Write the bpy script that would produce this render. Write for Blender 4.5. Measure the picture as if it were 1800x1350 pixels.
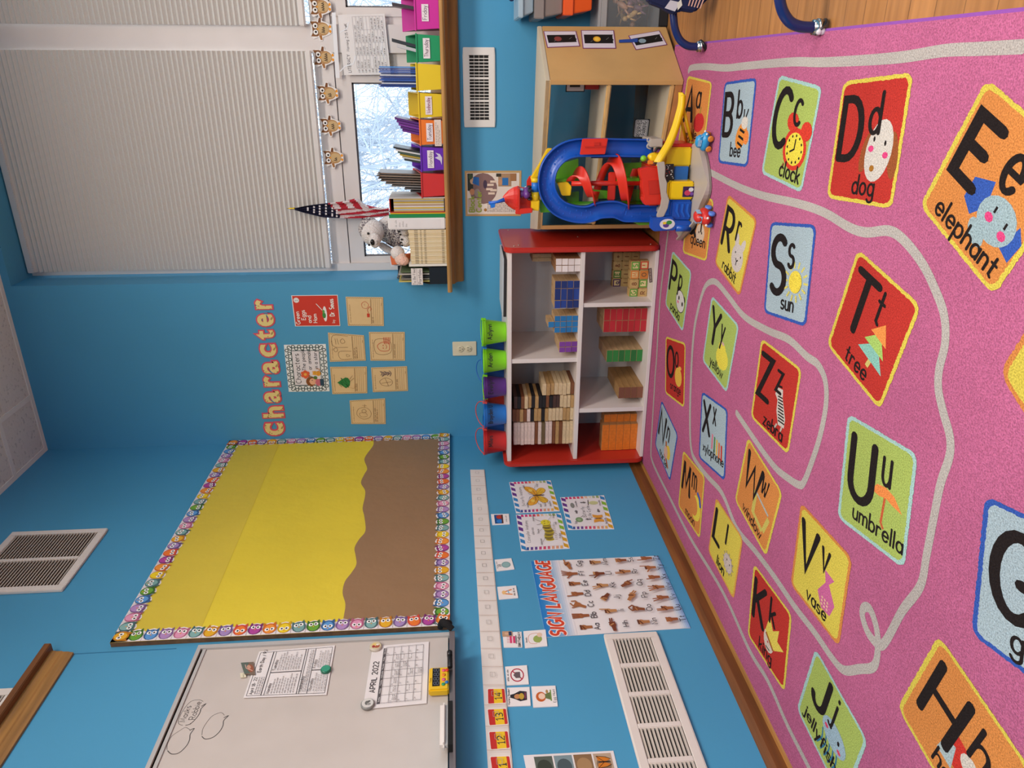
import bpy, bmesh, math, random
from mathutils import Vector, Matrix
random.seed(7)
for _o in list(bpy.data.objects): bpy.data.objects.remove(_o)
SC = bpy.context.scene
COL = SC.collection
V = Vector
PI = math.pi
# ------------------------------------------------------------------ camera
CAM_POS = V((1.72622, -3.39135, 0.86465)); YAW, PITCH, ROLL, FPX = 0.402494, -0.072612, -0.02771, 1302.11
def _basis():
    cy, sy, cp, sp = math.cos(YAW), math.sin(YAW), math.cos(PITCH), math.sin(PITCH)
    f = V((-sy*cp, cy*cp, sp)); r = V((cy, sy, 0)); u = r.cross(f)
    cr, sr = math.cos(ROLL), math.sin(ROLL)
    return cr*r + sr*u, -sr*r + cr*u, f
CR, CU, CF = _basis()
cam = bpy.data.objects.new('camera', bpy.data.cameras.new('camera')); COL.objects.link(cam)
# the phone was held sideways: the picture's right is the room's down
m3 = Matrix((-CU, CR, -CF)).transposed()
cam.matrix_world = Matrix.Translation(CAM_POS) @ m3.to_4x4()
cam.data.sensor_fit = 'HORIZONTAL'; cam.data.sensor_width = 36; cam.data.lens = FPX/1800*36
cam.data.clip_start = .02; cam.data.clip_end = 300
SC.camera = cam
# ------------------------------------------------------------------ exposure, sky, lamps
SC.view_settings.view_transform = 'Standard'; SC.view_settings.look = 'None'
SC.view_settings.gamma = 1; SC.view_settings.use_curve_mapping = False
SC.view_settings.exposure = 0.64
W = bpy.data.worlds.new('overcast_sky'); SC.world = W; W.use_nodes = True
W.node_tree.nodes['Background'].inputs[0].default_value = (.88, .94, 1.0, 1)
W.node_tree.nodes['Background'].inputs[1].default_value = 1.7
def area(name, loc, sx, sy, power, col, rot=(0, 0, 0)):
    d = bpy.data.lights.new(name, 'AREA'); d.shape = 'RECTANGLE'; d.size = sx; d.size_y = sy
    d.energy = power; d.color = col
    o = bpy.data.objects.new(name, d); COL.objects.link(o); o.location = loc; o.rotation_euler = rot
    return o
WARM = (1.0, .93, .86)
area('ceiling_lamp_front', (2.15, -2.1, 2.86), 1.2, .6, 34, WARM)
area('ceiling_lamp_middle', (2.6, -4.2, 2.86), 1.2, .6, 50, WARM)
area('ceiling_lamp_window_side', (3.9, -2.2, 2.86), 1.2, .6, 26, WARM)
area('ceiling_lamp_back', (2.9, -6.2, 2.86), 1.2, .6, 56, WARM)
# ------------------------------------------------------------------ pixel rays -> points on the room's real planes
def _ray(x, y): return CF + CR*((675-y)/FPX) + CU*((900-x)/FPX)
def _on(ax, v, x, y):
    d = _ray(x, y); t = (v-CAM_POS[ax])/d[ax]; return CAM_POS + d*t
def B(x, y, Y=0.0): return _on(1, Y, x, y)      # plane parallel to the back wall
def L(x, y, X=0.0): return _on(0, X, x, y)      # plane parallel to the left wall
def F(x, y, Z=0.0): return _on(2, Z, x, y)      # horizontal plane
# ------------------------------------------------------------------ materials
MATS = {}
def lin(h):
    h = h.lstrip('#'); out = []
    for i in (0, 2, 4):
        c = int(h[i:i+2], 16)/255; out.append(c/12.92 if c <= .04045 else ((c+.055)/1.055)**2.4)
    return (*out, 1)
def mat(h, kind='matte', rough=None, scale=1.0):
    key = (h, kind, rough, scale)
    if key in MATS: return MATS[key]
    m = bpy.data.materials.new(f'{kind}_{h.lstrip("#")}'); m.use_nodes = True
    nt = m.node_tree; n = nt.nodes; l = nt.links; b = n['Principled BSDF']
    c = lin(h); b.inputs['Base Color'].default_value = c
    rr = {'matte': .75, 'paint': .62, 'paper': .7, 'gloss': .28, 'plastic': .38, 'wood': .5, 'metal': .3, 'cloth': .95,
          'carpet': 1.0, 'glass': .03, 'clear': .08, 'block': .55, 'fur': 1.0, 'tile': .9}.get(kind, .7)
    b.inputs['Roughness'].default_value = rr if rough is None else rough
    def tc(): return n.new('ShaderNodeTexCoord').outputs['Object']
    def noise(sc, det=3, vec=None, dim=None):
        t = n.new('ShaderNodeTexNoise'); t.inputs['Scale'].default_value = sc; t.inputs['Detail'].default_value = det
        if vec is not None: l.new(vec, t.inputs['Vector'])
        return t.outputs['Fac']
    def ramp(fac, c0, c1, p0=.3, p1=.7):
        r = n.new('ShaderNodeValToRGB'); r.color_ramp.elements[0].position = p0; r.color_ramp.elements[1].position = p1
        r.color_ramp.elements[0].color = c0; r.color_ramp.elements[1].color = c1; l.new(fac, r.inputs['Fac']); return r.outputs['Color']
    def bump(h_, st, dist=.01):
        bp = n.new('ShaderNodeBump'); bp.inputs['Strength'].default_value = st; bp.inputs['Distance'].default_value = dist
        l.new(h_, bp.inputs['Height']); l.new(bp.outputs['Normal'], b.inputs['Normal'])
    def mul(k): return (c[0]*k, c[1]*k, c[2]*k, 1)
    if kind == 'paint':
        v = tc(); l.new(ramp(noise(1.3, 2, v), mul(.95), mul(1.05)), b.inputs['Base Color']); bump(noise(90, 2, v), .06, .004)
    elif kind == 'wood':
        v = tc(); mp = n.new('ShaderNodeMapping'); mp.inputs['Scale'].default_value = {1: (2, 26, 26), 2: (26, 2, 26), 3: (26, 26, 2)}[int(scale)]
        l.new(v, mp.inputs['Vector']); g = noise(1.6, 6, mp.outputs['Vector'])
        l.new(ramp(g, mul(.66), mul(1.16), .32, .68), b.inputs['Base Color']); bump(g, .06, .003)
    elif kind == 'block':
        v = tc(); mp = n.new('ShaderNodeMapping'); mp.inputs['Scale'].default_value = (40, 8, 40)
        l.new(v, mp.inputs['Vector']); g = noise(2, 4, mp.outputs['Vector'])
        l.new(ramp(g, mul(.82), mul(1.1)), b.inputs['Base Color'])
    elif kind == 'floor':
        v = tc(); br = n.new('ShaderNodeTexBrick'); br.inputs['Scale'].default_value = 1; br.inputs['Mortar Size'].default_value = .0012
        br.inputs['Brick Width'].default_value = .95; br.inputs['Row Height'].default_value = .083; br.offset = .37
        l.new(v, br.inputs['Vector']); br.inputs['Color1'].default_value = mul(.86); br.inputs['Color2'].default_value = mul(1.08); br.inputs['Mortar'].default_value = mul(.45)
        mp = n.new('ShaderNodeMapping'); mp.inputs['Scale'].default_value = (2.2, 34, 1); l.new(v, mp.inputs['Vector'])
        mx = n.new('ShaderNodeMixRGB'); mx.blend_type = 'MULTIPLY'; mx.inputs[0].default_value = .8
        l.new(br.outputs['Color'], mx.inputs[1]); l.new(ramp(noise(1.5, 6, mp.outputs['Vector']), (.68, .62, .56, 1), (1.1, 1.08, 1.05, 1), .3, .7), mx.inputs[2])
        l.new(mx.outputs[0], b.inputs['Base Color']); b.inputs['Roughness'].default_value = .42
    elif kind == 'carpet':
        v = tc(); g = noise(330, 4, v); g2 = noise(3.2, 4, v)
        mx = n.new('ShaderNodeMixRGB'); mx.blend_type = 'MULTIPLY'; mx.inputs[0].default_value = 1
        l.new(ramp(g, mul(.66), mul(1.22), .3, .7), mx.inputs[1]); l.new(ramp(g2, (.9, .88, .9, 1), (1.06, 1.05, 1.06, 1)), mx.inputs[2])
        l.new(mx.outputs[0], b.inputs['Base Color']); bump(g, .7, .005); b.inputs['Specular IOR Level'].default_value = .1
    elif kind == 'tile':
        v = tc(); g = noise(120, 2, v); g2 = noise(2.5, 2, v)
        l.new(ramp(g, mul(.5), mul(1.0), .28, .4), b.inputs['Base Color']); bump(g, .3, .004)
    elif kind == 'cloth':
        v = tc(); bump(noise(160, 2, v), .3, .004)
    elif kind == 'fur':
        v = tc(); vo = n.new('ShaderNodeTexNoise'); vo.inputs['Scale'].default_value = 55; vo.inputs['Detail'].default_value = 1; vo.inputs['Distortion'].default_value = 2.5; l.new(v, vo.inputs['Vector'])
        if scale > 1: l.new(ramp(vo.outputs['Fac'], lin('6a6066'), c, .42, .56), b.inputs['Base Color'])
        bump(vo.outputs['Fac'], .7, .01)
    elif kind == 'paper':
        v = tc(); l.new(ramp(noise(14, 3, v), mul(.965), mul(1.03)), b.inputs['Base Color']); b.inputs['Specular IOR Level'].default_value = .3
    elif kind == 'crinkle':
        v = tc(); l.new(ramp(noise(2.2, 3, v), mul(.94), mul(1.04)), b.inputs['Base Color']); bump(noise(9, 4, v), .25, .02); b.inputs['Roughness'].default_value = .6
    elif kind == 'metal':
        b.inputs['Metallic'].default_value = 1
    elif kind == 'glass':
        b.inputs['Transmission Weight'].default_value = 1; b.inputs['IOR'].default_value = 1.03
    elif kind == 'clear':
        b.inputs['Alpha'].default_value = .32 if scale == 1 else scale; b.inputs['Roughness'].default_value = .12
    elif kind == 'dots':
        v = tc(); vo = n.new('ShaderNodeTexVoronoi'); vo.inputs['Scale'].default_value = 62; l.new(v, vo.inputs['Vector'])
        rp = n.new('ShaderNodeValToRGB'); rp.color_ramp.interpolation = 'CONSTANT'; rp.color_ramp.elements[0].color = lin('7a4a22'); rp.color_ramp.elements[1].position = .32; rp.color_ramp.elements[1].color = c
        l.new(vo.outputs['Distance'], rp.inputs['Fac'])
        hu = n.new('ShaderNodeMixRGB'); hu.blend_type = 'MIX'; hu.inputs[0].default_value = .35; l.new(rp.outputs['Color'], hu.inputs[1]); hu.inputs[2].default_value = c
        l.new(hu.outputs[0], b.inputs['Base Color'])
    elif kind == 'ceiling':
        v = tc(); g = noise(60, 3, v); l.new(ramp(g, mul(.72), mul(1.0), .3, .42), b.inputs['Base Color']); bump(g, .2, .006); b.inputs['Roughness'].default_value = .9
    elif kind == 'maple':
        v = tc(); g = noise(5, 5, v); l.new(ramp(g, mul(.9), mul(1.07)), b.inputs['Base Color']); b.inputs['Roughness'].default_value = .45
    elif kind == 'snow':
        v = tc(); l.new(ramp(noise(3, 4, v), mul(.86), mul(1.05)), b.inputs['Base Color'])
    else:
        v = tc(); l.new(ramp(noise(8, 2, v), mul(.97), mul(1.03)), b.inputs['Base Color'])
    MATS[key] = m
    return m
# ------------------------------------------------------------------ objects
POS = {}
def wpos(o):
    p = V((0, 0, 0))
    while o: p = p + V(o.location); o = o.parent
    return p
def tag(o, label=None, cat=None, group=None, kind=None):
    if label: o['label'] = label
    if cat: o['category'] = cat
    if group: o['group'] = group
    if kind: o['kind'] = kind
    return o
def thing(name, label, cat, loc=(0, 0, 0), rz=0, group=None):
    o = bpy.data.objects.new(name, None); COL.objects.link(o); o.empty_display_size = .05
    o.location = loc; o.rotation_euler = (0, 0, rz)
    return tag(o, label, cat, group)
def dup(root, loc=None, label=None, group=None, rot=None):
    r = root.copy(); COL.objects.link(r)
    if loc is not None: r.location = loc
    if rot is not None: r.rotation_euler = rot
    if label: r['label'] = label
    if group: r['group'] = group
    for ch in list(root.children):
        c = ch.copy(); COL.objects.link(c); c.parent = r
        for g in list(ch.children):
            d = g.copy(); COL.objects.link(d); d.parent = c
    return r
class MB:
    def __init__(s): s.v = []; s.f = []; s.fm = []; s.mats = []; s.sm = []
    def mi(s, m):
        if isinstance(m, str): m = mat(m)
        if m not in s.mats: s.mats.append(m)
        return s.mats.index(m)
    def face(s, pts, m, smooth=False):
        i = len(s.v); s.v += [V(p) for p in pts]; s.f.append(tuple(range(i, i+len(pts)))); s.fm.append(s.mi(m)); s.sm.append(smooth)
    def mesh(s, pts, faces, m, smooth=False):
        i = len(s.v); s.v += [V(p) for p in pts]; k = s.mi(m)
        for f in faces: s.f.append(tuple(i+j for j in f)); s.fm.append(k); s.sm.append(smooth)
    def hexa(s, p, m):   # 8 points: bottom 4 (ccw), top 4
        s.mesh(p, [(3, 2, 1, 0), (4, 5, 6, 7), (0, 1, 5, 4), (1, 2, 6, 5), (2, 3, 7, 6), (3, 0, 4, 7)], m)
    def box(s, a, b, m):
        x0, y0, z0 = (min(a[i], b[i]) for i in range(3)); x1, y1, z1 = (max(a[i], b[i]) for i in range(3))
        s.hexa([(x0, y0, z0), (x1, y0, z0), (x1, y1, z0), (x0, y1, z0), (x0, y0, z1), (x1, y0, z1), (x1, y1, z1), (x0, y1, z1)], m)
    def obox(s, c, size, m, rot=None):
        h = V(size)*.5; p = []
        for z in (-1, 1):
            for x, y in ((-1, -1), (1, -1), (1, 1), (-1, 1)):
                q = V((x*h.x, y*h.y, z*h.z)); q = (rot @ q) if rot else q; p.append(q+V(c))
        s.hexa(p, m)
    def prism(s, poly, ext, m, side=None):
        n = len(poly); a = [V(p) for p in poly]; e = V(ext); b = [p+e for p in a]
        s.mesh(a+b, [tuple(reversed(range(n))), tuple(range(n, 2*n))], m)
        s.mesh(a+b, [(i, (i+1) % n, n+(i+1) % n, n+i) for i in range(n)], side or m)
    def lathe(s, prof, m, n=20, M=None, cap=(True, True), smooth=True, sx=1, sy=1):
        pts = []; fs = []
        for r, z in prof:
            for i in range(n):
                a = 2*PI*i/n; q = V((r*math.cos(a)*sx, r*math.sin(a)*sy, z)); pts.append((M @ q) if M else q)
        for j in range(len(prof)-1):
            for i in range(n): fs.append((j*n+i, j*n+(i+1) % n, (j+1)*n+(i+1) % n, (j+1)*n+i))
        if cap[0]: fs.append(tuple(reversed(range(n))))
        if cap[1]: fs.append(tuple((len(prof)-1)*n+i for i in range(n)))
        s.mesh(pts, fs, m, smooth)
    def ball(s, c, r, m, n=14, k=9, M=None, sc=(1, 1, 1)):
        prof = [(math.sin(PI*j/k), -math.cos(PI*j/k)) for j in range(k+1)]; prof[0] = (.02, -1); prof[-1] = (.02, 1)
        T = Matrix.Translation(V(c)) @ (M.to_4x4() if M else Matrix()) @ Matrix.Diagonal((r*sc[0], r*sc[1], r*sc[2], 1))
        s.lathe(prof, m, n, T)
    def tube(s, pts, r, m, n=8, closed=False):
        pts = [V(p) for p in pts]; N = len(pts); rings = []; up = None
        for i, p in enumerate(pts):
            if closed: t = pts[(i+1) % N]-pts[i-1]
            else: t = pts[min(i+1, N-1)]-pts[max(i-1, 0)]
            t.normalize()
            if up is None: up = V((0, 0, 1)) if abs(t.z) < .9 else V((1, 0, 0))
            a = t.cross(up); a.normalize(); up = a.cross(t); up.normalize()
            rr = r[i] if isinstance(r, (list, tuple)) else r
            rings.append([p+(a*math.cos(2*PI*k/n)+up*math.sin(2*PI*k/n))*rr for k in range(n)])
        fs = []; M_ = N if closed else N-1
        for i in range(M_):
            for k in range(n): fs.append((i*n+k, i*n+(k+1) % n, ((i+1) % N)*n+(k+1) % n, ((i+1) % N)*n+k))
        if not closed: fs += [tuple(reversed(range(n))), tuple((N-1)*n+k for k in range(n))]
        s.mesh([q for g in rings for q in g], fs, m, True)
    def sweep(s, path, frames, prof, m, smooth=False):
        # path: points, frames: (a,b) vectors per point, prof: closed list of (u,v)
        n = len(prof); pts = []
        for p, (a, b) in zip(path, frames):
            for u, v in prof: pts.append(V(p)+V(a)*u+V(b)*v)
        N = len(path); fs = [(i*n+k, i*n+(k+1) % n, (i+1)*n+(k+1) % n, (i+1)*n+k) for i in range(N-1) for k in range(n)]
        fs += [tuple(reversed(range(n))), tuple((N-1)*n+k for k in range(n))]
        s.mesh(pts, fs, m, smooth)
    def build(s, name, parent=None, bevel=0, local=False, origin=None, subsurf=0):
        me = bpy.data.meshes.new(name)
        if local: o0 = V((0, 0, 0))
        elif origin is not None: o0 = V(origin)
        else:
            lo = V((min(p.x for p in s.v), min(p.y for p in s.v), min(p.z for p in s.v))); hi = V((max(p.x for p in s.v), max(p.y for p in s.v), max(p.z for p in s.v)))
            o0 = V(((lo.x+hi.x)/2, (lo.y+hi.y)/2, lo.z))
        me.from_pydata([p-o0 for p in s.v], [], s.f)
        for m in s.mats: me.materials.append(m)
        me.polygons.foreach_set('material_index', s.fm); me.polygons.foreach_set('use_smooth', s.sm)
        me.validate(); me.update()
        if bevel:
            bm = bmesh.new(); bm.from_mesh(me); bmesh.ops.remove_doubles(bm, verts=bm.verts, dist=1e-6)
            es = [e for e in bm.edges if len(e.link_faces) == 2 and e.calc_face_angle(0) > .6]
            bmesh.ops.bevel(bm, geom=es, offset=bevel, segments=2, affect='EDGES', clamp_overlap=True)
            bmesh.ops.recalc_face_normals(bm, faces=bm.faces); bm.to_mesh(me); bm.free()
        o = bpy.data.objects.new(name, me); COL.objects.link(o)
        if parent: o.parent = parent; o.location = o0-wpos(parent)
        else: o.location = o0
        return o
def struct(o): o['kind'] = 'structure'; return o
def spline(pts, k=6, closed=False):
    P = [V(p) for p in pts]; out = []; N = len(P)
    for i in range(N if closed else N-1):
        g = (lambda j: P[j % N]) if closed else (lambda j: P[max(0, min(N-1, j))])
        a, b, c, d = g(i-1), g(i), g(i+1), g(i+2)
        for j in range(k):
            t = j/k; out.append(.5*((2*b)+(c-a)*t+(2*a-5*b+4*c-d)*t*t+(3*b-a-3*c+d)*t**3))
    if not closed: out.append(P[-1])
    return out
# ------------------------------------------------------------------ handwriting
GL = {}
for row in '''A 7: 0,0 3.5,10 7,0|1.2,3.5 5.8,3.5
B 6: 0,0 0,10 3,10 @3,7.6,2.6,2.4,90,-90 0,5.2|3,5.2 @3,2.6,3,2.6,90,-90 0,0
C 7: @3.8,5,3.8,5,50,310
D 6.7: 0,0 0,10 2.5,10 @2.5,5,4.2,5,90,-90 0,0
E 5.5: 5.5,10 0,10 0,0 5.5,0|0,5.2 4.5,5.2
F 5.5: 5.5,10 0,10 0,0|0,5.2 4.5,5.2
G 7.5: @3.8,5,3.8,5,50,345|4.5,4.4 7.5,4.4 7.5,1
H 6.5: 0,0 0,10|6.5,0 6.5,10|0,5 6.5,5
I .5: .2,0 .2,10
J 5: 5,10 5,2.5 @2.5,2.5,2.5,2.5,0,-170
K 6: 0,0 0,10|6,10 0,4.2|1.8,5.5 6,0
L 5: 0,10 0,0 5,0
M 8: 0,0 1,10 4,2 7,10 8,0
N 6.5: 0,0 0,10 6.5,0 6.5,10
O 8: @4,5,4,5,90,450
P 6: 0,0 0,10 3,10 @3,7.3,3,2.7,90,-90 0,4.6
Q 8: @4,5,4,5,90,450|5,2.5 8,-.5
R 6.5: 0,0 0,10 3,10 @3,7.3,3,2.7,90,-90 0,4.6|2.5,4.6 6.5,0
S 6: @3,7.5,2.8,2.5,40,270 @3,2.5,3,2.5,90,-140
T 7: 0,10 7,10|3.5,10 3.5,0
U 6.5: 0,10 0,3.2 @3.25,3.2,3.25,3.2,180,360 6.5,10
V 7: 0,10 3.5,0 7,10
W 10: 0,10 2.2,0 5,8 7.8,0 10,10
X 6.5: 0,0 6.5,10|0,10 6.5,0
Y 7: 0,10 3.5,5 7,10|3.5,5 3.5,0
Z 6: 0,10 6,10 0,0 6,0
a 5: @2.5,3,2.5,3,30,330|5,6 5,0
b 5: 0,10 0,0|@2.5,3,2.5,3,150,-150
c 4.6: @2.7,3,2.7,3,50,310
d 5: 5,10 5,0|@2.5,3,2.5,3,30,330
e 5: .1,3.1 5,3.1 @2.6,3,2.5,3,5,320
f 3.5: @3,8,1.5,2,40,180 1.5,0|0,6 3.4,6
g 5: @2.5,3,2.5,3,30,330|5,6 5,-1.5 @2.5,-1.5,2.5,2,0,-160
h 4.6: 0,0 0,10|0,3.5 @2.3,3.6,2.3,2.4,180,0 4.6,0
i .6: .3,0 .3,6|.3,8 .3,8.8
j 2: 2,6 2,-1.8 @.5,-1.8,1.5,1.6,0,-140|2,8 2,8.8
k 4.5: 0,0 0,10|4.2,6 0,2.5|1.4,3.6 4.5,0
l .5: .2,0 .2,10
m 7.6: 0,0 0,6|0,3.8 @1.9,4,1.9,2,180,0 3.8,0|3.8,3.8 @5.7,4,1.9,2,180,0 7.6,0
n 4.4: 0,0 0,6|0,3.6 @2.2,3.8,2.2,2.2,180,0 4.4,0
o 5.2: @2.6,3,2.6,3,90,450
p 5: 0,6 0,-4|@2.5,3,2.5,3,150,-150
q 5: @2.5,3,2.5,3,30,330|5,6 5,-4
r 3.4: 0,0 0,6|0,3.6 @2,3.8,2,2.2,180,50
s 4: @2,4.5,1.9,1.5,40,270 @2,1.5,2,1.5,90,-150
t 3.6: 1.6,9 1.6,.6 3,0|0,6 3.4,6
u 4.4: 0,6 0,2.2 @2.2,2.2,2.2,2.2,180,360|4.4,6 4.4,0
v 4.6: 0,6 2.3,0 4.6,6
w 7: 0,6 1.7,0 3.5,5 5.3,0 7,6
x 4.4: 0,6 4.4,0|0,0 4.4,6
y 4.6: 0,6 2.3,0|4.6,6 1.2,-4
z 4.2: 0,6 4.2,6 0,0 4.2,0
0 6: @3,5,3,5,90,450
1 3: 0,7.6 2,10 2,0|.4,0 3.6,0
2 6: @2.9,7.2,2.8,2.8,160,-35 0,0 6,0
3 5.6: @2.6,7.5,2.5,2.5,140,-90 @2.6,2.5,3,2.5,90,-140
4 6: 4.4,0 4.4,10 0,3 6,3
5 5.6: 5.4,10 .6,10 .3,5.6 @2.8,3.2,2.8,3.2,130,-140
6 5.6: 4.8,9.6 @3.6,4,3.4,6,110,180 @2.8,3,2.7,3,180,540
7 5.6: 0,10 5.6,10 2,0
8 5.6: @2.8,7.6,2.4,2.4,90,450|@2.8,2.6,2.8,2.6,90,450
9 5.6: @2.8,7,2.6,3,0,360 5.4,6 4.4,0
- 3: 0,4 3,4
. .6: 0,0 .4,.3
! .6: .3,10 .3,3|.3,.6 .3,0
? 5: @2.5,7.5,2.4,2.5,160,-60 2.6,4.6 2.6,3|2.6,.5 2.6,0
: .6: .2,5 .2,5.6|.2,0 .2,.6
/ 4: 0,-1 4,10
, .8: .5,.6 0,-1.6
' .5: .3,10 .3,8
+ 6: 0,5 6,5|3,2 3,8
& 7: 7,0 2,7 @3,8,1.6,1.9,200,-30 1,4 @2.8,2.3,2.6,2.3,150,360'''.split('\n'):
    ch = row[0]; w, body = row[2:].split(': ', 1); st = []
    for stk in body.split('|'):
        pl = []
        for tk in stk.split():
            if tk[0] == '@':
                cx, cy, rx, ry, a0, a1 = map(float, tk[1:].split(',')); n = max(4, int(abs(a1-a0)/17))
                pl += [(cx+rx*math.cos(math.radians(a0+(a1-a0)*i/n)), cy+ry*math.sin(math.radians(a0+(a1-a0)*i/n))) for i in range(n+1)]
            else: pl.append(tuple(map(float, tk.split(','))))
        st.append(pl)
    GL[ch] = (float(w), st)
GL[' '] = (3.2, [])
def text_w(t, h, sp=2.2): return sum(GL.get(c, GL['o'])[0]+sp for c in t)*h/10 - sp*h/10
class Pad:
    """flat drawing on a quad TL,TR,BR,BL with own units w x h (origin lower left), added to a mesh"""
    def __init__(s, mb, quad, w, h, off=0.0, eps=5e-5, kind='paper'):
        s.mb = mb; s.q = [V(p) for p in quad]; s.w = w; s.h = h; s.off = off; s.eps = eps; s.kind = kind; s.k = 1
        s.n = (s.q[1]-s.q[0]).cross(s.q[3]-s.q[0]); s.n.normalize(); s.n = -s.n
    def at(s, x, y, k=None):
        u = x/s.w; v = y/s.h; tl, tr, br, bl = s.q
        return (bl*(1-u)+br*u)*(1-v)+(tl*(1-u)+tr*u)*v + s.n*(s.off+(s.k if k is None else k)*s.eps)
    def m(s, c): return c if not isinstance(c, str) else mat(c, s.kind)
    def poly(s, pts, c, up=True):
        if up: s.k += 1
        s.mb.face([s.at(*p) for p in pts], s.m(c))
    def rect(s, x0, y0, x1, y1, c): s.poly([(x0, y0), (x1, y0), (x1, y1), (x0, y1)], c)
    def ell(s, cx, cy, rx, ry, c, n=18, rot=0):
        ca, sa = math.cos(rot), math.sin(rot)
        s.poly([(cx+rx*math.cos(2*PI*i/n)*ca-ry*math.sin(2*PI*i/n)*sa, cy+rx*math.cos(2*PI*i/n)*sa+ry*math.sin(2*PI*i/n)*ca) for i in range(n)], c)
    def rrect(s, x0, y0, x1, y1, r, c, n=5):
        pts = []
        for cx, cy, a in ((x1-r, y1-r, 0), (x0+r, y1-r, 90), (x0+r, y0+r, 180), (x1-r, y0+r, 270)):
            for i in range(n+1):
                t = math.radians(a+90*i/n); pts.append((cx+r*math.cos(t), cy+r*math.sin(t)))
        s.poly(pts, c)
    def line(s, pts, w, c, up=True, round_=False, step=1.0):
        if up: s.k += 1
        m = s.m(c); P = [V((p[0], p[1], 0)) for p in pts]; P = [q for i, q in enumerate(P) if i == 0 or (q-P[i-1]).length > 1e-7]; N = len(P)
        if N < 2: return
        A = []; Bp = []; k0 = s.k
        for i, p in enumerate(P):
            d0 = (P[i]-P[i-1]).normalized() if i else None; d1 = (P[i+1]-P[i]).normalized() if i < N-1 else None
            d = (d0+d1) if d0 is not None and d1 is not None else (d1 if d0 is None else d0)
            if d.length < .35 and d0 is not None: d = d0
            d = d.normalized(); nn = V((-d.y, d.x, 0)); k = 1.0
            if d0 is not None: k = 1/max(.55, abs(nn.dot(V((-d0.y, d0.x, 0)))))
            kk = k0+step*i/(N-1); q = p+nn*(w/2*k); A.append(s.at(q.x, q.y, kk)); q = p-nn*(w/2*k); Bp.append(s.at(q.x, q.y, kk))
        for i in range(N-1): s.mb.face((Bp[i], Bp[i+1], A[i+1], A[i]), m)
        if round_:
            for p, d, kk in ((P[0], P[0]-P[1], k0), (P[-1], P[-1]-P[-2], k0+step)):
                a0 = math.atan2(d.y, d.x); s.mb.face([s.at(p.x+w/2*math.cos(a0+t), p.y+w/2*math.sin(a0+t), kk) for t in (-PI/2, -PI/4, 0, PI/4, PI/2)], m)
        s.k = k0+step
    def text(s, t, x, y, h, c, wt=.1, rot=0, sp=2.2, slant=0, align='l', round_=False, wx=1.0):
        s.k += 1; ca, sa = math.cos(rot), math.sin(rot); k = h/10
        W_ = text_w(t, h, sp)*wx; ox = {'l': 0, 'c': -W_/2, 'r': -W_}[align]
        for ch in t:
            w, st = GL.get(ch, GL['o'])
            for pl in st:
                q = []
                for px, py in pl:
                    X = ox+px*k*wx+py*k*slant; Y = py*k; q.append((x+X*ca-Y*sa, y+X*sa+Y*ca))
                if len(q) > 1: s.line(q, wt*h, c, False, round_, .3)
            ox += (w+sp)*k*wx
    def scrib(s, x0, x1, y, h, c, wt=.12, rnd=None):   # a line of print too small to read
        rnd = rnd or random; x = x0
        s.k += 1
        while x < x1-h*.5:
            n = rnd.randint(2, 6); 
            for _ in range(n):
                if x > x1: break
                a = rnd.random()
                s.line([(x, y), (x+h*.18, y+h*(.5+.5*a)), (x+h*.4, y+h*.1*a)], wt*h, c, False, False, 0); x += h*.52
            x += h*.5
def sheet(name, label, cat, quad, w, h, color, group=None, thick=.0012, kind='paper', parent=None, off=.0006):
    mb = MB(); p = Pad(mb, quad, w, h, 0, kind=kind)
    p.q = [q+p.n*off for q in p.q]
    q = p.q; a = [q[3], q[2], q[1], q[0]]; e = p.n*thick
    mb.prism(a, e, mat(color, kind)); p.off = thick
    p.done = lambda: tag(mb.build(name, parent), label, cat, group)
    return p
def rectquad(quad):
    return quad
# ================================================================== the room
H = 2.887; RX = .825; RD = .20; SILLZ = .8995   # ceiling, window bay: left edge, depth, sill top
BLUE = mat('4a9ac2', 'paint')
def sbox(name, a, b, m, parent=None):
    mb = MB(); mb.box(a, b, m); o = mb.build(name, parent)
    return struct(o)
sbox('floor', (-.1, -7, -.06), (5.1, .05, 0), mat('b07a45', 'floor'))
sbox('wall_left', (-.12, -7, 0), (0, .35, H), BLUE)
mb = MB(); mb.box((0, 0, 0), (5, .3, .858), BLUE); mb.box((0, 0, .858), (RX, .35, H), BLUE)
mb.box((RX, .0, 2.85), (5, .35, H), BLUE); struct(mb.build('wall_back'))
sbox('wall_right', (5, -7, 0), (5.1, .35, H), BLUE)
sbox('wall_front', (-.12, -7.1, 0), (5.1, -7, H), BLUE)
mb = MB(); CE = mat('e4dcd4', 'ceiling'); TB = mat('efe9e2', 'matte')
mb.box((-.12, -7.1, H), (5.1, .35, H+.06), CE)
for x in [.0, .28, .89, 1.5, 2.11, 2.72, 3.33, 3.94, 4.55]: mb.box((x if x else 0, -7, H-.004), (x+.024, 0, H+.001), TB)
for y in [-.024, -.30, -1.52, -2.74, -3.96, -5.18]: mb.box((0, y, H-.0042), (5, y+.024, H+.001), TB)
struct(mb.build('ceiling'))
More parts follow.
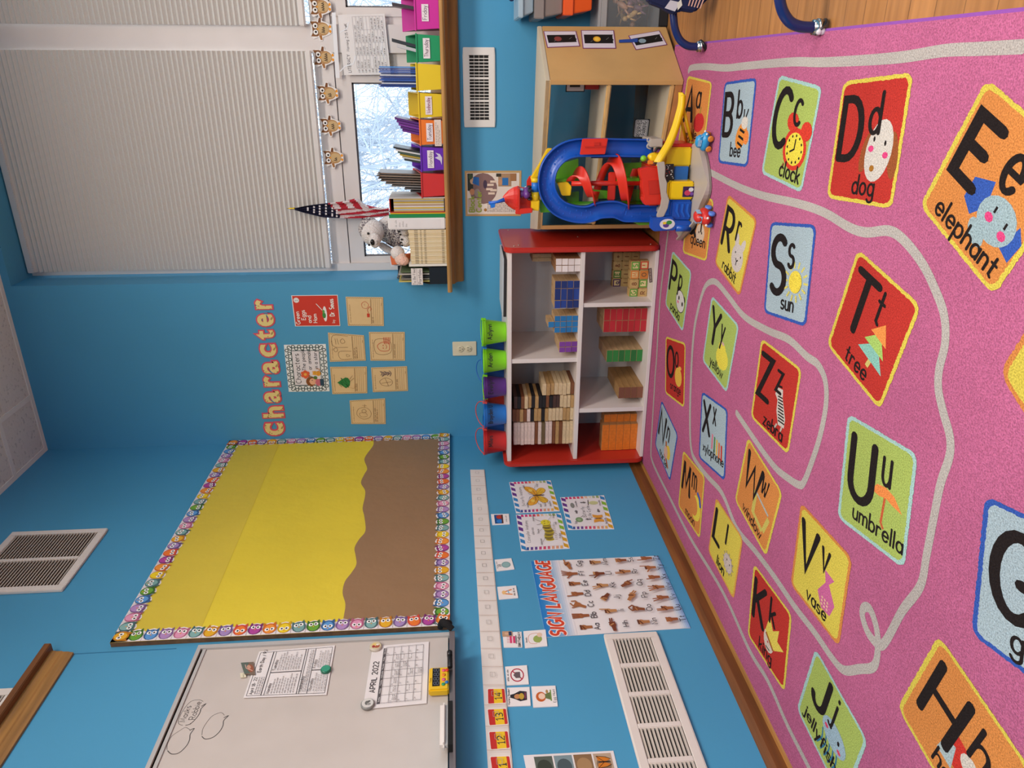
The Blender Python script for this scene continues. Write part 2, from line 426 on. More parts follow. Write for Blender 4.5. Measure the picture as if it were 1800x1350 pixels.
# baseboards
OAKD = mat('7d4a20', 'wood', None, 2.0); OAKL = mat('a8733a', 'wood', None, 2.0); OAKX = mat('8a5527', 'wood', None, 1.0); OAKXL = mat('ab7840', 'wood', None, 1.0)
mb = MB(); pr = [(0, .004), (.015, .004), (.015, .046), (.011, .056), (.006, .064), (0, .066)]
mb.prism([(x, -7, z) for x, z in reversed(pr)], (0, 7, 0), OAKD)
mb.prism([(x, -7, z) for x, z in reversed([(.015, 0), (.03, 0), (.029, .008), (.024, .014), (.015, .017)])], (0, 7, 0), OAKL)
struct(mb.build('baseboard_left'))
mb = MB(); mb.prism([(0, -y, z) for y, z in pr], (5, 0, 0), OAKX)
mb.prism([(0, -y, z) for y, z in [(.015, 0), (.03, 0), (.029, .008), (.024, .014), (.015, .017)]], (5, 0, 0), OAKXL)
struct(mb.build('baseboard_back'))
# oak window sill: board on a moulded apron
mb = MB(); SX = .80
mb.prism([(SX, y, z) for y, z in [(-.14, SILLZ-.018), (-.145, SILLZ-.012), (-.145, SILLZ-.006), (-.14, SILLZ), (0, SILLZ), (0, SILLZ-.021), (-.13, SILLZ-.021)]], (4.2, 0, 0), mat('b4854a', 'wood', None, 1.0))
mb.box((RX, 0, SILLZ-.04), (5, .26, SILLZ-.0005), mat('b4854a', 'wood', None, 1.0))
mb.prism([(SX+.02, y, z) for y, z in [(y, z+.1175) for y, z in [(0, .762), (-.075, .762), (-.07, .75), (-.045, .742), (-.034, .735), (-.03, .715), (-.026, .711), (-.022, .709), (-.015, .706), (0, .706)]]], (4.18, 0, 0), mat('a06a30', 'wood', None, 1.0))
struct(mb.build('trim_1'))
# windows
FW = mat('ded5d0', 'gloss', .45); FW2 = mat('cfc6c2', 'gloss', .5)
YF = RD
pl = B(640, 450, .22).x; ptop = B(630, 300, .22).z; pr_ = B(618, 145, .22).x; p2 = B(605, 13, .22).x
def window(name, x0, x1, px0, px1):
    w = bpy.data.objects.new(name, None); COL.objects.link(w); w.location = ((x0+x1)/2, YF+.03, SILLZ); struct(w)
    f = MB()
    f.box((x0, YF-.012, SILLZ), (x0+.035, YF+.06, 2.85), FW); f.box((x1-.03, YF-.012, SILLZ), (x1, YF+.06, 2.85), FW)
    zr = 1.372; f.box((x0+.035, YF, zr), (x1-.03, YF+.06, zr+.083), FW)
    f.box((x0+.035, YF, 2.78), (x1-.03, YF+.06, 2.85), FW)
    if name == 'window_1': f.box((B(528, 92, YF-.015).x, YF-.015, SILLZ), (B(528, 42, YF-.015).x, YF+.05, 2.8495), FW)
    f.build('window_frame', w)
    s = MB(); a, b_, c, d = px0-.035, px1+.03, SILLZ+.002, zr-.004
    s.box((x0+.035, YF+.014, c), (a, YF+.06, zr), FW); s.box((b_, YF+.014, c), (x1-.03, YF+.06, zr), FW)
    s.box((a, YF+.02, d), (b_, YF+.06, zr), FW2)
    for q in (((a, YF+.006, c), (px0, YF+.04, d)), ((px1, YF+.006, c), (b_, YF+.04, d)), ((px0, YF+.006, ptop), (px1, YF+.04, d)), ((px0, YF+.006, c), (px1, YF+.04, c+.05))): s.box(*q, FW)
    s.build('window_sash', w)
    t = MB()
    for q in (((px0-.001, YF+.018, c), (px0+.007, YF+.03, ptop)), ((px1-.007, YF+.018, c), (px1+.001, YF+.03, ptop)), ((px0, YF+.018, ptop-.007), (px1, YF+.03, ptop+.001))): t.box(*q, mat('6d6a6c', 'matte'))
    t.build('glazing_seal', w)
    g = MB(); g.box((px0-.002, YF+.03, c), (px1+.002, YF+.034, ptop+.002), mat('f4fafc', 'glass')); g.build('glass_pane', w)
    g = MB(); g.box((x0+.034, YF+.035, zr+.08), (x1-.029, YF+.039, 2.79), mat('f4fafc', 'glass')); g.build('upper_glass_pane', w)
    return w
XM = (pr_+p2)/2
window('window_1', RX, XM, pl, pr_)
window('window_2', XM, XM+1.08, p2, p2+.95)
# shades
def shade(label, x0, x1, z0, z1):
    t = thing('cellular_shade', label, 'window shade', ((x0+x1)/2, .16, z0), 0, 'cellular shades over the window bay')
    mb = MB(); m = mat('dad6d0', 'cloth', .8); N = int((z1-z0-.05)/.0105); pts = []
    zz = [z0+.02+i*(z1-z0-.05)/N for i in range(N+1)]
    a = [(x0, .150 if i % 2 else .163, z) for i, z in enumerate(zz)]; b_ = [(x1, p[1], p[2]) for p in a]
    mb.mesh(a+b_, [(i, N+1+i, N+2+i, i+1) for i in range(N)], m)
    a2 = [(x0, .166 if i % 2 else .170, z) for i, z in enumerate(zz)]; b2 = [(x1, p[1], p[2]) for p in a2]
    mb.mesh(a2+b2, [(i, i+1, N+2+i, N+1+i) for i in range(N)], m)
    mb.build('pleated_fabric', t)
    r = MB(); r.box((x0-.002, .146, z0-.004), (x1+.002, .174, z0+.022), mat('dcd5cf', 'gloss', .4)); r.build('bottom_rail', t, bevel=.004)
    r = MB(); r.box((x0-.002, .143, z1-.03), (x1+.002, .177, z1), mat('d8d2ce', 'gloss', .4)); r.build('head_rail', t, bevel=.003)
    return t
SB = B(565, 300, .16).z; s2 = B(528, 45, .16).x
shade('grey beige pleated shade nearest the corner, covering the upper window', B(578, 470, .16).x, B(540, 90, .16).x, SB, 2.845)
shade('grey beige pleated shade cut off by the frame, right of the white post', s2, s2+.98, SB+.012, 2.845)
# outdoors
sbox('snow_ground', (-14, .6, -1.2), (16, 24, -1.1), mat('e6ecf4', 'snow'))
rnd = random.Random(3); mb = MB(); mS = mat('c4ccd8', 'snow'); mD = mat('7f8894', 'snow')
def branch(p, d, ln, r, lev, m):
    q = [p]; dd = V(d)
    for i in range(4):
        dd = (dd+V((rnd.uniform(-.35, .35), rnd.uniform(-.2, .2), rnd.uniform(-.25, .3)))).normalized(); q.append(q[-1]+dd*ln/4)
    mb.tube(q, [r, r*.85, r*.7, r*.55, r*.4], m, 4)
    if lev:
        for i in range(1, 5):
            for _ in range(3 if lev > 1 else 2):
                nd = (dd+V((rnd.uniform(-1, 1), rnd.uniform(-.5, .5), rnd.uniform(-.7, .9)))).normalized()
                branch(q[i], nd, ln*rnd.uniform(.4, .62), r*.5, lev-1, m)
for i in range(16):
    x = rnd.uniform(-3.6, 3.0); y = rnd.uniform(2.6, 8)
    branch(V((x, y, -1.1)), V((rnd.uniform(-.2, .2), 0, 1)), rnd.uniform(2.4, 4.2), rnd.uniform(.014, .034), 3 if i < 5 else 2, mS if i % 3 else mD)
tag(mb.build('snowy_thicket'), 'bare snowy branches seen through the lower window panes', 'branches', None, 'stuff')
# high wooden ledge (board and apron) on the left wall
LB = mat('7a4a22', 'wood', None, 2.0); LA = mat('a5763c', 'wood', None, 2.0)
e0 = L(130, 1150); yl = e0.y; zb = e0.z; zt = L(100, 1147).z
t = thing('wooden_ledge', 'oak ledge with moulded apron high on the wall above the whiteboard', 'ledge', (0, (yl-3.2)/2, zb))
mb = MB(); mb.prism([(x, yl-2.2, zb+z) for x, z in [(0, 0), (.008, 0), (.010, .01), (.012, .014), (.013, .03), (.016, .034), (.016, .05), (.019, .056), (.019, .066), (0, .066)]][::-1], (0, 2.2, 0), LA); mb.build('apron_moulding', t)
mb = MB(); mb.box((0, yl-2.2, zb+.066), (.040, yl+.012, zb+.088), LB); mb.build('ledge_board', t, bevel=.002)
# wall panel seam
ys = L(220, 1145).y
mb = MB(); mb.box((0, ys-.0015, L(310, 1140).z), (.0012, ys+.0015, zb-.002), mat('2f78a0', 'paint')); struct(mb.build('trim_2'))
# ================================================================== left wall
WHT = 'efe6e0'
def gr_quad(tr, br, bl):
    TR, BR, BL = L(*tr), L(*br), L(*bl); return [TR+(BL-BR), TR, BR, BL]
def grille(name, label, y0, y1, z0, z1, cols, border, pitch, vertical, group=None, dark='201b1a', fin='d2c6ba'):
    t = thing(name, label, 'vent', (0, (y0+y1)/2, z0), 0, group)
    f = MB(); m = mat('e6dbd2', 'gloss', .45); X = .012; b = border
    f.box((0, y0, z0), (X, y0+b, z1), m); f.box((0, y1-b, z0), (X, y1, z1), m); f.box((0, y0+b, z0), (X, y1-b, z0+b), m); f.box((0, y0+b, z1-b), (X, y1-b, z1), m)
    w = (y1-y0-2*b); cw = w/cols
    for i in range(1, cols): f.box((0, y0+b+i*cw-.009, z0+b), (X, y0+b+i*cw+.009, z1-b), m)
    f.build('vent_frame', t, bevel=.002)
    d = MB(); d.box((.001, y0+b*.8, z0+b*.8), (.002, y1-b*.8, z1-b*.8), mat(dark)); d.build('dark_opening', t)
    s = MB(); ms = mat(fin, 'gloss', .5); gp = .72 if fin == 'd2c6ba' else 1
    if vertical:
        n = int((z1-z0-2*b)/pitch)
        for i in range(n):
            z = z0+b+(i+.5)*pitch*(z1-z0-2*b)/(n*pitch)
            for c in range(cols):
                ya = y0+b+c*cw+(.009 if c else 0); yb = y0+b+(c+1)*cw-(.009 if c < cols-1 else 0)
                s.hexa([(.003, ya, z+.001), (.011, ya, z-pitch*.33*gp), (.011, yb, z-pitch*.33*gp), (.003, yb, z+.001), (.003, ya, z+pitch*.42*gp), (.011, ya, z+pitch*.12), (.011, yb, z+pitch*.12), (.003, yb, z+pitch*.42*gp)], ms)
    s.build('louvres', t)
    return t
q = gr_quad((23, 939), (187, 934), (108, 1041))
grille('wall_vent', 'large white return air grille high on the left wall above the bulletin board', q[3].y, q[1].y, q[2].z-.005, q[1].z, 2, .028, .0115, True, 'return air grilles', '4a3c34', 'b9aca0')
yv = L(20, 1214).y
grille('wall_vent', 'white grille partly hidden behind the oak ledge at the upper left', yv-.5, yv, zb+.09, zb+.45, 2, .028, .0115, True, 'return air grilles', '4a3c34', 'b9aca0')
# big low return grille: three of its panels show
vT = L(1061, 1119); vB = L(1153.5, 1114.5)
grille('return_grille', 'wide white slatted return grille low on the wall left of the sign language poster', vT.y-1.1, vT.y, vB.z, vT.z, 9, .026, .0105, True)
# ---- bulletin board
bq = [L(200, 1139), L(404.5, 780.5), L(787.5, 769.5), L(791, 1106)]
by0 = (bq[0].y+bq[3].y)/2; by1 = -.004; bz0 = bq[3].z; bz1 = bq[1].z
t = thing('bulletin_board', 'yellow and brown papered bulletin board with an owl border', 'bulletin board', (0, (by0+by1)/2, bz0))
mb = MB(); mb.box((.001, by0, bz0), (.018, by1, bz1), mat('7a5330', 'wood', None, 2.0)); mb.build('backing', t)
Q = [V((.018, by0, bz1)), V((.018, by1, bz1)), V((.018, by1, bz0)), V((.018, by0, bz0))]; bw = by1-by0; bh = bz1-bz0
mb = MB(); p = Pad(mb, Q, bw, bh, 0.0005, kind='crinkle'); p.rect(0, 0, bw, bh, 'e8ce34'); mb.build('yellow_paper', t)
mb = MB(); p = Pad(mb, Q, bw, bh, 0.0009, kind='crinkle')
sp = B  # strip of overlap in the yellow paper
mb2 = MB(); p2_ = Pad(mb2, Q, bw, bh, 0.0012, kind='crinkle')
fy0 = L(365, 1090).z-bz0; fy1 = L(490, 790).z-bz0
p2_.poly([(.03, fy0), (bw-.03, fy1), (bw-.03, bh-.02), (.03, bh-.02)], 'dcc23c'); mb2.build('yellow_paper_overlap', t)
edge = [(605, 1092), (608, 1070), (603, 1050), (607, 1030), (618, 1015), (627, 1000), (626, 985), (624, 970), (632, 955), (643, 940), (641, 915), (638, 900), (642, 880), (642, 868), (635, 855), (641, 840), (646, 830), (641, 815), (645, 805), (656, 790), (657, 782), (655, 772)]
pts = [(L(*e).y-by0, L(*e).z-bz0) for e in edge]; pts = [(q_.x, q_.y) for q_ in spline([(a, b_, 0) for a, b_ in pts], 4)]
p.k = 10; p.poly([(.0, 0), (bw, 0)] + [(bw, pts[-1][1])] + pts[::-1] + [(0, pts[0][1])], '9a7552'); mb.build('brown_paper', t)
OWLC = [('7fa8a4', '4c6e70'), ('6ea63a', '3d6b2a'), ('5f9ad4', '35608f'), ('b58cc0', '7d5a8c'), ('e29ab8', 'b5607f'), ('86b0ac', '44676a'), ('e8b02c', 'c07a1a'), ('a98abf', '6e5487'), ('ee7a32', 'd0483a'), ('b4489a', '7c2a6c'), ('f0963a', 'd06a25'), ('f2d228', 'd3a51c')]
def owl(p, x, y, s, c, w, rot, mood):
    ca, sa = math.cos(rot), math.sin(rot)
    def T(a, b_): return x+(a*ca-b_*sa)*s, y+(a*sa+b_*ca)*s
    p.ell(*T(0, 0), .46*s, .5*s, w, 12, rot); p.ell(*T(0, -.04), .34*s, .42*s, c, 12, rot)
    for e in (-1, 1):
        p.poly([T(e*.2, .40), T(e*.38, .62), T(e*.42, .25)], w)
        p.ell(*T(e*.17, .18 if mood else -.08), .15*s, .16*s, 'fbf6f2', 10); p.ell(*T(e*.15, .18 if mood else -.08), .07*s, .08*s, '2a2320', 8)
    p.poly([T(-.06, .0 if mood else -.26), T(.06, .0 if mood else -.26), T(0, -.12 if mood else -.38)], 'f0a030')
def border(name, a, b_, inward, n, flip):
    # strip along a->b with scallops pointing inward
    mb = MB(); w = (b_-a).length; hgt = .058
    up = inward.normalized(); quad = [a+up*hgt, b_+up*hgt, b_, a]
    p = Pad(mb, quad, w, hgt, .0018 if flip else .0024, eps=6e-5)
    if p.n.x < 0: p.n = -p.n
    s = w/n; pts = [(0, 0), (w, 0)]
    for i in range(n-1, -1, -1):
        for t_ in (.98, .8, .5, .2, .02): pts.append(((i+t_)*s, hgt*(.72+.28*math.sin(PI*t_)**.7)))
    p.poly(pts, 'efe4e4')
    r2 = random.Random(n)
    for i in range(n):
        if i: p.line([(i*s, 0), (i*s, hgt*.72)], .0012, 'b49aa0')
        c, w_ = OWLC[i % 12]; k0 = p.k; owl(p, (i+.5)*s, hgt*.47, hgt*.86, c, w_, r2.uniform(-.25, .25), r2.random() < .55); p.k = k0
    return mb.build(name, t)
x_ = .018
border('border_strip', V((x_, by0, bz0)), V((x_, by1, bz0)), V((0, 0, 1)), 31, False)
border('border_strip', V((x_, by1, bz1)), V((x_, by0, bz1)), V((0, 0, -1)), 31, True)
border('border_strip', V((x_, by1, bz0)), V((x_, by1, bz1)), V((0, -1, 0)), 23, True)
border('border_strip', V((x_, by0, bz1)), V((x_, by0, bz0)), V((0, 1, 0)), 23, True)
# ---- whiteboard
WX = .03
wy1 = (L(352, 1134.5, WX).y+L(790, 1110, WX).y)/2; wzt = L(320, 1200, WX).z; wzb = L(793, 1150, WX).z; wy0 = wy1-1.5
t = thing('whiteboard', 'white dry erase board in a grey aluminium frame at the lower left', 'whiteboard', (0, (wy0+wy1)/2, wzb))
AL = mat('b9b5b2', 'gloss', .35); ALD = mat('7f7b7a', 'gloss', .35)
mb = MB(); mb.box((.004, wy0+.01, wzb+.01), (.022, wy1-.01, wzt-.01), mat('cbc0b8', 'gloss', .22)); mb.build('board_surface', t)
mb = MB(); mb.box((0, wy1-.016, wzb), (WX, wy1, wzt), AL); mb.box((0, wy0, wzb), (WX, wy0+.016, wzt), AL); mb.box((0, wy0+.016, wzt-.012), (WX, wy1-.016, wzt), AL); mb.box((0, wy0+.016, wzt-.028), (WX-.004, wy1-.016, wzt-.018), AL); mb.box((0, wy0+.016, wzt-.02), (WX-.008, wy1-.016, wzt-.01), ALD)
mb.build('frame', t)
mb = MB(); mb.box((0, wy0, wzb-.012), (WX+.004, wy1, wzb+.006), mat('6e6668', 'gloss', .4)); mb.box((WX+.002, wy0+.4, wzb-.012), (WX+.06, wy1-.10, wzb-.006), mat('6e6668', 'gloss', .4)); mb.build('marker_tray', t)
WQ = [V((.022, wy0, wzt)), V((.022, wy1, wzt)), V((.022, wy1, wzb)), V((.022, wy0, wzb))]; ww = wy1-wy0; wh = wzt-wzb
def WP(zx, zy): e = L(zx/2.7, 850+zy/2.7, .022); return (e.y-wy0, e.z-wzb)
def wl(pts, w=.0022): p.line([(q_.x, q_.y) for q_ in spline([(*WP(*e), 0) for e in pts], 4)], w, '4a4644')
mb = MB(); p = Pad(mb, WQ, ww, wh, .0002); wl([(965, 1035), (945, 1027), (905, 1035), (870, 1075), (850, 1115), (848, 1140), (868, 1148)], .0012); wl([(880, 1148), (905, 1140), (935, 1110), (950, 1085), (955, 1068), (978, 1045), (955, 1058)]); mb.build('marker_bubble', t)
mb = MB(); p = Pad(mb, WQ, ww, wh, .0002); wl([(1065, 1100), (1052, 1088), (1030, 1092), (1000, 1110), (965, 1160), (958, 1195)], .0012); wl([(958, 1200), (975, 1213), (1010, 1205), (1040, 1180), (1058, 1150), (1062, 1125), (1084, 1102), (1062, 1112)]); mb.build('marker_bubble', t)
mb = MB(); p = Pad(mb, WQ, ww, wh, .0002); wl([(903, 1170), (880, 1158), (850, 1175), (815, 1200), (795, 1235), (793, 1265)], .0012); wl([(795, 1268), (815, 1284), (850, 1278), (885, 1245), (900, 1215), (903, 1190), (922, 1163), (900, 1172)]); mb.build('marker_bubble', t)
mb = MB(); p = Pad(mb, WQ, ww, wh, .0002)
a = WP(878, 1131); p.text('Masks', a[0], a[1], .0165, '4a4644', .1); mb.build('marker_writing', t); mb = MB(); p = Pad(mb, WQ, ww, wh, .0002)
a = WP(914, 1143); p.text('- Robbie', a[0], a[1], .0165, '4a4644', .1); mb.build('marker_writing', t)

# sheets on the board
def lq(c, X): return [L(*e, X) for e in c]
p = sheet('newsletter', 'white weekly newsletter sheet held by a green magnet on the whiteboard', 'paper', lq([(428, 1227.5), (455.6, 1146), (589, 1135), (574, 1222)], .024), 85, 110, 'eae2e0')
K = '3a3436'; rd = random.Random(5)
for r in ((3, 3, 82, 107),): 
    for a, b_ in (((r[0], r[1]), (r[2], r[1])), ((r[2], r[1]), (r[2], r[3])), ((r[2], r[3]), (r[0], r[3])), ((r[0], r[3]), (r[0], r[1]))): p.line([a, b_], .7, K)
p.line([(3, 88), (82, 88)], 1.2, K); p.line([(3, 84), (82, 84)], .7, K); p.line([(3, 41), (82, 41)], .9, K); p.line([(3, 38), (82, 38)], .7, K); p.line([(3, 27), (82, 27)], .7, K); p.line([(42, 41), (42, 84)], 1.2, K); p.line([(42, 3), (42, 27)], 1.2, K)
p.text('April 18- 22', 5, 100, 4.2, K, .13); p.text('Earth Day / PJ', 44, 98, 4.6, K, .14)
for i in range(3): p.scrib(5, 34, 96-3*i, 2, K, .16, rd)
for x0, y0, hd, n in ((5, 78, 'Monday', 9), (45, 78, 'Tuesday', 9), (5, 35, 'Wednesday', 2), (5, 22, 'Thursday', 5), (45, 22, 'Friday', 5)):
    p.text(hd, x0, y0, 4, K, .14)
    for i in range(n): p.scrib(x0, x0+rd.uniform(22, 34) if hd[0] != 'W' else 78, y0-4-3.6*i if hd[0] != 'W' else y0-3-3*i, 2, K, .16, rd)
p.done()
p = sheet('calendar_page', 'white April 2022 calendar page on the whiteboard above the yellow timer', 'paper', lq([(637.5, 1247.8), (655, 1137), (754, 1128.5), (750, 1237)], .024), 110, 85, 'eae2e0')
p.text('APRIL 2022', 26, 72, 7.5, '4a4446', .2)
p.rect(6, 63, 104, 67.5, '5a5456')
for i in range(1, 7): p.line([(6+14*i, 8), (6+14*i, 63)], .5, '6a6466')
for i in range(7): p.text(['Sunday', 'Monday', 'Tuesday', 'Wednesday', 'Thursday', 'Friday', 'Saturday'][i], 13+14*i, 64.2, 1.9, 'f0e8e6', .16, align='c')
for i in range(6): p.line([(6, 8+11*i), (104, 8+11*i)], .5, '6a6466')
for x in (6, 104): p.line([(x, 8), (x, 63)], .5, '6a6466')
d = 1
for r in range(5):
    for c in range(7):
        if r == 0 and c < 5: continue
        if d <= 30: p.text(str(d), 7.2+14*c, 59.4-11*r, 2, K, .16); d += 1
for c, r, n in ((0, 1, 3), (1, 1, 2), (2, 1, 2), (3, 1, 4), (4, 1, 3), (5, 1, 2), (4, 2, 3), (5, 2, 1), (5, 3, 1), (3, 3, 2), (3, 4, 3), (1, 3, 1)):
    for i in range(n): p.scrib(8+14*c, 17+14*c, 57-11*r-2.2*i, 1.6, K, .18, rd)
p.done()
def disc_magnet(name, label, px, py, r, col, face, group=None, pic=None):
    c = L(px, py, .026); mb = MB(); M = Matrix.Translation(c) @ Matrix.Rotation(PI/2, 4, 'Y')
    mb.lathe([(r, 0), (r, .006), (r*.86, .0085)], mat(col, 'gloss'), 20, M)
    if pic:
        pd = Pad(mb, [c+V((.0088, -r, r)), c+V((.0088, r, r)), c+V((.0088, r, -r)), c+V((.0088, -r, -r))], 2, 2)
        pd.ell(1, 1, .84, .84, face)
        for (x, y, a, b_, col_) in pic: pd.ell(x, y, a, b_, col_, 10)
    return tag(mb.build(name), label, 'magnet', group)
disc_magnet('button_magnet', 'round green magnet on the newsletter', 573, 1178.5, .016, '1f6f55', '3f9a7c', None, [(1, 1, .5, .5, '3f9a7c')])
disc_magnet('picture_magnet', 'round magnet with a reddish and cream picture at the top right of the calendar', 660.5, 1138.5, .02, 'cbbfae', 'd8c8a0', None, [(.9, .8, .45, .5, 'b06048'), (1.2, 1.2, .4, .35, 'e8c87a'), (.8, 1.3, .3, .25, 'a83838'), (1.2, .7, .2, .25, 'f0e6d0')])
disc_magnet('picture_magnet', 'round grey and white magnet at the left corner of the calendar', 646.5, 1239.5, .02, '8a8884', 'd8d4ce', None, [(1, 1.1, .4, .3, '6c6a66'), (.8, .8, .25, .3, '9a9894'), (1.3, .8, .15, .2, '50504e')])
p = sheet('photo_magnet', 'small square photo magnet at the top of the newsletter', 'magnet', lq([(430, 1186), (423.5, 1166), (446, 1164.5), (449, 1187)], .027), 10, 10, '7c6a5c', thick=.002)
p.poly([(1, 5), (10, 4), (10, 10), (0, 10)], '5f6a60'); p.ell(5, 3.5, 3.2, 2.8, '9a5a42'); p.ell(6, 4.5, 1.6, 1.6, 'c99a80'); p.line([(3, 2), (5, 7), (8, 7)], .5, 'e8b8a8'); p.done()
p = sheet('note_slip', 'tiny cream slip beside the photo magnet on the whiteboard', 'paper', lq([(423, 1192), (422, 1184), (432, 1183), (433, 1191)], .0245), 10, 10, 'e6dcc0'); p.scrib(1, 9, 4, 2, '5a5a3a', .2); p.done()
# timer on the tray
tq = [L(756, 1213, .05), L(753.5, 1172.5, .05), L(788, 1171, .05), L(788, 1213, .05)]
c = sum(tq, V((0, 0, 0)))/4; tw = (tq[1]-tq[0]).length; th = tq[1].z-tq[2].z
t = thing('digital_timer', 'yellow digital timer with coloured buttons on the whiteboard tray', 'timer', (.04, c.y, c.z-th/2))
mb = MB(); mb.box((.025, c.y-tw/2, c.z-th/2), (.05, c.y+tw/2, c.z+th/2), mat('f0c018', 'plastic')); mb.build('case', t, bevel=.004)
TQ = [V((.0502, c.y-tw/2, c.z+th/2)), V((.0502, c.y+tw/2, c.z+th/2)), V((.0502, c.y+tw/2, c.z-th/2)), V((.0502, c.y-tw/2, c.z-th/2))]
mb = MB(); p = Pad(mb, TQ, 10, 8.5); p.rect(1.6, 3.8, 9.4, 7, '16171b')
for i in range(4): p.text('8', 2.2+1.9*i, 4.2, 2.3, '5a606c', .13)
p.text('Time', 3.2, 7.4, .7, '6a4a10', .15); mb.build('display', t)
for i, (y, z, col) in enumerate(((2.2, 2.3, '2f9a6a'), (4.2, 2.2, 'e0628a'), (6.2, 2.2, 'f08a2a'), (8.2, 2.2, 'e85a80'), (3, .9, '2a78c0'), (8.2, .8, 'e2402a'))):
    mb = MB(); o_ = V((.05, c.y-tw/2+y/10*tw, c.z-th/2+z/8.5*th)); mb.lathe([(.0056, 0), (.0056, .002), (.004, .0032)], mat(col, 'plastic'), 12, Matrix.Translation(o_) @ Matrix.Rotation(PI/2, 4, 'Y')); mb.build('button', t)
# things on the tray
def capsule(name, label, cat, a, b_, r, m, capm=None):
    mb = MB(); d = b_-a; mb.tube([a, a+d*.03, a+d*.7], [r*.8, r, r], m, 10); mb.tube([a+d*.7, a+d*.96, b_], [r*1.08, r*1.08, r*.7], capm or m, 10)
    return tag(mb.build(name), label, cat)
zt_ = wzb-.005
capsule('marker', 'black marker lying on the tray right of the yellow timer', 'marker', V((.055, L(786, 1165, .055).y-.02, zt_+.008)), V((.055, L(786, 1145, .055).y, zt_+.009)), .008, mat('1c1a1c', 'plastic'))
e = L(783, 1276, .05)
t = thing('whiteboard_eraser', 'white and black eraser on the tray at the lower left', 'eraser', (.05, e.y, zt_))
mb = MB(); mb.box((.036, e.y-.075, zt_), (.064, e.y+.075, zt_+.014), mat('1a1718', 'cloth')); mb.build('felt_pad', t)
mb = MB(); mb.box((.035, e.y-.077, zt_+.014), (.065, e.y+.077, zt_+.036), mat('e8ddd6', 'plastic')); mb.build('eraser_handle', t, bevel=.009)
mb = MB(); o_ = L(789, 1104, .03); mb.tube(spline([o_+V((-.02, .03, .03)), o_+V((.01, .022, .02)), o_+V((.014, .0, .004)), o_+V((.004, -.012, -.012))], 4), .011, mat('141214', 'cloth'), 8); mb.ball(o_+V((.002, .02, .008)), .015, mat('141214', 'cloth'), 10, 7, sc=(.8, 1.1, 1.3))
tag(mb.build('cloth_strap'), 'short black strap at the whiteboard corner below the bulletin board', 'strap')
# ---- number strip
yb = [826.5, 838.9, 855, 870.4, 888, 904.6, 925, 943.5, 964.8, 985.2, 1008.3, 1031.5, 1057.8, 1083.8, 1112.2, 1142.9, 1174.9, 1207.8, 1243.3, 1281, 1323.3, 1370]
def top_x(y): return 826.5+(y-826.5)*(856.5-826.5)/(1330-826.5)
def bot_x(y): return 851.5+(y-824)*(899-851.5)/(1324-824)
def strip(name, label, i0, i1, off):
    q = [L(top_x(yb[i1]), yb[i1], .0), L(top_x(yb[i0]), yb[i0], .0), L(bot_x(yb[i0]), yb[i0], .0), L(bot_x(yb[i1]), yb[i1], .0)]
    w = (q[1]-q[0]).length; h = q[1].z-q[2].z
    p = sheet(name, label, 'chart', q, w, h, 'e6dcd4', thick=.0018, off=off)
    for i in range(i0, i1+1):
        f = w*(1-(L(top_x(yb[i]), yb[i]).y-q[1].y)/(q[0].y-q[1].y)) if i1 != i0 else 0
        if i not in (i0, i1): p.line([(f, 0), (f, h)], .0016, 'c7a896')
        if i < i1:
            g = w*(1-(L(top_x(yb[i+1]), yb[i+1]).y-q[1].y)/(q[0].y-q[1].y)); m_ = (f+g)/2-.004
            for a, b_ in (((m_, .028), (m_+.018, .028)), ((m_+.018, .028), (m_+.018, .043)), ((m_+.018, .043), (m_, .043)), ((m_, .043), (m_, .028))): p.line([a, b_], .0012, 'a59c96')
    p.line([(0, h*.04), (w, h*.04)], .0016, 'b9a79c'); p.done()
strip('timeline_strip', 'short blank white pocket strip ending beside the red and white shelf', 0, 4, .0012)
strip('timeline_strip', 'long white pocket strip of blank day cells with the number cards', 4, 21, .0005)
for k, (n, c) in enumerate((('14', [(857, 1239), (856.5, 1211), (888, 1210.5), (891, 1237)]), ('13', [(859.5, 1277), (856, 1247), (891, 1245.5), (894.5, 1274.5)]), ('12', [(862, 1319.5), (858.5, 1286.5), (894, 1285), (898, 1316.5)]), ('11', [(866.5, 1372), (860.5, 1330), (897, 1328.5), (903, 1370)]))):
    p = sheet('number_card', f'red and yellow number card {n} in the white pocket strip', 'card', lq(c, .0028), 10, 11, 'f0e4dc', 'calendar number cards')
    p.rrect(.4, .6, 9.6, 10.6, .6, 'c8322c'); p.rect(.4, 2.2, 9.6, 7.2, 'eec32c'); p.text(n, 5, 2.8, 3.9, '2a2a38', .14, align='c'); p.done()
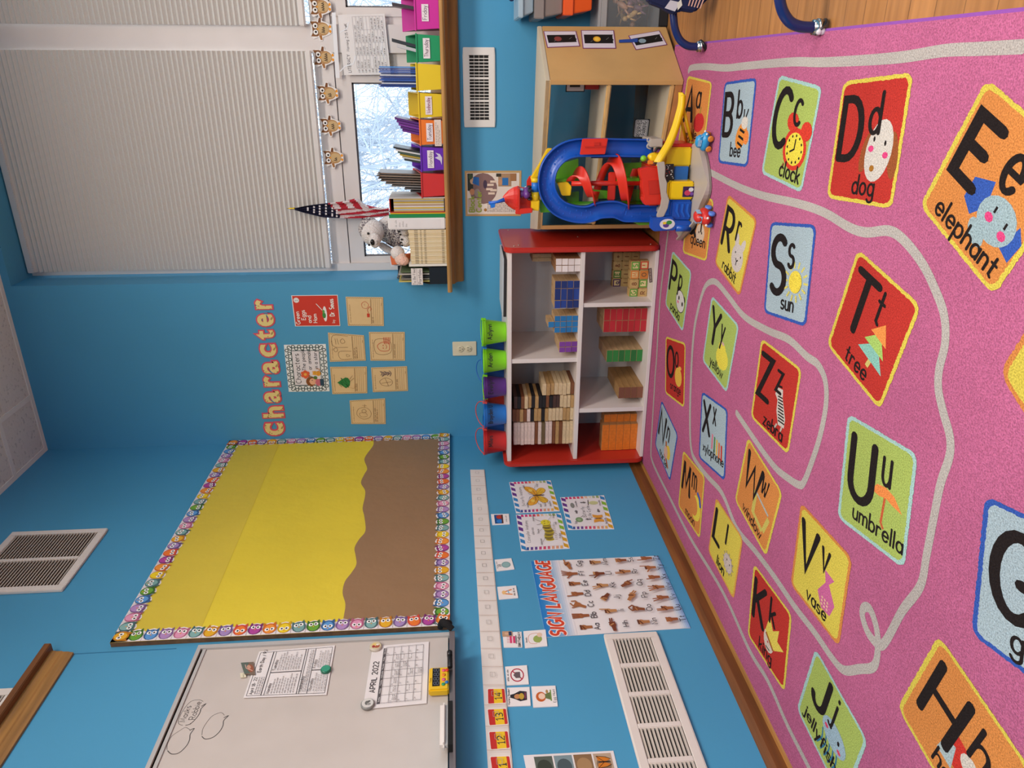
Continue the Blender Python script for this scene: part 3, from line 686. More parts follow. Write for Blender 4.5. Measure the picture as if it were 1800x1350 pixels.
# small picture cards under the strip
CARDS = [
 ('picture_card', 'small card with a blue and red picture under the strip near the shelf', [(865.4, 923.7), (863, 905), (894.4, 904.3), (896, 922.2)], 'a'),
 ('picture_card', 'small card with a grey round shape under the strip left of the caterpillar poster', [(872.8, 1005.2), (869.6, 985.2), (898.7, 982.4), (904.3, 1001.5)], 'b'),
 ('picture_card', 'small card with an orange figure above the sign language poster', [(877, 1055), (874, 1033), (907, 1030.5), (911, 1052)], 'c'),
 ('picture_card', 'small birthday card with a pink cake under the strip', [(885.6, 1139.3), (883.3, 1113.3), (916.7, 1111.8), (918.2, 1138.9)], 'd'),
 ('picture_card', 'small card with a green egg drawing below the birthday card', [(922.9, 1140.4), (920, 1111), (958.9, 1108), (962.2, 1136.7)], 'e'),
 ('picture_card', 'small no school card with a red crossed circle', [(890.7, 1206), (887.8, 1173.3), (926.2, 1170.7), (929.6, 1203.8)], 'f'),
 ('picture_card', 'small mystery reader card with a dark figure, beside number 14', [(892.2, 1243.3), (891, 1210.4), (930.7, 1208.9), (932.9, 1241.6)], 'g'),
 ('picture_card', 'small egg hunt card with an orange haired head and basket', [(937.3, 1244.9), (934, 1208.2), (976.2, 1206.7), (980.4, 1242.7)], 'h')]
for nm, lb, c, k in CARDS:
    p = sheet(nm, lb, 'card', lq(c, .0), 10, 11.5, 'f1e9e6', 'small event cards under the strip', thick=.003)
    if k == 'a': p.rect(.8, 4, 9.2, 9.6, '1d4f8a'); p.ell(3, 6.5, 1.7, 2, '2f7fd0'); p.ell(7, 6.3, 1.9, 2.1, 'b43a2a'); p.rect(.8, 4, 9.2, 5, '5a3328'); p.scrib(2, 8, 1.6, 1.1, K)
    elif k == 'b': p.ell(4.6, 4.6, 2.7, 3, '7fa2a4'); p.ell(4.6, 4.6, 2, 2.3, '93b5b4'); p.text('18', 3.2, 8, 2, '4a4a50', .16); p.scrib(2, 8, 10.2, 1, K)
    elif k == 'c': p.line([(3, 3), (4, 7.5), (5.5, 7.5), (7, 3)], .9, 'e08a4a'); p.ell(5, 8, 1.6, 1.2, 'f0c080'); p.line([(4, 5), (6.5, 5.5)], .7, '8ab4d0'); p.scrib(2, 8, 1.4, 1.3, K, .2)
    elif k == 'd':
        p.rect(2.6, 4, 7.2, 7.4, 'd83a6c'); p.rect(2.6, 5.4, 7.2, 6.2, 'f4c0cc')
        for i in range(5): p.rect(3+i*.9, 7.4, 3.25+i*.9, 9.2, 'd04a60')
        p.ell(4.9, 3.6, 3, .6, '8a8a8a'); p.text('BIRTHDAY', 5, .9, 1.5, '2a2226', .2, align='c')
    elif k == 'e': p.line([(q_.x, q_.y) for q_ in spline([(2, 5, 0), (2.4, 8.5, 0), (5, 9.4, 0), (7.6, 8.4, 0), (8.2, 5, 0), (7, 3.2, 0), (3.4, 3.2, 0)], 3, True)], .3, 'd8a090'); p.ell(4.6, 4.6, 2.2, 2.3, '9cae5a'); p.ell(7, 3.4, 1.4, 1.4, 'e8c8b0'); p.scrib(3, 7, 10, 1, K, .2)
    elif k == 'f':
        p.line([(5+3.3*math.cos(i*.35), 5.6+3.3*math.sin(i*.35)) for i in range(19)], .6, 'b8364a'); p.line([(2.8, 3.3), (7.2, 7.9)], .6, 'b8364a'); p.poly([(3.4, 4), (6.6, 4), (6.6, 6.4), (5, 7.6), (3.4, 6.4)], '6a5a5e'); p.scrib(2, 8, 10, 1.1, K, .2)
    elif k == 'g': p.poly([(3, 1.6), (7.5, 1.6), (8, 5), (6.5, 8), (6, 10), (4.5, 10), (3.6, 7.5), (2.4, 5)], '2c2a30'); p.ell(5, 6.4, 1.3, 1.6, 'c88a5a'); p.ell(5, 4.3, 1.7, 1.3, 'c4a03c'); p.rect(3.6, 2, 7, 2.8, '7a3a50'); p.text('Mystery Reader!', 5, 10.3, .85, K, .2, align='c')
    elif k == 'h': p.ell(4.8, 7.4, 2.4, 2.4, 'c8632c'); p.ell(5, 7, 1.5, 1.6, 'f2cdb4'); p.poly([(3, 2.6), (7, 2.6), (6, 5.4), (4, 5.4)], '6a7a4a'); p.rect(2.6, 2.4, 8, 3, '7a9a4c'); p.ell(7.2, 4.4, .9, .6, 'b08a50'); p.text('Egg Hunt', 5, .6, 1.2, '5a5458', .12, align='c')
    p.done()
p = sheet('snapshot', 'tiny snapshot stuck on the corner of the birthday card', 'photo', lq([(883, 1119.5), (882.5, 1110.5), (900, 1110), (901, 1118.5)], .004), 10, 14, 'c29a78'); p.rect(1, 1, 9, 5, '2e3a5c'); p.ell(5, 8, 2.4, 2.8, 'd8ae90'); p.done()
# ---- posters
def stripes(p, w, h, b):
    cols_t = ['6a3a8a', '6a3a8a', '6a3a8a', '3a86c0', '3a86c0', '3a86c0']; cols_b = ['d8a22a', 'd8a22a', 'd8a22a', '8aba3a', '8aba3a', '3a86c0']
    n = 6
    for i in range(n):
        x = w*i/n
        p.poly([(x+1, h-b), (x+w/n*.62, h-b), (x+w/n*.95, h-1), (x+w/n*.35, h-1)], (cols_t[::-1])[i])
        p.poly([(x+1, 1), (x+w/n*.62, 1), (x+w/n*.95, b), (x+w/n*.35, b)], cols_b[i])
    ct = ['d23a7c', 'd23a7c', 'd84a6a', 'd84a6a', 'e07a5a', 'e8c0a0', 'e0d8c0', 'b0b890', '9ab070']
    cl = ['3a5a9a', '6a4a90', '6a4a90', 'c04a80', 'd04a6a', 'd0607a', 'e0a080', 'e0a080', 'e8b060']
    for i in range(9):
        y = h-b-(h-2*b)*i/9
        p.poly([(w-b, y), (w-1, y), (w-1, y-(h-2*b)/9*.6), (w-b, y-(h-2*b)/9*.7)], ct[i]); p.poly([(1, y), (b, y-1), (b, y-(h-2*b)/9*.7), (1, y-(h-2*b)/9*.6)], cl[i])
    p.rect(b, b, w-b, h-b, 'e9e2e2')
def anat(label, c): return sheet('anatomy_poster', label, 'poster', lq(c, .0), 110, 85, 'f0eaec', thick=.0015)
p = anat('butterfly anatomy poster with striped border under the strip, nearest the shelf', [(907.2, 902.8), (895, 848.3), (967.8, 845), (983.9, 898.9)])
stripes(p, 110, 85, 9)
p.text('Butterfly Anatomy', 55, 64, 6, '4a4448', .1, align='c')
for s in (-1, 1):
    cx = 55; T = lambda a, b_: (cx+s*a, b_)
    up = [T(1, 40), T(8, 48), T(20, 56), (T(30, 58)), T(33, 52), T(28, 42), T(16, 36), T(2, 36)]; lo = [T(1, 38), T(14, 36), T(24, 30), T(26, 22), T(18, 17), T(8, 22), T(2, 31)]
    for pg, c in ((lo, 'e8b83c'), (up, 'eaa93a')):
        pg = [(q_.x, q_.y) for q_ in spline([(*e, 0) for e in pg], 4, True)]; p.poly(pg, c); p.line(pg+[pg[0]], .7, 'a06a20')
    for e in (T(24, 54), T(30, 47), T(20, 42), T(22, 24), T(13, 22)): p.line([T(2, 38), e], .5, 'a06a20')
    p.ell(*T(18, 47), 5, 4, 'f2cc60'); p.line([T(1, 43), T(4, 50), T(9, 53)], .6, '3a3030')
p.ell(55, 33, 2, 12, '5a4030')
for x, y, s_, ex, ey in ((14, 58, 'Antenna', 50, 51), (84, 57, 'Eyes', 58, 44), (14, 33, 'Head', 53, 42), (14, 24, 'Thorax', 54, 37), (14, 14, 'Abdomen', 54, 26), (84, 30, 'Wings', 78, 38)):
    p.text(s_, x, y, 3.4, '4a4448', .14); p.line([(x+8, y+4), (ex, ey)], .4, '4a4448')
p.done()
p = anat('caterpillar anatomy poster with striped border left of the butterfly poster', [(916.3, 969.4), (907, 905.6), (985.7, 902.8), (1001.5, 964.8)])
stripes(p, 110, 85, 9); p.text('Caterpillar Anatomy', 55, 66, 5.6, '4a4448', .1, align='c'); p.text('(larva)', 55, 57, 5, '4a4448', .1, align='c')
for i in range(9):
    p.ell(28+5.2*i, 31+1.6*math.sin(i*1.1), 4.6, 9-abs(i-4)*.3, ['c9b23a', '8a7a3a'][i % 2], 14); p.ell(28+5.2*i, 31+1.6*math.sin(i*1.1), 1.2, 7, '6a5a2a', 8)
    p.line([(28+5.2*i, 22), (28+5.2*i, 17)], .9, '8a6a3a')
p.ell(79, 33, 9, 9, 'e2d23c'); p.ell(76, 35, 1, 1.4, '2a2620', 8); p.ell(83, 35, 1, 1.4, '2a2620', 8); p.line([(76, 29), (80, 27.5), (84, 29)], .6, '5a4a20')
p.line([(76, 41), (72, 50)], .8, '5a5020'); p.line([(83, 41), (88, 49)], .8, '5a5020')
for x, y, s_, ex, ey in ((12, 46, 'Abdomen', 30, 40), (45, 48, 'Thorax', 60, 40), (84, 53, 'Antennae', 86, 48), (92, 15, 'Mouth', 84, 28), (70, 14, 'Legs', 66, 20), (28, 11, 'Prolegs', 42, 18)):
    p.text(s_, x, y, 3.4, '4a4448', .14); p.line([(x+8, y+(4 if y < 40 else -1)), (ex, ey)], .4, '4a4448')
p.done()
p = anat('butterfly life cycle poster with striped border, lowest of the three anatomy sheets', [(998.7, 931.9), (984.8, 875), (1061.7, 871.3), (1079.6, 930.6)])
stripes(p, 110, 85, 9); p.text('Butterfly', 55, 45, 6.5, '4a4448', .12, align='c'); p.text('Life Cycle', 55, 35, 6.5, '4a4448', .12, align='c')
p.ell(30, 60, 8, 7, '7a9a6a'); p.ell(30, 60, 4, 3.5, '9ab48a'); p.line([(38, 56), (44, 50)], 1, '6a5a40'); p.text('Egg', 17, 66, 4, '4a4448', .14)
p.ell(78, 66, 9, 4, '8a8a84'); p.text('Caterpillar', 72, 57, 3.4, '4a4448', .14)
p.ell(84, 25, 6, 9, 'c9c890'); p.line([(76, 36), (94, 34)], 1.4, '4a3a2a'); p.text('Chrysalis', 74, 12, 3.4, '4a4448', .14)
for s in (-1, 1): p.poly([(32, 24), (32+s*4, 33), (32+s*13, 34), (32+s*10, 24), (32+s*11, 15), (32+s*4, 15)], 'e09a3a')
p.ell(32, 24, 1.2, 8, '4a3020'); p.text('Butterfly', 15, 10, 3.4, '4a4448', .14)
for x, y, r in ((55, 62, 0), (86, 45, -PI/2), (57, 20, PI), (30, 43, PI/2)):
    T = lambda a, b_: (x+a*math.cos(r)-b_*math.sin(r), y+a*math.sin(r)+b_*math.cos(r)); p.poly([T(-5, -1.5), T(1, -1.5), T(1, -3.5), T(6, 0), T(1, 3.5), T(1, 1.5), T(-5, 1.5)], '6a6668')
p.done()
# sign language chart
p = sheet('sign_language_poster', 'large white and blue sign language chart of hand shapes', 'poster', lq([(959.5, 1121), (933.3, 987.8), (1156.4, 977.8), (1213.5, 1104.5)], .0), 170, 220, 'ece4e2', thick=.0015)
for i in range(14):
    f = i/13; c = tuple(int(a+(b_-a)*f**1.2) for a, b_ in zip((38, 124, 196), (232, 226, 228))); hx = '%02x%02x%02x' % c
    p.rect(0, 220-(i+1)*3.4, 170, 220-i*3.4, hx)
for i in range(5): p.rect(0, i*3, 170, i*3+3, ['8fb0dc', 'a8c2e2', 'c0d2e6', 'd4dee8', 'e2e2e6'][i])
p.text('SIGN LANGUAGE', 85, 190, 21, 'f4e6e0', .36, align='c', sp=3.0, wx=.715, slant=.12); p.text('SIGN LANGUAGE', 85, 190, 21, 'd8482c', .2, align='c', sp=3.0, wx=.715, slant=.12)
SK = ['a8693f', '8a4f30', 'c08a58', '9a5a38', 'b57a4c', '7a4028']
def hand(p, x, y, s, kind, c, dk):
    T = lambda a, b_: (x+a*s, y+b_*s)
    fing = {'B': (1, 1, 1, 1), 'D': (1, 0, 0, 0), 'F': (0, 1, 1, 1), 'I': (0, 0, 0, 1), 'K': (1, 1, 0, 0), 'L': (1, 0, 0, 0), 'R': (1, 1, 0, 0), 'U': (1, 1, 0, 0), 'V': (1, 1, 0, 0), 'W': (1, 1, 1, 0), 'Y': (0, 0, 0, 1), 'Z': (1, 0, 0, 0), 'X': (.5, 0, 0, 0)}.get(kind, (0, 0, 0, 0))
    side = kind in 'CGHOPQ'
    rot = {'C': -.5, 'G': -1.3, 'H': -1.5, 'P': -2.2, 'Q': -2.6, 'O': -.2, 'J': .8}.get(kind, 0)
    R_ = lambda a, b_: T(a*math.cos(rot)-b_*math.sin(rot), a*math.sin(rot)+b_*math.cos(rot))
    p.poly([R_(-.2, -1), R_(.2, -1), R_(.24, -.3), R_(-.24, -.3)], c); p.ell(*R_(0, 0), .38*s, .42*s, c, 12)
    spread = .12 if kind in 'VWFK' else .02
    for i, f in enumerate(fing):
        xb = -.27+.18*i; 
        if f: p.line([R_(xb, .2), R_(xb+(i-1.5)*spread*1.6, .55+.45*f)], .17*s, c, True, True)
        else: p.ell(*R_(xb, .34), .11*s, .15*s, dk if not side else c, 8)
    if kind in 'GHPQ':
        p.line([R_(-.2, .2), R_(-.1, .95)], .17*s, c, True, True)
        if kind in 'HP': p.line([R_(0, .2), R_(.15, .95)], .17*s, c, True, True)
    if kind in 'CO':
        for sg in (-1, 1): p.line([R_(sg*.25, .1), R_(sg*.45, .5), R_(sg*(.2 if kind == 'C' else .05), .9)], .18*s, c, True, True)
    if kind in 'LYCF': p.line([R_(-.25, -.1), R_(-.8, .45 if kind != 'Y' else .3)], .17*s, c, True, True)
    else: p.line([R_(-.3, -.1), R_(.12, .12)], .16*s, dk, True, True)
pos = []
for r, row in enumerate((['A', 'B', 'C', 'D', 'E', 'F', 'G'], ['H', 'I', 'J', 'K', 'L', 'M'], ['N', 'O', 'P', 'Q', 'R', 'S'], ['T', 'U', 'V', 'W', 'X', 'Y', 'Z'])):
    for c_, ch in enumerate(row):
        n = len(row); x = 14+ (142/(n-1))*c_; y = 160-44*r
        hand(p, x, y, 13, ch, SK[(r*5+c_*3) % 6], SK[(r*5+c_*3+3) % 6] if (c_+r) % 2 else '6a3a26'); p.text(ch+ch.lower(), x, y-24, 9, '3a3438', .13, align='c')
p.done()
# photo sheet at the lower left edge
q = lq([(938, 1420), (920, 1328.5), (1078, 1320.5), (1100, 1410)], .0)
p = sheet('photo_poster', 'white sheet of nature photos with an orange butterfly at the lower left edge', 'poster', q, 90, 110, 'e8e0de', thick=.0015)
for i, (c1, c2) in enumerate((('5a6258', '3c4238'), ('7f9398', '4c5a5e'), ('8a6a4a', 'a8845c'), ('b8a088', '8a7058'))):
    y1 = 98-24*i; p.rect(4, y1-22, 86, y1, c1); p.ell(66, y1-11, 14, 9, c2)
p.k += 1
for s in (-1, 1): p.poly([(70, 14), (70+s*3, 22), (70+s*11, 23), (70+s*9, 12), (70+s*5, 6)], 'd07a26'); p.line([(70, 14), (70+s*11, 23)], .8, '1c1614'); p.line([(70+s*11, 23), (70+s*9, 12), (70+s*5, 6)], 1, '1c1614')
p.ell(70, 14, 1.2, 8, '1c1614'); p.ell(48, 36, 7, 5, 'b86a2c'); p.ell(40, 38, 4, 4, '2a2018'); p.done()
# ================================================================== back wall: paper things
def bq_(c, Y=0.0): return [B(*e, Y) for e in c]
Zc = lambda a, b_: (400+a/4.286, 500+b_/4.286)
# cut-out letters
FONT = None
def paper_letter(ch, label, x0, x1, y0, y1):
    a = B(x0, y1); b_ = B(x1, y0); w = b_.x-a.x; h = a.z-b_.z
    objs = []
    for nm, off, m, dep, yy in (('paper_letter', .075, mat('e0566a', 'paper'), .0016, -.0018), ('letter_face', .028, mat('ecd58a', 'dots'), .0012, -.0042)):
        cu = bpy.data.curves.new('f', 'FONT'); cu.body = ch; cu.size = 1; cu.offset = off; cu.extrude = .02; cu.resolution_u = 4
        o = bpy.data.objects.new('f', cu); COL.objects.link(o); dg = bpy.context.evaluated_depsgraph_get(); me = bpy.data.meshes.new_from_object(o.evaluated_get(dg))
        bpy.data.objects.remove(o); bpy.data.curves.remove(cu)
        co = [v.co.copy() for v in me.vertices]
        lo = V((min(q.x for q in co), min(q.y for q in co), 0)); hi = V((max(q.x for q in co), max(q.y for q in co), 0))
        if nm == 'paper_letter': l0, h0 = lo, hi
        sx = w/(h0.x-l0.x); sy = h/(h0.y-l0.y); cx = (l0.x+h0.x)/2
        for v, q in zip(me.vertices, co): v.co = ((q.x-cx)*sx, -q.z/.02*dep/2, (q.y-l0.y)*sy)
        for p_ in me.polygons: p_.use_smooth = False
        me.materials.clear(); me.materials.append(m); me.name = nm
        ob = bpy.data.objects.new(nm, me); COL.objects.link(ob); objs.append(ob)
        if nm == 'paper_letter': ob.location = ((a.x+b_.x)/2, yy, b_.z)
        else: ob.parent = objs[0]; ob.location = (0, yy+.0018, 0)
    return tag(objs[0], label, 'letter', 'cut-out letters spelling character')
for ch, lb, x0, x1, y0, y1 in (('c', 'first yellow and pink paper letter c, nearest the bulletin board', 465, 500.5, 740, 767.5), ('h', 'yellow and pink paper letter h', 461.5, 499, 711.5, 736), ('a', 'yellow and pink paper letter a between h and r', 464, 493.5, 684, 709.5), ('r', 'yellow and pink paper letter r in the middle of the word', 463, 492, 658, 681), ('a', 'yellow and pink paper letter a between r and c', 461.5, 491, 632, 658.5), ('c', 'second yellow and pink paper letter c, beside the t', 457, 487, 602, 629.5), ('t', 'yellow and pink paper letter t', 446, 483.5, 578, 598.5), ('e', 'yellow and pink paper letter e', 451.5, 482.5, 549, 575.5), ('r', 'last yellow and pink paper letter r, nearest the window', 448, 479, 524, 545)):
    paper_letter(ch, lb, x0, x1, y0, y1)
K = '3a3430'
p = sheet('vocabulary_poster', 'white Characters poster with a dark honeycomb border and girl with flower', 'poster', bq_([(507.8, 688.5), (499, 606), (572.6, 604.5), (579.5, 687.5)]), 110, 85, 'e9ebe8')
for r in range(2):
    for i in range(15):
        x = 6+7*i
        for y in ((4.5 if (i+r) % 2 else 9.5), 85-(4.5 if (i+r) % 2 else 9.5)):
            if r == 0: p.ell(x, y, 4.4, 4.4, '24403c', 6, .5); p.k -= 1
for i in range(11):
    y = 12+6.1*i
    for x in ((4.5 if i % 2 else 9.5), 110-(4.5 if i % 2 else 9.5)): p.ell(x, y, 4.4, 4.4, '24403c', 6, .5); p.k -= 1
p.k += 1
for i in range(15):
    x = 6+7*i
    for y in ((4.5 if i % 2 else 9.5), 85-(4.5 if i % 2 else 9.5)): p.ell(x, y, 2.5, 2.5, 'e9ebe8', 8); p.k -= 1
for i in range(11):
    y = 12+6.1*i
    for x in ((4.5 if i % 2 else 9.5), 110-(4.5 if i % 2 else 9.5)): p.ell(x, y, 2.5, 2.5, 'e9ebe8', 8); p.k -= 1
p.k += 2
p.rect(14, 14, 97, 72, '24403c'); p.rect(16, 15.5, 95.5, 70.5, 'e6dfe0')
p.text('Characters', 20, 57, 10.5, '3a3a3a', .12, wx=1.0); p.text('The people', 50, 45, 7.4, '3a3a3a', .13); p.text('or animals', 52, 33, 7.4, '3a3a3a', .13); p.text('in a story', 54, 20, 7.4, '3a3a3a', .13)
p.ell(24, 37, 11, 10, '8a5228'); p.ell(24, 33, 7.5, 7.5, 'eab08a'); p.ell(27, 34, 1, 1.3, K, 8); p.line([(17, 39), (24, 42), (31, 39)], 3, '8a5228')
for i in range(6): p.ell(41+6*math.cos(i*1.05), 47+6*math.sin(i*1.05), 4, 4, 'e2643a', 10)
p.ell(41, 47, 3.2, 3.2, 'f0b04a'); p.line([(38, 41), (33, 28)], 1.4, '4a6a3a'); p.poly([(14, 15), (30, 15), (30, 26), (20, 28), (14, 24)], 'd0707c'); p.rect(14, 10, 30, 18, '2e4a5a'); p.ell(33, 27, 4, 4, '5a7a3a'); p.rect(30, 15, 41, 23, 'e8e0da')
p.ell(43, 20, 6, 5, 'e09a34'); p.ell(44, 27, 5, 4.6, 'e8a63c'); p.poly([(39.5, 29), (41, 33.5), (43, 30.5)], 'e8a63c'); p.poly([(45, 30.5), (47.5, 33.5), (48.5, 29)], 'e8a63c'); p.line([(48, 18), (53, 17), (54, 24)], 1.2, 'c07a24'); p.ell(43, 27, .7, .8, K, 6); p.ell(46, 27, .7, .8, K, 6)
p.done()
p = sheet('book_cover_print', 'red Green Eggs and Ham book cover print beside the window', 'poster', bq_([Zc(510, 315), Zc(480, 82), Zc(830, 78), Zc(850, 312)]), 85, 115, 'ece6e0')
p.rect(1.5, 1.5, 83.5, 113, 'cf3d2e'); 
for i, s_ in enumerate(('Green', 'Eggs', 'and', 'Ham')): p.text(s_, 6+(12 if i == 1 else 4 if i > 1 else 0), 101-14.5*i, 10, 'f0e6dc', .17)
p.ell(72, 104, 7, 7, 'e8e2dc'); p.text('1', 70, 100.5, 7, '6a7a9a', .14)
p.ell(34, 36, 21, 5, 'f0ece6'); p.ell(30, 38.5, 8, 4.5, '3f8a44'); p.ell(40, 39, 5, 3, '5aa04c'); p.line([(44, 42), (62, 56)], 1.8, 'e8e0d8')
p.text('by', 9, 13, 7, 'f0e6dc', .14); p.text('Dr. Seuss', 28, 12.5, 11, 'f0e6dc', .2, wx=.76); p.done()
TAN = [('tan drawing page with a small red scribble figure, below the red cover', [(908, 310), (890, 92), (1172, 95), (1178, 312)], 0),
 ('curling tan drawing page of outlined boxes beside the Characters poster', [(772, 582), (757, 362), (1028, 382), (1042, 572)], 1),
 ('tan drawing page with a red striped round figure', [(1077, 573), (1065, 357), (1335, 357), (1337, 573)], 2),
 ('tan drawing page with a green scribbled tree shape', [(790, 825), (773, 620), (1050, 617), (1053, 818)], 3),
 ('tan drawing page with a leaf and dark bug shape', [(1095, 810), (1082, 625), (1352, 615), (1360, 800)], 4),
 ('tan drawing page with a round pencil face, nearest the bulletin board', [(933, 1050), (920, 873), (1187, 857), (1192, 1050)], 5)]
rd = random.Random(9)
for lb, c, i in TAN:
    p = sheet('drawing_page', lb, 'drawing', bq_([Zc(*e) for e in c], 0), 85, 110, 'e0c08c', 'tan pages drawn by children', off=.0012)
    PB = '8a6a48'
    for a, b_ in (((3, 3), (82, 3)), ((82, 3), (82, 107)), ((82, 107), (3, 107)), ((3, 107), (3, 3))):
        n = 30; z = [(a[0]+(b_[0]-a[0])*j/n+(.6 if j % 2 else -.6)*(a[0] == b_[0]), a[1]+(b_[1]-a[1])*j/n+(.6 if j % 2 else -.6)*(a[1] == b_[1])) for j in range(n+1)]; p.line(z, 1.0, PB)
    p.scrib(10, 62, 99, 3, PB, .16, rd); p.text('Name', 60, 5, 2.6, PB, .14)
    for j in range(5): p.line([(6, 12+6*j), (80, 12+6*j)], .6, 'a8875c')
    p.line([(6, 38), (80, 38)], .8, PB); p.scrib(9, 30+12*(i % 3), 31, 5, PB, .12, rd)
    if i in (1, 5): p.scrib(9, 50, 24.5, 5, PB, .12, rd)
    sk = lambda pts, w, c_, cl=False: p.line([(q_.x, q_.y) for q_ in spline([(*e, 0) for e in pts], 4, cl)]+([pts[0]] if cl else []), w, c_)
    if i == 0:
        p.rect(26, 42, 37, 50, 'c8432c'); sk([(62, 44), (52, 50), (54, 62), (66, 64), (72, 54), (66, 46)], 1, 'c8573c', True); sk([(38, 45), (48, 48), (58, 40)], 1.4, 'c8573c'); sk([(46, 40), (50, 36), (56, 40)], 1.2, 'c8573c'); sk([(60, 56), (66, 57)], .8, 'c8573c')
    elif i == 1:
        for q_ in ([(8, 42), (8, 76), (30, 80), (32, 42)], [(44, 52), (46, 96), (78, 96), (78, 50)]): sk(q_, .9, PB)
        sk([(34, 84), (30, 92), (38, 96), (42, 88)], .9, PB, True); sk([(60, 60), (56, 70), (64, 74), (70, 66)], .9, PB, True); sk([(52, 80), (70, 84)], .8, PB); sk([(52, 88), (70, 90)], .8, PB); sk([(18, 48), (14, 56), (22, 58)], .8, PB, True)
    elif i == 2:
        sk([(24, 46), (22, 90), (62, 92), (60, 48)], .9, PB, True); sk([(32, 50), (30, 76), (44, 86), (54, 74), (54, 52)], 1.3, 'd0583c', True)
        for j in range(5): p.line([(50, 48+4*j), (70, 46+5*j)], 1.6, 'd0583c')
        p.ell(38, 68, 1.6, 1.6, 'd0583c', 8); p.ell(46, 68, 1.6, 1.6, 'd0583c', 8); sk([(36, 60), (42, 57), (48, 60)], 1, 'd0583c')
    elif i == 3:
        p.poly([(18, 66), (26, 54), (40, 52), (50, 58), (52, 66), (44, 80), (36, 92), (28, 80)], '2f7a3a')
        for j in range(16):
            x = rd.uniform(20, 42); y = rd.uniform(54, 80); p.line([(x, y), (x+9, y+rd.uniform(4, 9))], 1.5, ['1f5a2a', '3f8f4c'][j % 2])
        sk([(40, 52), (50, 40)], .9, PB); sk([(46, 54), (58, 44)], .9, PB); sk([(20, 52), (18, 40), (34, 38)], .9, 'c08a5a')
    elif i == 4:
        sk([(20, 60), (24, 80), (38, 86), (48, 68), (40, 50), (28, 48)], 1, PB, True); sk([(20, 60), (48, 70)], .9, PB); sk([(30, 82), (34, 50)], .9, PB)
        for j in range(8): sk([(56+rd.uniform(-4, 4), 82-4*j), (64, 78-4*j), (70+rd.uniform(-3, 3), 84-4*j)], 1.6, '5a4a5a')
    else:
        sk([(24, 50), (18, 72), (34, 90), (54, 84), (58, 62), (42, 46)], .9, PB, True); p.line([(q_.x, q_.y) for q_ in spline([(28, 58, 0), (26, 76, 0), (38, 82, 0), (40, 64, 0)], 4, True)], .8, PB); sk([(44, 60), (40, 70), (48, 74), (52, 66)], .9, PB, True); sk([(58, 66), (70, 64)], .8, PB); sk([(66, 72), (64, 58)], .8, PB)
    p.done()
# outlet
a = B(796, 625); b_ = B(837.3, 599.6)
t = thing('wall_outlet', 'cream double wall outlet above the shelf of blocks', 'outlet', ((a.x+b_.x)/2, 0, b_.z))
mb = MB(); mb.box((a.x, -.006, b_.z), (b_.x, 0, a.z), mat('e3d6b8', 'plastic')); mb.build('cover_plate', t, bevel=.002)
cx = (a.x+b_.x)/2; cz = (a.z+b_.z)/2
for dz in (.0195, -.0195):
    mb = MB(); M = Matrix.Translation((cx, -.0058, cz+dz)) @ Matrix.Rotation(PI/2, 4, 'X'); mb.lathe([(.0165, 0), (.0165, .0025), (.0155, .003)], mat('ded0b0', 'plastic'), 20, M)
    so = mb.build('socket', t)
    mb = MB(); mk = mat('2a2420')
    for dx in (-.006, .006): mb.box((cx+dx-.001, -.0092, cz+dz-.002), (cx+dx+.001, -.0085, cz+dz+.007), mk)
    mb.lathe([(.0022, 0), (.0022, .0006)], mk, 10, Matrix.Translation((cx, -.0086, cz+dz-.009)) @ Matrix.Rotation(PI/2, 4, 'X')); mb.build('socket_slots', so)
mb = MB(); mb.lathe([(.0028, 0), (.002, .0014)], mat('cfc09c', 'metal'), 10, Matrix.Translation((cx, -.006, cz)) @ Matrix.Rotation(PI/2, 4, 'X')); mb.build('screw', t)
# wall register under the sill
q = bq_([(816.4, 223.5), (814.4, 83), (869.3, 82.5), (870, 223.7)]); x0, x1, z0, z1 = q[0].x, q[1].x, q[2].z, q[0].z
t = thing('wall_register', 'white rectangular wall register under the window sill', 'vent', ((x0+x1)/2, 0, z0))
m = mat('e9e1da', 'gloss', .45); bx = .030; bz = .034
mb = MB()
for qq in (((x0, -.009, z0), (x0+bx, 0, z1)), ((x1-bx, -.009, z0), (x1, 0, z1)), ((x0+bx, -.009, z0), (x1-bx, 0, z0+bz-.008)), ((x0+bx, -.009, z1-bz+.008), (x1-bx, 0, z1))): mb.box(*qq, m)
mb.build('register_frame', t, bevel=.002)
mb = MB(); mb.box((x0+bx*.9, -.0015, z0+bz*.7), (x1-bx*.9, -.0005, z1-bz*.7), mat('17120f')); mb.build('dark_opening', t)
mb = MB()
for i in range(1, 20): x = x0+bx+(x1-x0-2*bx)*i/20; wdt = .0042 if i in (6, 13) else .0017; mb.box((x-wdt, -.008, z0+bz*.75), (x+wdt, -.005, z1-bz*.75), m)
mb.build('fins', t)
mb = MB()
for i in range(1, 4): z = z0+bz*.75+(z1-z0-1.5*bz)*i/4; mb.box((x0+bx, -.0042, z-.002), (x1-bx, -.002, z+.002), mat('8a8076', 'gloss'))
mb.build('damper_blades', t)
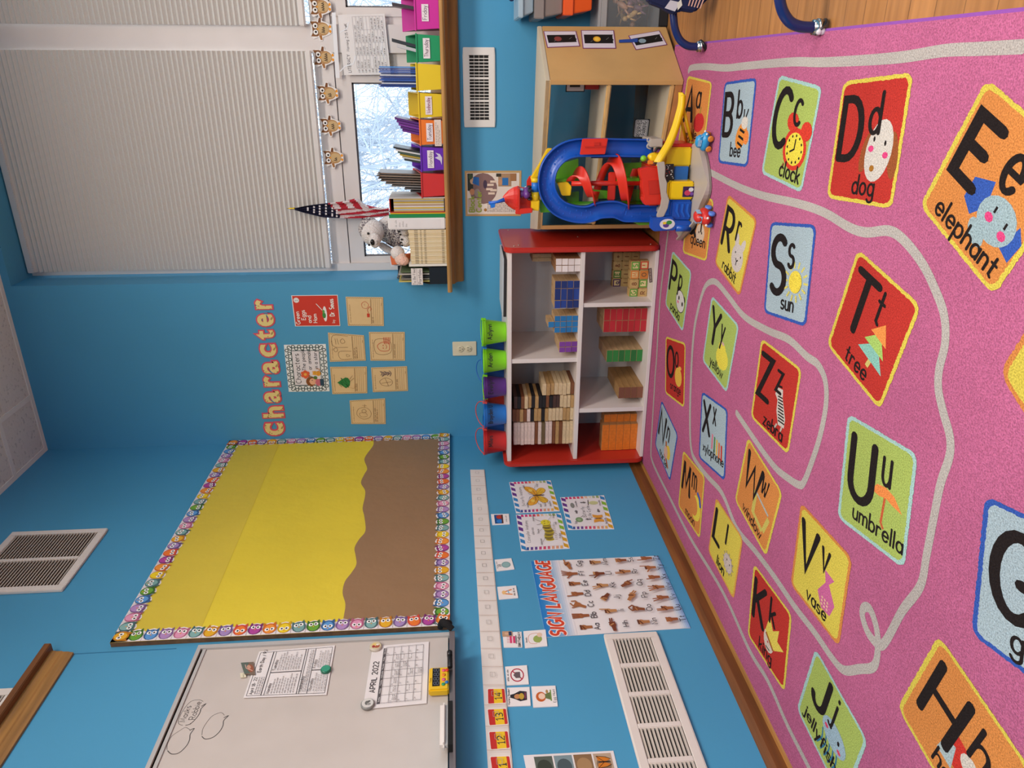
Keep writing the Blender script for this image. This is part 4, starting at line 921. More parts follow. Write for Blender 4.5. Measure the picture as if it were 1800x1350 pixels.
# block poster behind the toy
p = sheet('block_poster', 'laminated tan Block Center poster with photos behind the toy tower', 'poster', bq_([(818.5, 379.8), (816.8, 300.2), (916.5, 299.8), (915.5, 379.5)]), 85, 112, 'c9a06c', thick=.0015)
p.rect(4, 4, 81, 108, 'ead9cc'); p.ell(52, 76, 29, 28, '8a6a66'); p.rect(48, 96, 80, 107, '3a3a34'); p.rect(8, 80, 34, 107, 'c8b0a4')
p.ell(66, 97, 6, 5, 'd8a884'); p.poly([(57, 84), (73, 84), (74, 95), (62, 97)], '2e6ab0'); p.ell(60, 72, 8, 4, '4a3a4c'); p.ell(74, 101, 5, 4, '4a5a40')
p.ell(46, 98, 6, 5, 'c88a64'); p.ell(44, 88, 8, 6, '9a8a84')
for (x, y, a_) in ((60, 62, .1), (66, 56, .1), (50, 56, -.2), (44, 60, -.3), (52, 64, .3)): p.rect(x-3, y-7, x-1+2, y+6, 'e8cdb8')
p.rect(56, 20, 80, 46, 'b08a68'); p.ell(64, 42, 5, 4.5, 'c8906a'); p.rect(58, 26, 72, 38, '2e72b4'); p.rect(74, 40, 80, 50, '40382c'); p.rect(66, 10, 80, 22, 'a8744c')
p.text('Block', 8, 94, 10, '9aa83c', .2); p.text('Center', 8, 80, 10, '9aa83c', .2); p.ell(12, 72, 3, 3, 'b07a3c')
for i in range(14): p.scrib(8, 26, 66-4*i, 2.2, '6a5a54', .16, rd)
p.done()
# ================================================================== red and white block shelf
SY0 = -.42; SF = -.40; SBK = -.02
RED = mat('bf2f22', 'gloss', .3); SWH = mat('e6dbd4', 'gloss', .42)
t = thing('block_shelf', 'white block shelf with red end panels standing in the corner', 'shelf', (.55, -.22, 0))
def panel(x0, x1, name):
    mb = MB(); r = .035; pr = []
    for cy, cz, a in ((SBK, .663, None), (SY0+r, .663-r, 90), (SY0+r, .0146+r, 180), (SBK, .0146, None)):
        if a is None: pr.append((cy, cz))
        else: pr += [(cy+r*math.cos(math.radians(a+i*15)), cz+r*math.sin(math.radians(a+i*15))) for i in range(7)]
    mb.prism([(x0, y, z) for y, z in pr][::-1], (x1-x0, 0, 0), RED); return mb.build(name, t, bevel=.004)
panel(.045, .066, 'end_panel'); rp = panel(1.038, 1.060, 'end_panel')
mb = MB()
for y, z in ((-.385, .62), (-.37, .6), (-.06, .62), (-.385, .05), (-.06, .05), (-.22, .33)):
    mb.lathe([(.005, 0), (.004, .002)], mat('d8c0b4', 'metal'), 8, Matrix.Translation((1.060, y, z)) @ Matrix.Rotation(PI/2, 4, 'Y'))
mb.build('screw_caps', rp)
for z0, z1 in ((.630, .648), (.325, .343), (.0146, .030)):
    mb = MB(); mb.box((.066, SF, z0), (1.038, SBK-.008, z1), SWH); mb.build('shelf_board', t, bevel=.0015)
for x0, x1, z0, z1 in ((.548, .567, .343, .630), (.796, .814, .030, .325), (.301, .321, .030, .325)):
    mb = MB(); mb.box((x0, SF+.004, z0), (x1, SBK-.008, z1), SWH); mb.build('divider', t)
mb = MB(); mb.box((.066, SBK-.008, .013), (1.038, SBK, .648), mat('ddd2cc', 'gloss', .5)); mb.build('back_panel', t)
for x in (.10, 1.0):
    for y in (-.34, -.08): mb = MB(); mb.lathe([(.014, 0), (.014, .0146)], mat('2a2624', 'plastic'), 10, Matrix.Translation((x, y, 0))); mb.build('foot', t)
ORD = ['first', 'second', 'third', 'fourth', 'fifth', 'sixth', 'seventh', 'eighth', 'ninth', 'tenth', 'eleventh', 'twelfth', 'thirteenth', 'fourteenth', 'fifteenth', 'sixteenth', 'seventeenth', 'eighteenth']
NW = mat('c8a67a', 'block'); BLKM = {}
rb = random.Random(11)
def block_mesh(w, d, h, body, face, bev=.0005):
    key = (round(w, 4), round(d, 4), round(h, 4), body.name, face.name)
    if key in BLKM: return BLKM[key].copy()
    mb = MB(); x, y = w/2, d
    P = [(-x, 0, 0), (x, 0, 0), (x, y, 0), (-x, y, 0), (-x, 0, h), (x, 0, h), (x, y, h), (-x, y, h)]
    mb.mesh(P, [(3, 2, 1, 0), (4, 5, 6, 7), (1, 2, 6, 5), (2, 3, 7, 6), (3, 0, 4, 7)], body); mb.mesh(P, [(0, 1, 5, 4)], face)
    o = mb.build('block', None, bevel=bev, local=True); BLKM[key] = o
    return o
def stack(px, zb_, cols, rows, depth, body, faces, what, group, name='wooden_block', cat='block', Y=None, gap=.0008, jig=.004, skip=(), rowword=None, widths=None):
    """px = x0,x1,y0,y1 of the front face in the photo; front plane from where the base meets the board"""
    x0, x1, y0, y1 = px
    if Y is None: Y = F(x1, (y0+y1)/2, zb_).y
    Y = max(Y, SF+.006)
    a = B(x1, y1, Y).x; b_ = B(x1, y0, Y).x; zt_ = B(x0, (y0+y1)/2, Y).z
    hh = (zt_-zb_)/rows; tot = b_-a; ws = widths or [1/cols]*cols; X = a
    for c in range(cols):
        w = tot*ws[c]; xc = X+w/2; X += w
        for r in range(rows):
            if (c, r) in skip: continue
            f = faces[rb.randrange(len(faces))]
            o = block_mesh(w-gap*2, min(depth, -SBK-.012-Y if Y+depth > SBK-.012 else depth) if Y+depth <= SBK-.012 else (SBK-.012-Y), hh-gap, body, mat(f, 'matte') if isinstance(f, str) else f)
            o.name = name; o.location = (xc, Y+rb.uniform(0, jig), zb_+r*hh+.0003)
            rr = ('bottom row' if r == 0 else 'top row' if r == rows-1 else ORD[r]+' row up') if rows > 1 else 'row'
            cc = ('' if cols == 1 else ', '+('leftmost' if c == 0 else 'rightmost' if c == cols-1 else ORD[c]+' from left'))
            tag(o, f'{what}, {rr}{cc}', cat, group)
            if o.name not in COL.objects: COL.objects.link(o)
    return Y, a, b_, zt_
ZM, ZL = .343, .030
Zs = lambda a, b_: (860+a/5.4, 390+b_/5.4)
stack((977, 1021, 454, 478), ZM, 2, 4, .15, mat('a87a50', 'block'), ['efe4e0', 'e8dcd8'], 'white ended block in the upper right cubby', 'white ended wooden blocks')
stack((975, 1018.5, 493, 541.5), ZM, 3, 4, .11, NW, ['23418f', '1d3a82', '1a2f6e'], 'dark blue ended block beside the white ones', 'dark blue ended wooden blocks', widths=[.29, .43, .28])
Yl, al, bl_, zl = stack((974.5, 1016, 554.5, 584.5), ZM, 3, 4, .10, NW, ['2378b4', '1f70ac'], 'light blue ended block beside the dark blue ones', 'light blue ended wooden blocks')
o = block_mesh((bl_-al)/3, .1, (zl-ZM)/4, NW, mat('2378b4')); o.name = 'wooden_block'; o.location = (al+(bl_-al)*.5, Yl, zl+.0008); tag(o, 'light blue ended block alone on top of its stack', 'block', 'light blue ended wooden blocks')
if o.name not in COL.objects: COL.objects.link(o)
stack((983, 1015.5, 600, 619), ZM, 2, 3, .16, NW, ['7d3f9a', '743890'], 'purple ended block nearest the middle divider', 'purple ended wooden blocks')
stack((936, 971, 445.6, 460), B(985, 450, -.17).z if False else ZM, 2, 1, .12, NW, [NW], 'plain block end lying behind the white ones', 'plain wooden blocks at the back', Y=-.20)
stack((1061.5, 1137, 541.5, 583), ZL, 2, 7, .16, NW, ['b5222a', 'bd2630', 'ab1f26'], 'red ended block in the lower middle cubby', 'red ended wooden blocks')
stack((1066.5, 1129.5, 614.4, 635.5), ZL, 1, 6, .19, NW, ['2f7d38', '276b30', '378a42'], 'green ended block standing between red and plain blocks', 'green ended wooden blocks')
stack((1087.5, 1130.5, 680, 699.8), ZL, 1, 4, .25, mat('a8804f', 'block'), ['7a4a36', '84523c'], 'plain block with brown end left of the green ones', 'brown ended wooden blocks')
ORW = mat('e07a22', 'block')
stack((1058, 1119.5, 745, 790), ZL, 1, 5, .06, mat('b98a58', 'block'), [ORW], 'wide orange block in the lower left cubby', 'wide orange blocks', Y=-.33)
stack((1062, 1122, 727, 743), ZL, 1, 5, .07, mat('b98a58', 'block'), [ORW], 'narrow orange block beside the wide orange ones', 'narrow orange blocks', Y=-.30)
# planks
PL = {'maple': 'd8bd94', 'pale': 'dec6ba', 'tan': 'b8905c', 'brown': '7c4a2a', 'umber': '4a3028', 'black': '1a1618', 'olive': '6a5638'}
def planks(px, seq, what, depth=.15, Y=None, zb_=ZM):
    x0, x1, y0, y1 = px
    if Y is None: Y = max(F(x1, (y0+y1)/2, zb_).y, SF+.006)
    a = B(x1, y1, Y).x; b_ = B(x1, y0, Y).x; zt_ = B(x0, (y0+y1)/2, Y).z; n = len(seq); h = (zt_-zb_)/n
    for i, c in enumerate(seq):
        m_ = mat(PL[c], 'block'); o = block_mesh(b_-a-.002, depth, h-.0005, m_, m_, .0012); o.name = 'wooden_plank'
        o.location = ((a+b_)/2+rb.uniform(-.0015, .0015), Y+rb.uniform(0, .006), zb_+i*h+.0003)
        if o.name not in COL.objects: COL.objects.link(o)
        pos_ = 'at the bottom' if i == 0 else 'on top' if i == n-1 else ORD[i]+' from the bottom'
        tag(o, f'{c} coloured plank {pos_} of {what}', 'plank', 'wooden planks stacked in the upper left cubby')
    return Y
mp, pa, tn, br, um, bk, ol = 'maple', 'pale', 'tan', 'brown', 'umber', 'black', 'olive'
Yp = -.365
planks((903, 1004, 741, 780), [mp, mp, mp, br, tn, br, pa, pa, ol, pa, br, pa, pa, pa, pa, pa, pa, bk][:17][::1], 'the leftmost plank stack', Y=Yp)
planks((901, 1004.5, 717.5, 739.5), [mp, tn, tn, mp, mp, mp, mp, tn, bk, tn, tn, bk, pa, br, tn, br, br], 'the second plank stack from left', Y=Yp)
planks((903.5, 1004.5, 694.8, 716.5), [tn, mp, mp, mp, um, um, bk, br, bk, bk, tn, bk, tn, mp, br, bk, um], 'the third plank stack from left', Y=Yp)
planks((953.5, 1005, 673, 694), [br, mp, mp, mp, mp, tn, tn, mp], 'the short plank stack beside the divider', Y=Yp)
# alphabet cubes
CB = .0395
CUBES = {}
def cube(x, y, z, ch, col, label, solid=None):
    mb = MB(); s = CB/2; body = mat('c9a468', 'block')
    mb.box((-s, 0, 0), (s, CB, CB), body); o = mb.build('alphabet_block', None, bevel=.0025, local=True); o.location = (x, y, z)
    tag(o, label, 'block', 'alphabet cubes in the lower right cubby')
    for q, dx in ((0, 1), (1, 1)):
        d = MB()
        if q == 0: Q_ = [V((-s, -.0002, CB)), V((s, -.0002, CB)), V((s, -.0002, 0)), V((-s, -.0002, 0))]
        else: Q_ = [V((-s-.0002, CB, CB)), V((-s-.0002, 0, CB)), V((-s-.0002, 0, 0)), V((-s-.0002, CB, 0))]
        p = Pad(d, Q_, 10, 10)
        if solid: p.rect(.6, .6, 9.4, 9.4, solid if q == 0 else 'd08a4a')
        if col:
            p.rect(.7, .7, 9.3, 9.3, col); p.rect(1.9, 1.9, 8.1, 8.1, 'e2c890')
        if q == 0: p.text(ch, 5, 2.6, 4.8, col or '8a5a3a', .22, align='c')
        else: p.line([(3, 3), (7, 7)], .8, '6a3a24'); p.line([(3, 7), (7, 3)], .8, '6a3a24')
        pf = d.build('printed_face', None, origin=(0, 0, 0)); pf.parent = o; pf.location = (0, 0, 0)
yf = -.312; xr = B(1135, 451, yf).x
gx = CB+.0008
xs = [.972-gx*.5-gx*i for i in range(4)][::-1]
top = [('G', '5a9a3c', 'front upper cube with a green G', None), ('8', None, 'front upper cube with a faint tan picture', None), ('M', 'e0813a', 'front upper cube with an orange animal picture', None), ('S', '62a83e', 'front upper cube with a green S', None)]
bot = [('R', None, 'front bottom tan cube at the left', None), ('?', '5f9a3c', 'front bottom cube with a green question mark', None), ('O', None, 'front bottom solid orange cube', 'd8803a'), ('!', 'd0402c', 'front bottom cube with a red exclamation mark', None)]
for i in range(4):
    cube(xs[i], yf+.004*(i % 2), ZL+.0003, *bot[i][:2], bot[i][2], bot[i][3]); cube(xs[i], yf+.003*((i+1) % 2), ZL+CB+.0008, *top[i][:2], top[i][2], top[i][3])
yb2 = yf+CB+.012
cube(xs[3]+gx*.3+.012, yb2-.02+.012, ZL+.0003, 'N', '3a56a8', 'bottom cube with a blue N behind the front ones') if False else None
bk_ = [('q', '4a2a5a', 'highest back cube with a purple q'), ('E', '4a7a34', 'highest back cube with a green E'), ('&', None, 'highest back plain tan cube'), ('+', None, 'highest back cube with a black plus sign')]
yb3 = -.145
xb0 = B(1098, 497, yb3).x
for r in range(3):
    for i in range(4):
        if r < 2: lab = f'plain tan cube in the tall back stack, {ORD[r]} layer, {ORD[i]} from left'
        else: lab = bk_[i][2]
        cube(xb0+gx*i, yb3, ZL+.0003+r*(CB+.0005), *( (bk_[i][0], bk_[i][1]) if r == 2 else ('I', None)), lab)
# shelf label sticker (dark oval on the board end) and paper on top of the shelf
a = B(1147, 492, SF)
p = sheet('shelf_label', 'small dark printed label lying on the shelf floor in front of the cubes', 'label', [F(1142, 497, ZL+.0002), F(1140, 472, ZL+.0002), F(1145.5, 471, ZL+.0002), F(1147, 496, ZL+.0002)], 30, 8, '6a5a5c', thick=.0006); p.scrib(2, 28, 2.4, 3.4, 'd8ccc8', .18); p.done()
q = [F(882, 548, .6484), F(877, 447, .6484), F(892, 447, .6484), F(892, 548, .6484)]
pp = [V((.74, -.33, .6486)), V((1.00, -.375, .6486)), V((1.02, -.19, .6486)), V((.76, -.14, .6486))]
mb = MB(); mb.prism([pp[0], pp[1], pp[2], pp[3]], (0, 0, .012), mat('2a2628')); mb.prism([q_+V((.004, .004, .0122)) for q_ in (pp[0], pp[1], pp[2], pp[3])], (0, 0, .005), mat('c8ccd0', 'crinkle'))
tag(mb.build('picture_book'), 'flat dark edged book with a crinkled pale cover lying on the block shelf', 'book')
# ---- buckets
def bucket(label, px, col, namestr, hcol, zt_=.6483, Y=None, hang=0, group='name buckets on the block shelf'):
    x0, x1, y0, y1 = px; yc = (y0+y1)/2
    Y = Y if Y is not None else -.30
    a = B(x0, y1, Y); b_ = B(x0, y0, Y); r1 = (b_.x-a.x)/2*.98; cx = (a.x+b_.x)/2; h = a.z-zt_
    t = thing('bucket', label, 'bucket', (cx, Y, zt_), 0, group); m = mat(col, 'plastic', .32)
    r0 = r1*.74; n = 28; O = V((cx, Y, zt_)); M = Matrix.Translation(O)
    mb = MB(); mb.lathe([(r0*.96, 0), (r0, .003), (r0+(r1-r0)*.82, h*.84), (r0+(r1-r0)*.83, h*.84), (r1, h*.985), (r1, h), (r1*.95, h), (r0*.95, .005)], m, n, M); mb.build('pail', t)
    mb = MB(); mb.lathe([(r1*.985, h*.975), (r1*1.05, h*.972), (r1*1.06, h*.99), (r1*1.045, h*1.004), (r1*.97, h*1.004)], m, n, M, (False, False)); mb.build('rim', t)
    for s in (-1, 1):
        mb = MB(); mb.obox(O+V((s*r1*1.03, 0, h*.95)), (.006, .016, .02), mat(hcol, 'plastic')); mb.build('handle_lug', t, bevel=.001)
    mb = MB(); pts = []
    for i in range(15):
        an = PI*i/14; pts.append(O+V((r1*1.07*math.cos(an), r1*1.0*math.sin(an)*(.93 if hang else .92), h*.99+ (r1*.62*math.sin(an) if hang else r1*.12*math.sin(an)))))
    mb.tube(pts, .0022, mat(hcol, 'plastic'), 6); mb.build('handle', t)
    if namestr:
        mb = MB(); w = text_w(namestr, .02); k = .0125/10*1.0; hgt = .0195; ww_ = text_w(namestr, hgt); sc_ = min(1, .98*1.6*r1/ww_); mm = mat('1c1c22')
        zc = h*.62; X = -ww_*sc_/2
        for ch in namestr:
            gw, st = GL.get(ch, GL['o'])
            for pl_ in st:
                pr_ = []
                for px_, py_ in pl_:
                    xx = X+px_*hgt/10*sc_; zz = zc+py_*hgt/10; rr = r0+(r1-r0)*.83*zz/(h*.84)+.0006; an = xx/rr
                    an += math.atan2(CAM_POS.x-cx, Y-CAM_POS.y)*1.0
                    pr_.append((V((math.sin(an)*1, -math.cos(an), 0)), rr, zz))
                for j in range(len(pr_)-1):
                    q_ = []
                    (d0, r_0, z0), (d1, r_1, z1) = pr_[j], pr_[j+1]; p0 = O+d0*r_0+V((0, 0, z0)); p1 = O+d1*r_1+V((0, 0, z1)); dd = (p1-p0)
                    if dd.length < 1e-6: continue
                    nn = d0.cross(dd).normalized()*.0015
                    mb.face([p0-nn, p1-nn, p1+nn, p0+nn], mm)
            X += (gw+2.2)*hgt/10*sc_
        mb.build('written_name', t)
    return t
bucket('lime green bucket nearest the window on the block shelf', (848.5, 893, 561, 606.5), '8fe020', 'Azlynn', '7fd81c')
bucket('lime green bucket second from the window on the block shelf', (850, 893, 612, 655), '8ce01e', 'Arden', '2f7fd0', hang=0)
bucket('purple bucket in the middle of the block shelf row', (851.5, 893.5, 660.5, 700), '5b2a86', 'Evelyn', '8fe020')
bucket('blue bucket between the purple and red ones on the block shelf', (851, 893.5, 708, 750), '1f78cf', 'Brayden U', 'e2504a', hang=1)
bucket('red bucket at the corner end of the block shelf', (851, 893.5, 755, 797), 'd42c2c', 'Miles', 'e2504a', hang=1)
bk2 = 'second row of buckets behind the named ones'
bucket('dark blue bucket behind the gap between the two lime buckets', (851, 891, 588, 628), '1c4fa0', None, '2a70c8', Y=-.14, group=bk2)
bucket('blue bucket behind the second lime bucket, its handle leaning out', (851, 891, 634, 674), '1c55a8', None, '2a70c8', Y=-.14, hang=1, group=bk2)
bucket('lime bucket behind the purple bucket', (849, 891, 680, 718), '7fd81c', None, '7fd81c', Y=-.14, group=bk2) if False else None
bucket('dark red bucket behind the gap beside the purple bucket', (853, 891, 685, 722), 'a8281e', None, 'e2504a', Y=-.14, group=bk2)
bucket('blue bucket behind the gap between the blue and red buckets', (852, 891, 730, 768), '1f5fb8', None, '2a70c8', Y=-.14, group=bk2)
# ================================================================== window bay: owls, papers, bins, books
def owl_cut(px, py, label, flip):
    Yo = RD-.0165; c = B(px, py, Yo); s = .052
    Q_ = [c+V((-s, 0, s)), c+V((s, 0, s)), c+V((s, 0, -s)), c+V((-s, 0, -s))]
    mb = MB(); p = Pad(mb, Q_, 10, 10)
    out = [(1.2, 8.2), (3, 9.6), (5, 9), (7, 9.6), (8.2, 8), (8, 6.2), (9.6, 5.6), (9.2, 4.4), (8, 4.2), (7.2, 1.8), (6.4, .6), (3.6, .6), (2.8, 1.8), (2, 4.2), (.6, 4.6), (.4, 5.8), (2, 6.2)]
    base = [p.at(*q, k=0) for q in out]; mb.prism(base, (0, -.0015, 0), mat('f0ebe6', 'paper')); p.off = .0015
    p.poly([(2.2, 9.2), (3.6, 8.4), (6.4, 8.4), (7.8, 9.2), (7.8, 6.6), (7, 5.4), (3, 5.4), (2.2, 6.6)], '8a5a32')
    p.ell(5, 4.4, 2.5, 2.9, 'b98d5c'); p.ell(5, 4, 1.9, 2.3, 'cfae7c')
    for e in (-1, 1):
        p.poly([(5+e*2.3, 6), (5+e*4.2, 5.4), (5+e*4, 4.6), (5+e*2.4, 4.8)], '7a4a28' if e > 0 else 'a8703c')
        p.ell(5+e*1.2, 7.2, 1.15, 1.15, '5a3a24'); p.ell(5+e*1.2, 7.2, .98, .98, 'f6f0ea'); p.ell(5+e*1.1, 7.1, .45, .45, '1c1816', 10)
        p.ell(5+e*.9, 1.2, .6, .5, 'ee9a2c', 8)
    p.poly([(4.6, 6.5), (5.4, 6.5), (5, 5.6)], 'eea030'); p.scrib(3.6, 6.4, 3.4, 1.5, '3a2a20', .2, random.Random(int(py)))
    tag(mb.build('owl_cutout'), label, 'owl', 'paper owls along the window rail')
for px, py, lb in ((563, 12, 'brown paper owl on the window rail, cut by the frame edge'), (564, 51, 'brown paper owl on the white post, second from the right'), (569, 101, 'brown paper owl above the plastic page sleeve corner, third from the right'), (576, 164, 'brown paper owl over the right part of the window, fourth from the right'), (581, 221, 'brown paper owl above the middle of the window pane'), (586, 277, 'brown paper owl nearest the flag')):
    owl_cut(px, py, lb, 0)
# page in a plastic sleeve
Yp_ = RD-.024
p = sheet('schedule_page', 'white morning schedule page in a shiny plastic sleeve on the window post', 'paper', [B(605, 132, Yp_), B(594, 26, Yp_), B(676, 24, Yp_), B(687, 131, Yp_)], 110, 85, 'eae5e2', off=.002)
K2 = '58545a'; rd = random.Random(4)
p.text('LITERACY', 5, 71, 5.4, K2, .16); p.text('Morning 2:15 PreK', 44, 71, 4.6, K2, .13)
for j in range(10): p.line([(12, 4+6.2*j), (106, 4+6.2*j)], .35, 'b4aeb0')
for x in (12, 36, 59, 82, 106): p.line([(x, 4), (x, 60)], .35, 'b4aeb0')
for j in range(9):
    p.text(f'{(8+j) % 12 or 12}:30', 4.5, 6+6.2*j, 2.2, K2, .16)
    for x in (13.5, 37.5, 60.5, 83.5):
        if rd.random() < .85: p.scrib(x, x+rd.uniform(9, 20), 6.2+6.2*j, 2.4, K2, .16, rd)
o = p.done()
GQ = [B(590, 137, Yp_-.004), B(583, 22, Yp_-.004), B(680, 20, Yp_-.004), B(692, 137, Yp_-.004)]
for (pts, w) in (([(1, 9.2), (1.8, 8.3), (2.2, 6.8), (3.5, 6.2)], .16), ([(3, 1.2), (4.2, 1.6), (5.5, 1.4), (6.4, 1.9)], .12), ([(7, 8.8), (7.6, 7.4), (8.6, 7.0)], .14)):
    mb = MB(); p = Pad(mb, GQ, 10, 10); p.line(pts, w, mat('f6f6f8', 'gloss', .08)); mb.build('painted_glare', o)  # glare on the plastic sleeve, painted as pale glossy lines
mb = MB(); p = Pad(mb, GQ, 10, 10); p.rect(0, 9.3, 10, 10, mat('f2f0f0', 'gloss', .1)); mb.build('sleeve_hole_strip', o)
ST = SILLZ+.0004
def bin_(label, py0, py1, pxf, pxb, col, text, extra=None, inner=None, tcol='4a3a4a'):
    yF, yB = -.115, .075
    a = B(785, py1, yF); b_ = B(785, py0, yF); x0, x1 = a.x, b_.x; hf = B(pxf, (py0+py1)/2, yF).z-ST; hb = B(pxb, (py0+py1)/2, yB).z-ST
    t = thing('book_bin', label, 'bin', ((x0+x1)/2, -.02, ST), 0, 'coloured day bins on the window sill'); m = mat(col, 'plastic', .4); tp = .006; th = .003
    def w_(P, n): mb = MB(); mb.hexa(P, m); return mb.build(n, t, bevel=.0012)
    w_([(x0+tp, yF+.004, ST), (x1-tp, yF+.004, ST), (x1-tp, yF+.008, ST), (x0+tp, yF+.008, ST), (x0, yF, ST+hf), (x1, yF, ST+hf), (x1, yF+.004, ST+hf), (x0, yF+.004, ST+hf)], 'front')
    w_([(x0+tp, yB-.008, ST), (x1-tp, yB-.008, ST), (x1-tp, yB-.004, ST), (x0+tp, yB-.004, ST), (x0, yB-.004, ST+hb), (x1, yB-.004, ST+hb), (x1, yB, ST+hb), (x0, yB, ST+hb)], 'back')
    for xa, xb in ((x0, x0+tp), (x1, x1-tp)):
        s = 1 if xa < xb else -1
        P = [(xb, yF+.006, ST), (xb+s*th, yF+.006, ST), (xb+s*th, yB-.006, ST), (xb, yB-.006, ST), (xa, yF+.002, ST+hf), (xa+s*th, yF+.002, ST+hf), (xa+s*th, yB-.002, ST+hb), (xa, yB-.002, ST+hb)]
        if s < 0: P = [P[i] for i in (1, 0, 3, 2, 5, 4, 7, 6)]
        w_(P, 'side')
    mb = MB(); mb.box((x0+tp, yF+.006, ST), (x1-tp, yB-.006, ST+.003), m); mb.build('base', t)
    mb = MB(); mb.box((x0-.003, yF-.004, ST+hf-.006), (x1+.003, yF+.003, ST+hf), m); mb.build('rim', t, bevel=.001)
    if text:
        th_ = .0165; k_ = min(.84, (x1-x0)*.6/text_w(text, th_)); w = text_w(text, th_)*k_+.012; xc = (x0+x1)/2; zc = ST+hf*.42; lean = -.0005
        mb = MB(); y_ = yF+.0022-.0032; p = Pad(mb, [V((xc-w/2, y_-.0012, zc+.027)), V((xc+w/2, y_-.0012, zc+.027)), V((xc+w/2, y_+.0012-.0012, zc)), V((xc-w/2, y_, zc))], w, .027); p.rect(0, 0, w, .027, 'ece2e6'); p.text(text, w/2, .0065, th_, tcol, .1, align='c', wx=k_); mb.build('day_label', t)
    if extra == 'bird':
        mb = MB(); xc = (x0+x1)/2; y_ = yF+.003; p = Pad(mb, [V((xc-.03, y_-.004, ST+.04)), V((xc+.03, y_-.004, ST+.04)), V((xc+.03, y_-.001, ST+.002)), V((xc-.03, y_-.001, ST+.002))], 10, 6); p.poly([(1, 1), (4, 2), (6, 5.5), (7, 3), (9.4, 5), (8.4, 2), (6, .6)], 'd8d0e8'); mb.build('bird_sticker', t)
    if extra == 'note':
        mb = MB(); xc = (x0+x1)/2; y_ = yF+.0025; p = Pad(mb, [V((xc-.055, y_-.004, ST+.034)), V((xc+.05, y_-.004, ST+.034)), V((xc+.05, y_-.0005, ST+.006)), V((xc-.055, y_-.0005, ST+.006))], 40, 11); p.rect(0, 0, 40, 11, 'ecdcd0')
        for j in range(3): p.scrib(2, 38-6*j, 7.5-2.8*j, 2, '8a6a5a', .16, rd)
        mb.build('note_label', t)
    return x0, x1, hf, hb
def leaf(name, label, cat, x, y0, y1, z1, th, col, group, lean=0, tilt=0, kind='plastic', zb_=None, slant=0, parent=None, extra=None):
    """thin upright sheet-like thing (folder, book): leans sideways by lean along x at its top"""
    z0 = (ST+.004) if zb_ is None else zb_
    lean = lean*(z1-z0)
    mb = MB(); P = [(x, y0, z0), (x+th, y0, z0), (x+th, y1, z0), (x, y1, z0), (x+lean, y0+tilt, z1), (x+th+lean, y0+tilt, z1), (x+th+lean, y1+tilt, z1-slant), (x+lean, y1+tilt, z1-slant)]
    mb.hexa(P, mat(col, kind)); 
    if extra: extra(mb)
    return tag(mb.build(name, parent), label, cat, group)
NG = 'sorted folders in the day bins'
bx = bin_('magenta bin labelled Friday, cut by the frame edge', -8, 53, 728, 706, 'd02a9c', 'Friday')
leaf('folder', 'dark folder leaning out of the magenta bin', 'folder', B(728, 16, -.02).x-.02, -.06, .03, B(690, 5, -.02).z, .012, '3a2a2e', None, .16)
bg = bin_('green bin labelled Thursday', 60, 110, 731, 714, '16945c', 'Thursday')
x_ = B(731, 85, 0).x
for i, (c, l) in enumerate((('2c2a2e', 'black binder leaning back to the right in the green bin'), ('c9c4c4', 'grey folder leaning against the black binder in the green bin'))):
    leaf('folder', l, 'folder', x_-.022-.016*i, -.06, .03, B(690+8*i, 62, 0).z, .012, c, None, .24)
by_ = bin_('yellow bin without a label, full of blue folders', 111.5, 160, 731, 722, 'e8c81e', None)
xa, xb = by_[0]+.012, by_[1]-.012; n = 13
for i in range(n):
    col = ['2c4a9c', '2a3f86', 'c9ccd8', '24366e', '3a62b8'][i % 5] if i < n-1 else '3f86d0'
    leaf('folder', f'{"pale" if col == "c9ccd8" else "blue"} folder {"at the left end" if i == 0 else "brightest, at the right end" if i == n-1 else ORD[i]+" from left"} in the yellow bin', 'folder', xa+(xb-xa)*i/n, -.09, .06, B(669+rd.uniform(-2, 4), 130, -.02).z, (xb-xa)/n*.72, col, NG, .01)
bin_('yellow bin labelled Wednesday', 163, 207.5, 735, 718, 'e6c41c', 'Wednesday', tcol='8a2a4a')
bo = bin_('orange bin labelled Tuesday with a second note below', 210, 255, 737, 722, 'ee7a22', 'Tuesday', 'note')
for i in range(5):
    leaf('folder', f'purple folder, {ORD[i]} from left, leaning right in the orange bin', 'folder', bo[0]+.016+.0105*i, -.08, .05, B(696+3*(4-i), 215, -.02).z, .0085, ['6a2a86', '5a2276', '7a3496'][i % 3], NG, .22)
bp = bin_('purple bin labelled Monday with a pale bird sticker', 258, 301, 739, 724, '6a28b4', 'Monday', 'bird')
for i, c in enumerate(('3a3c38', 'c8c4bc', 'b89a3a', '4a5a48', 'd8d4d0', '2e2c2c')):
    leaf('folder', f'{["dark", "cream", "mustard", "green grey", "white", "black"][i]} booklet leaning right in the purple bin', 'booklet', bp[0]+.012+.0085*i, -.08, .05, B(712-3.5*i, 280, -.02).z, .0068, c, 'booklets leaning in the purple bin', .18)
br_ = bin_('red bin without a label, holding brown string tied folders', 304, 346.5, 740, 727, 'd0302e', None)
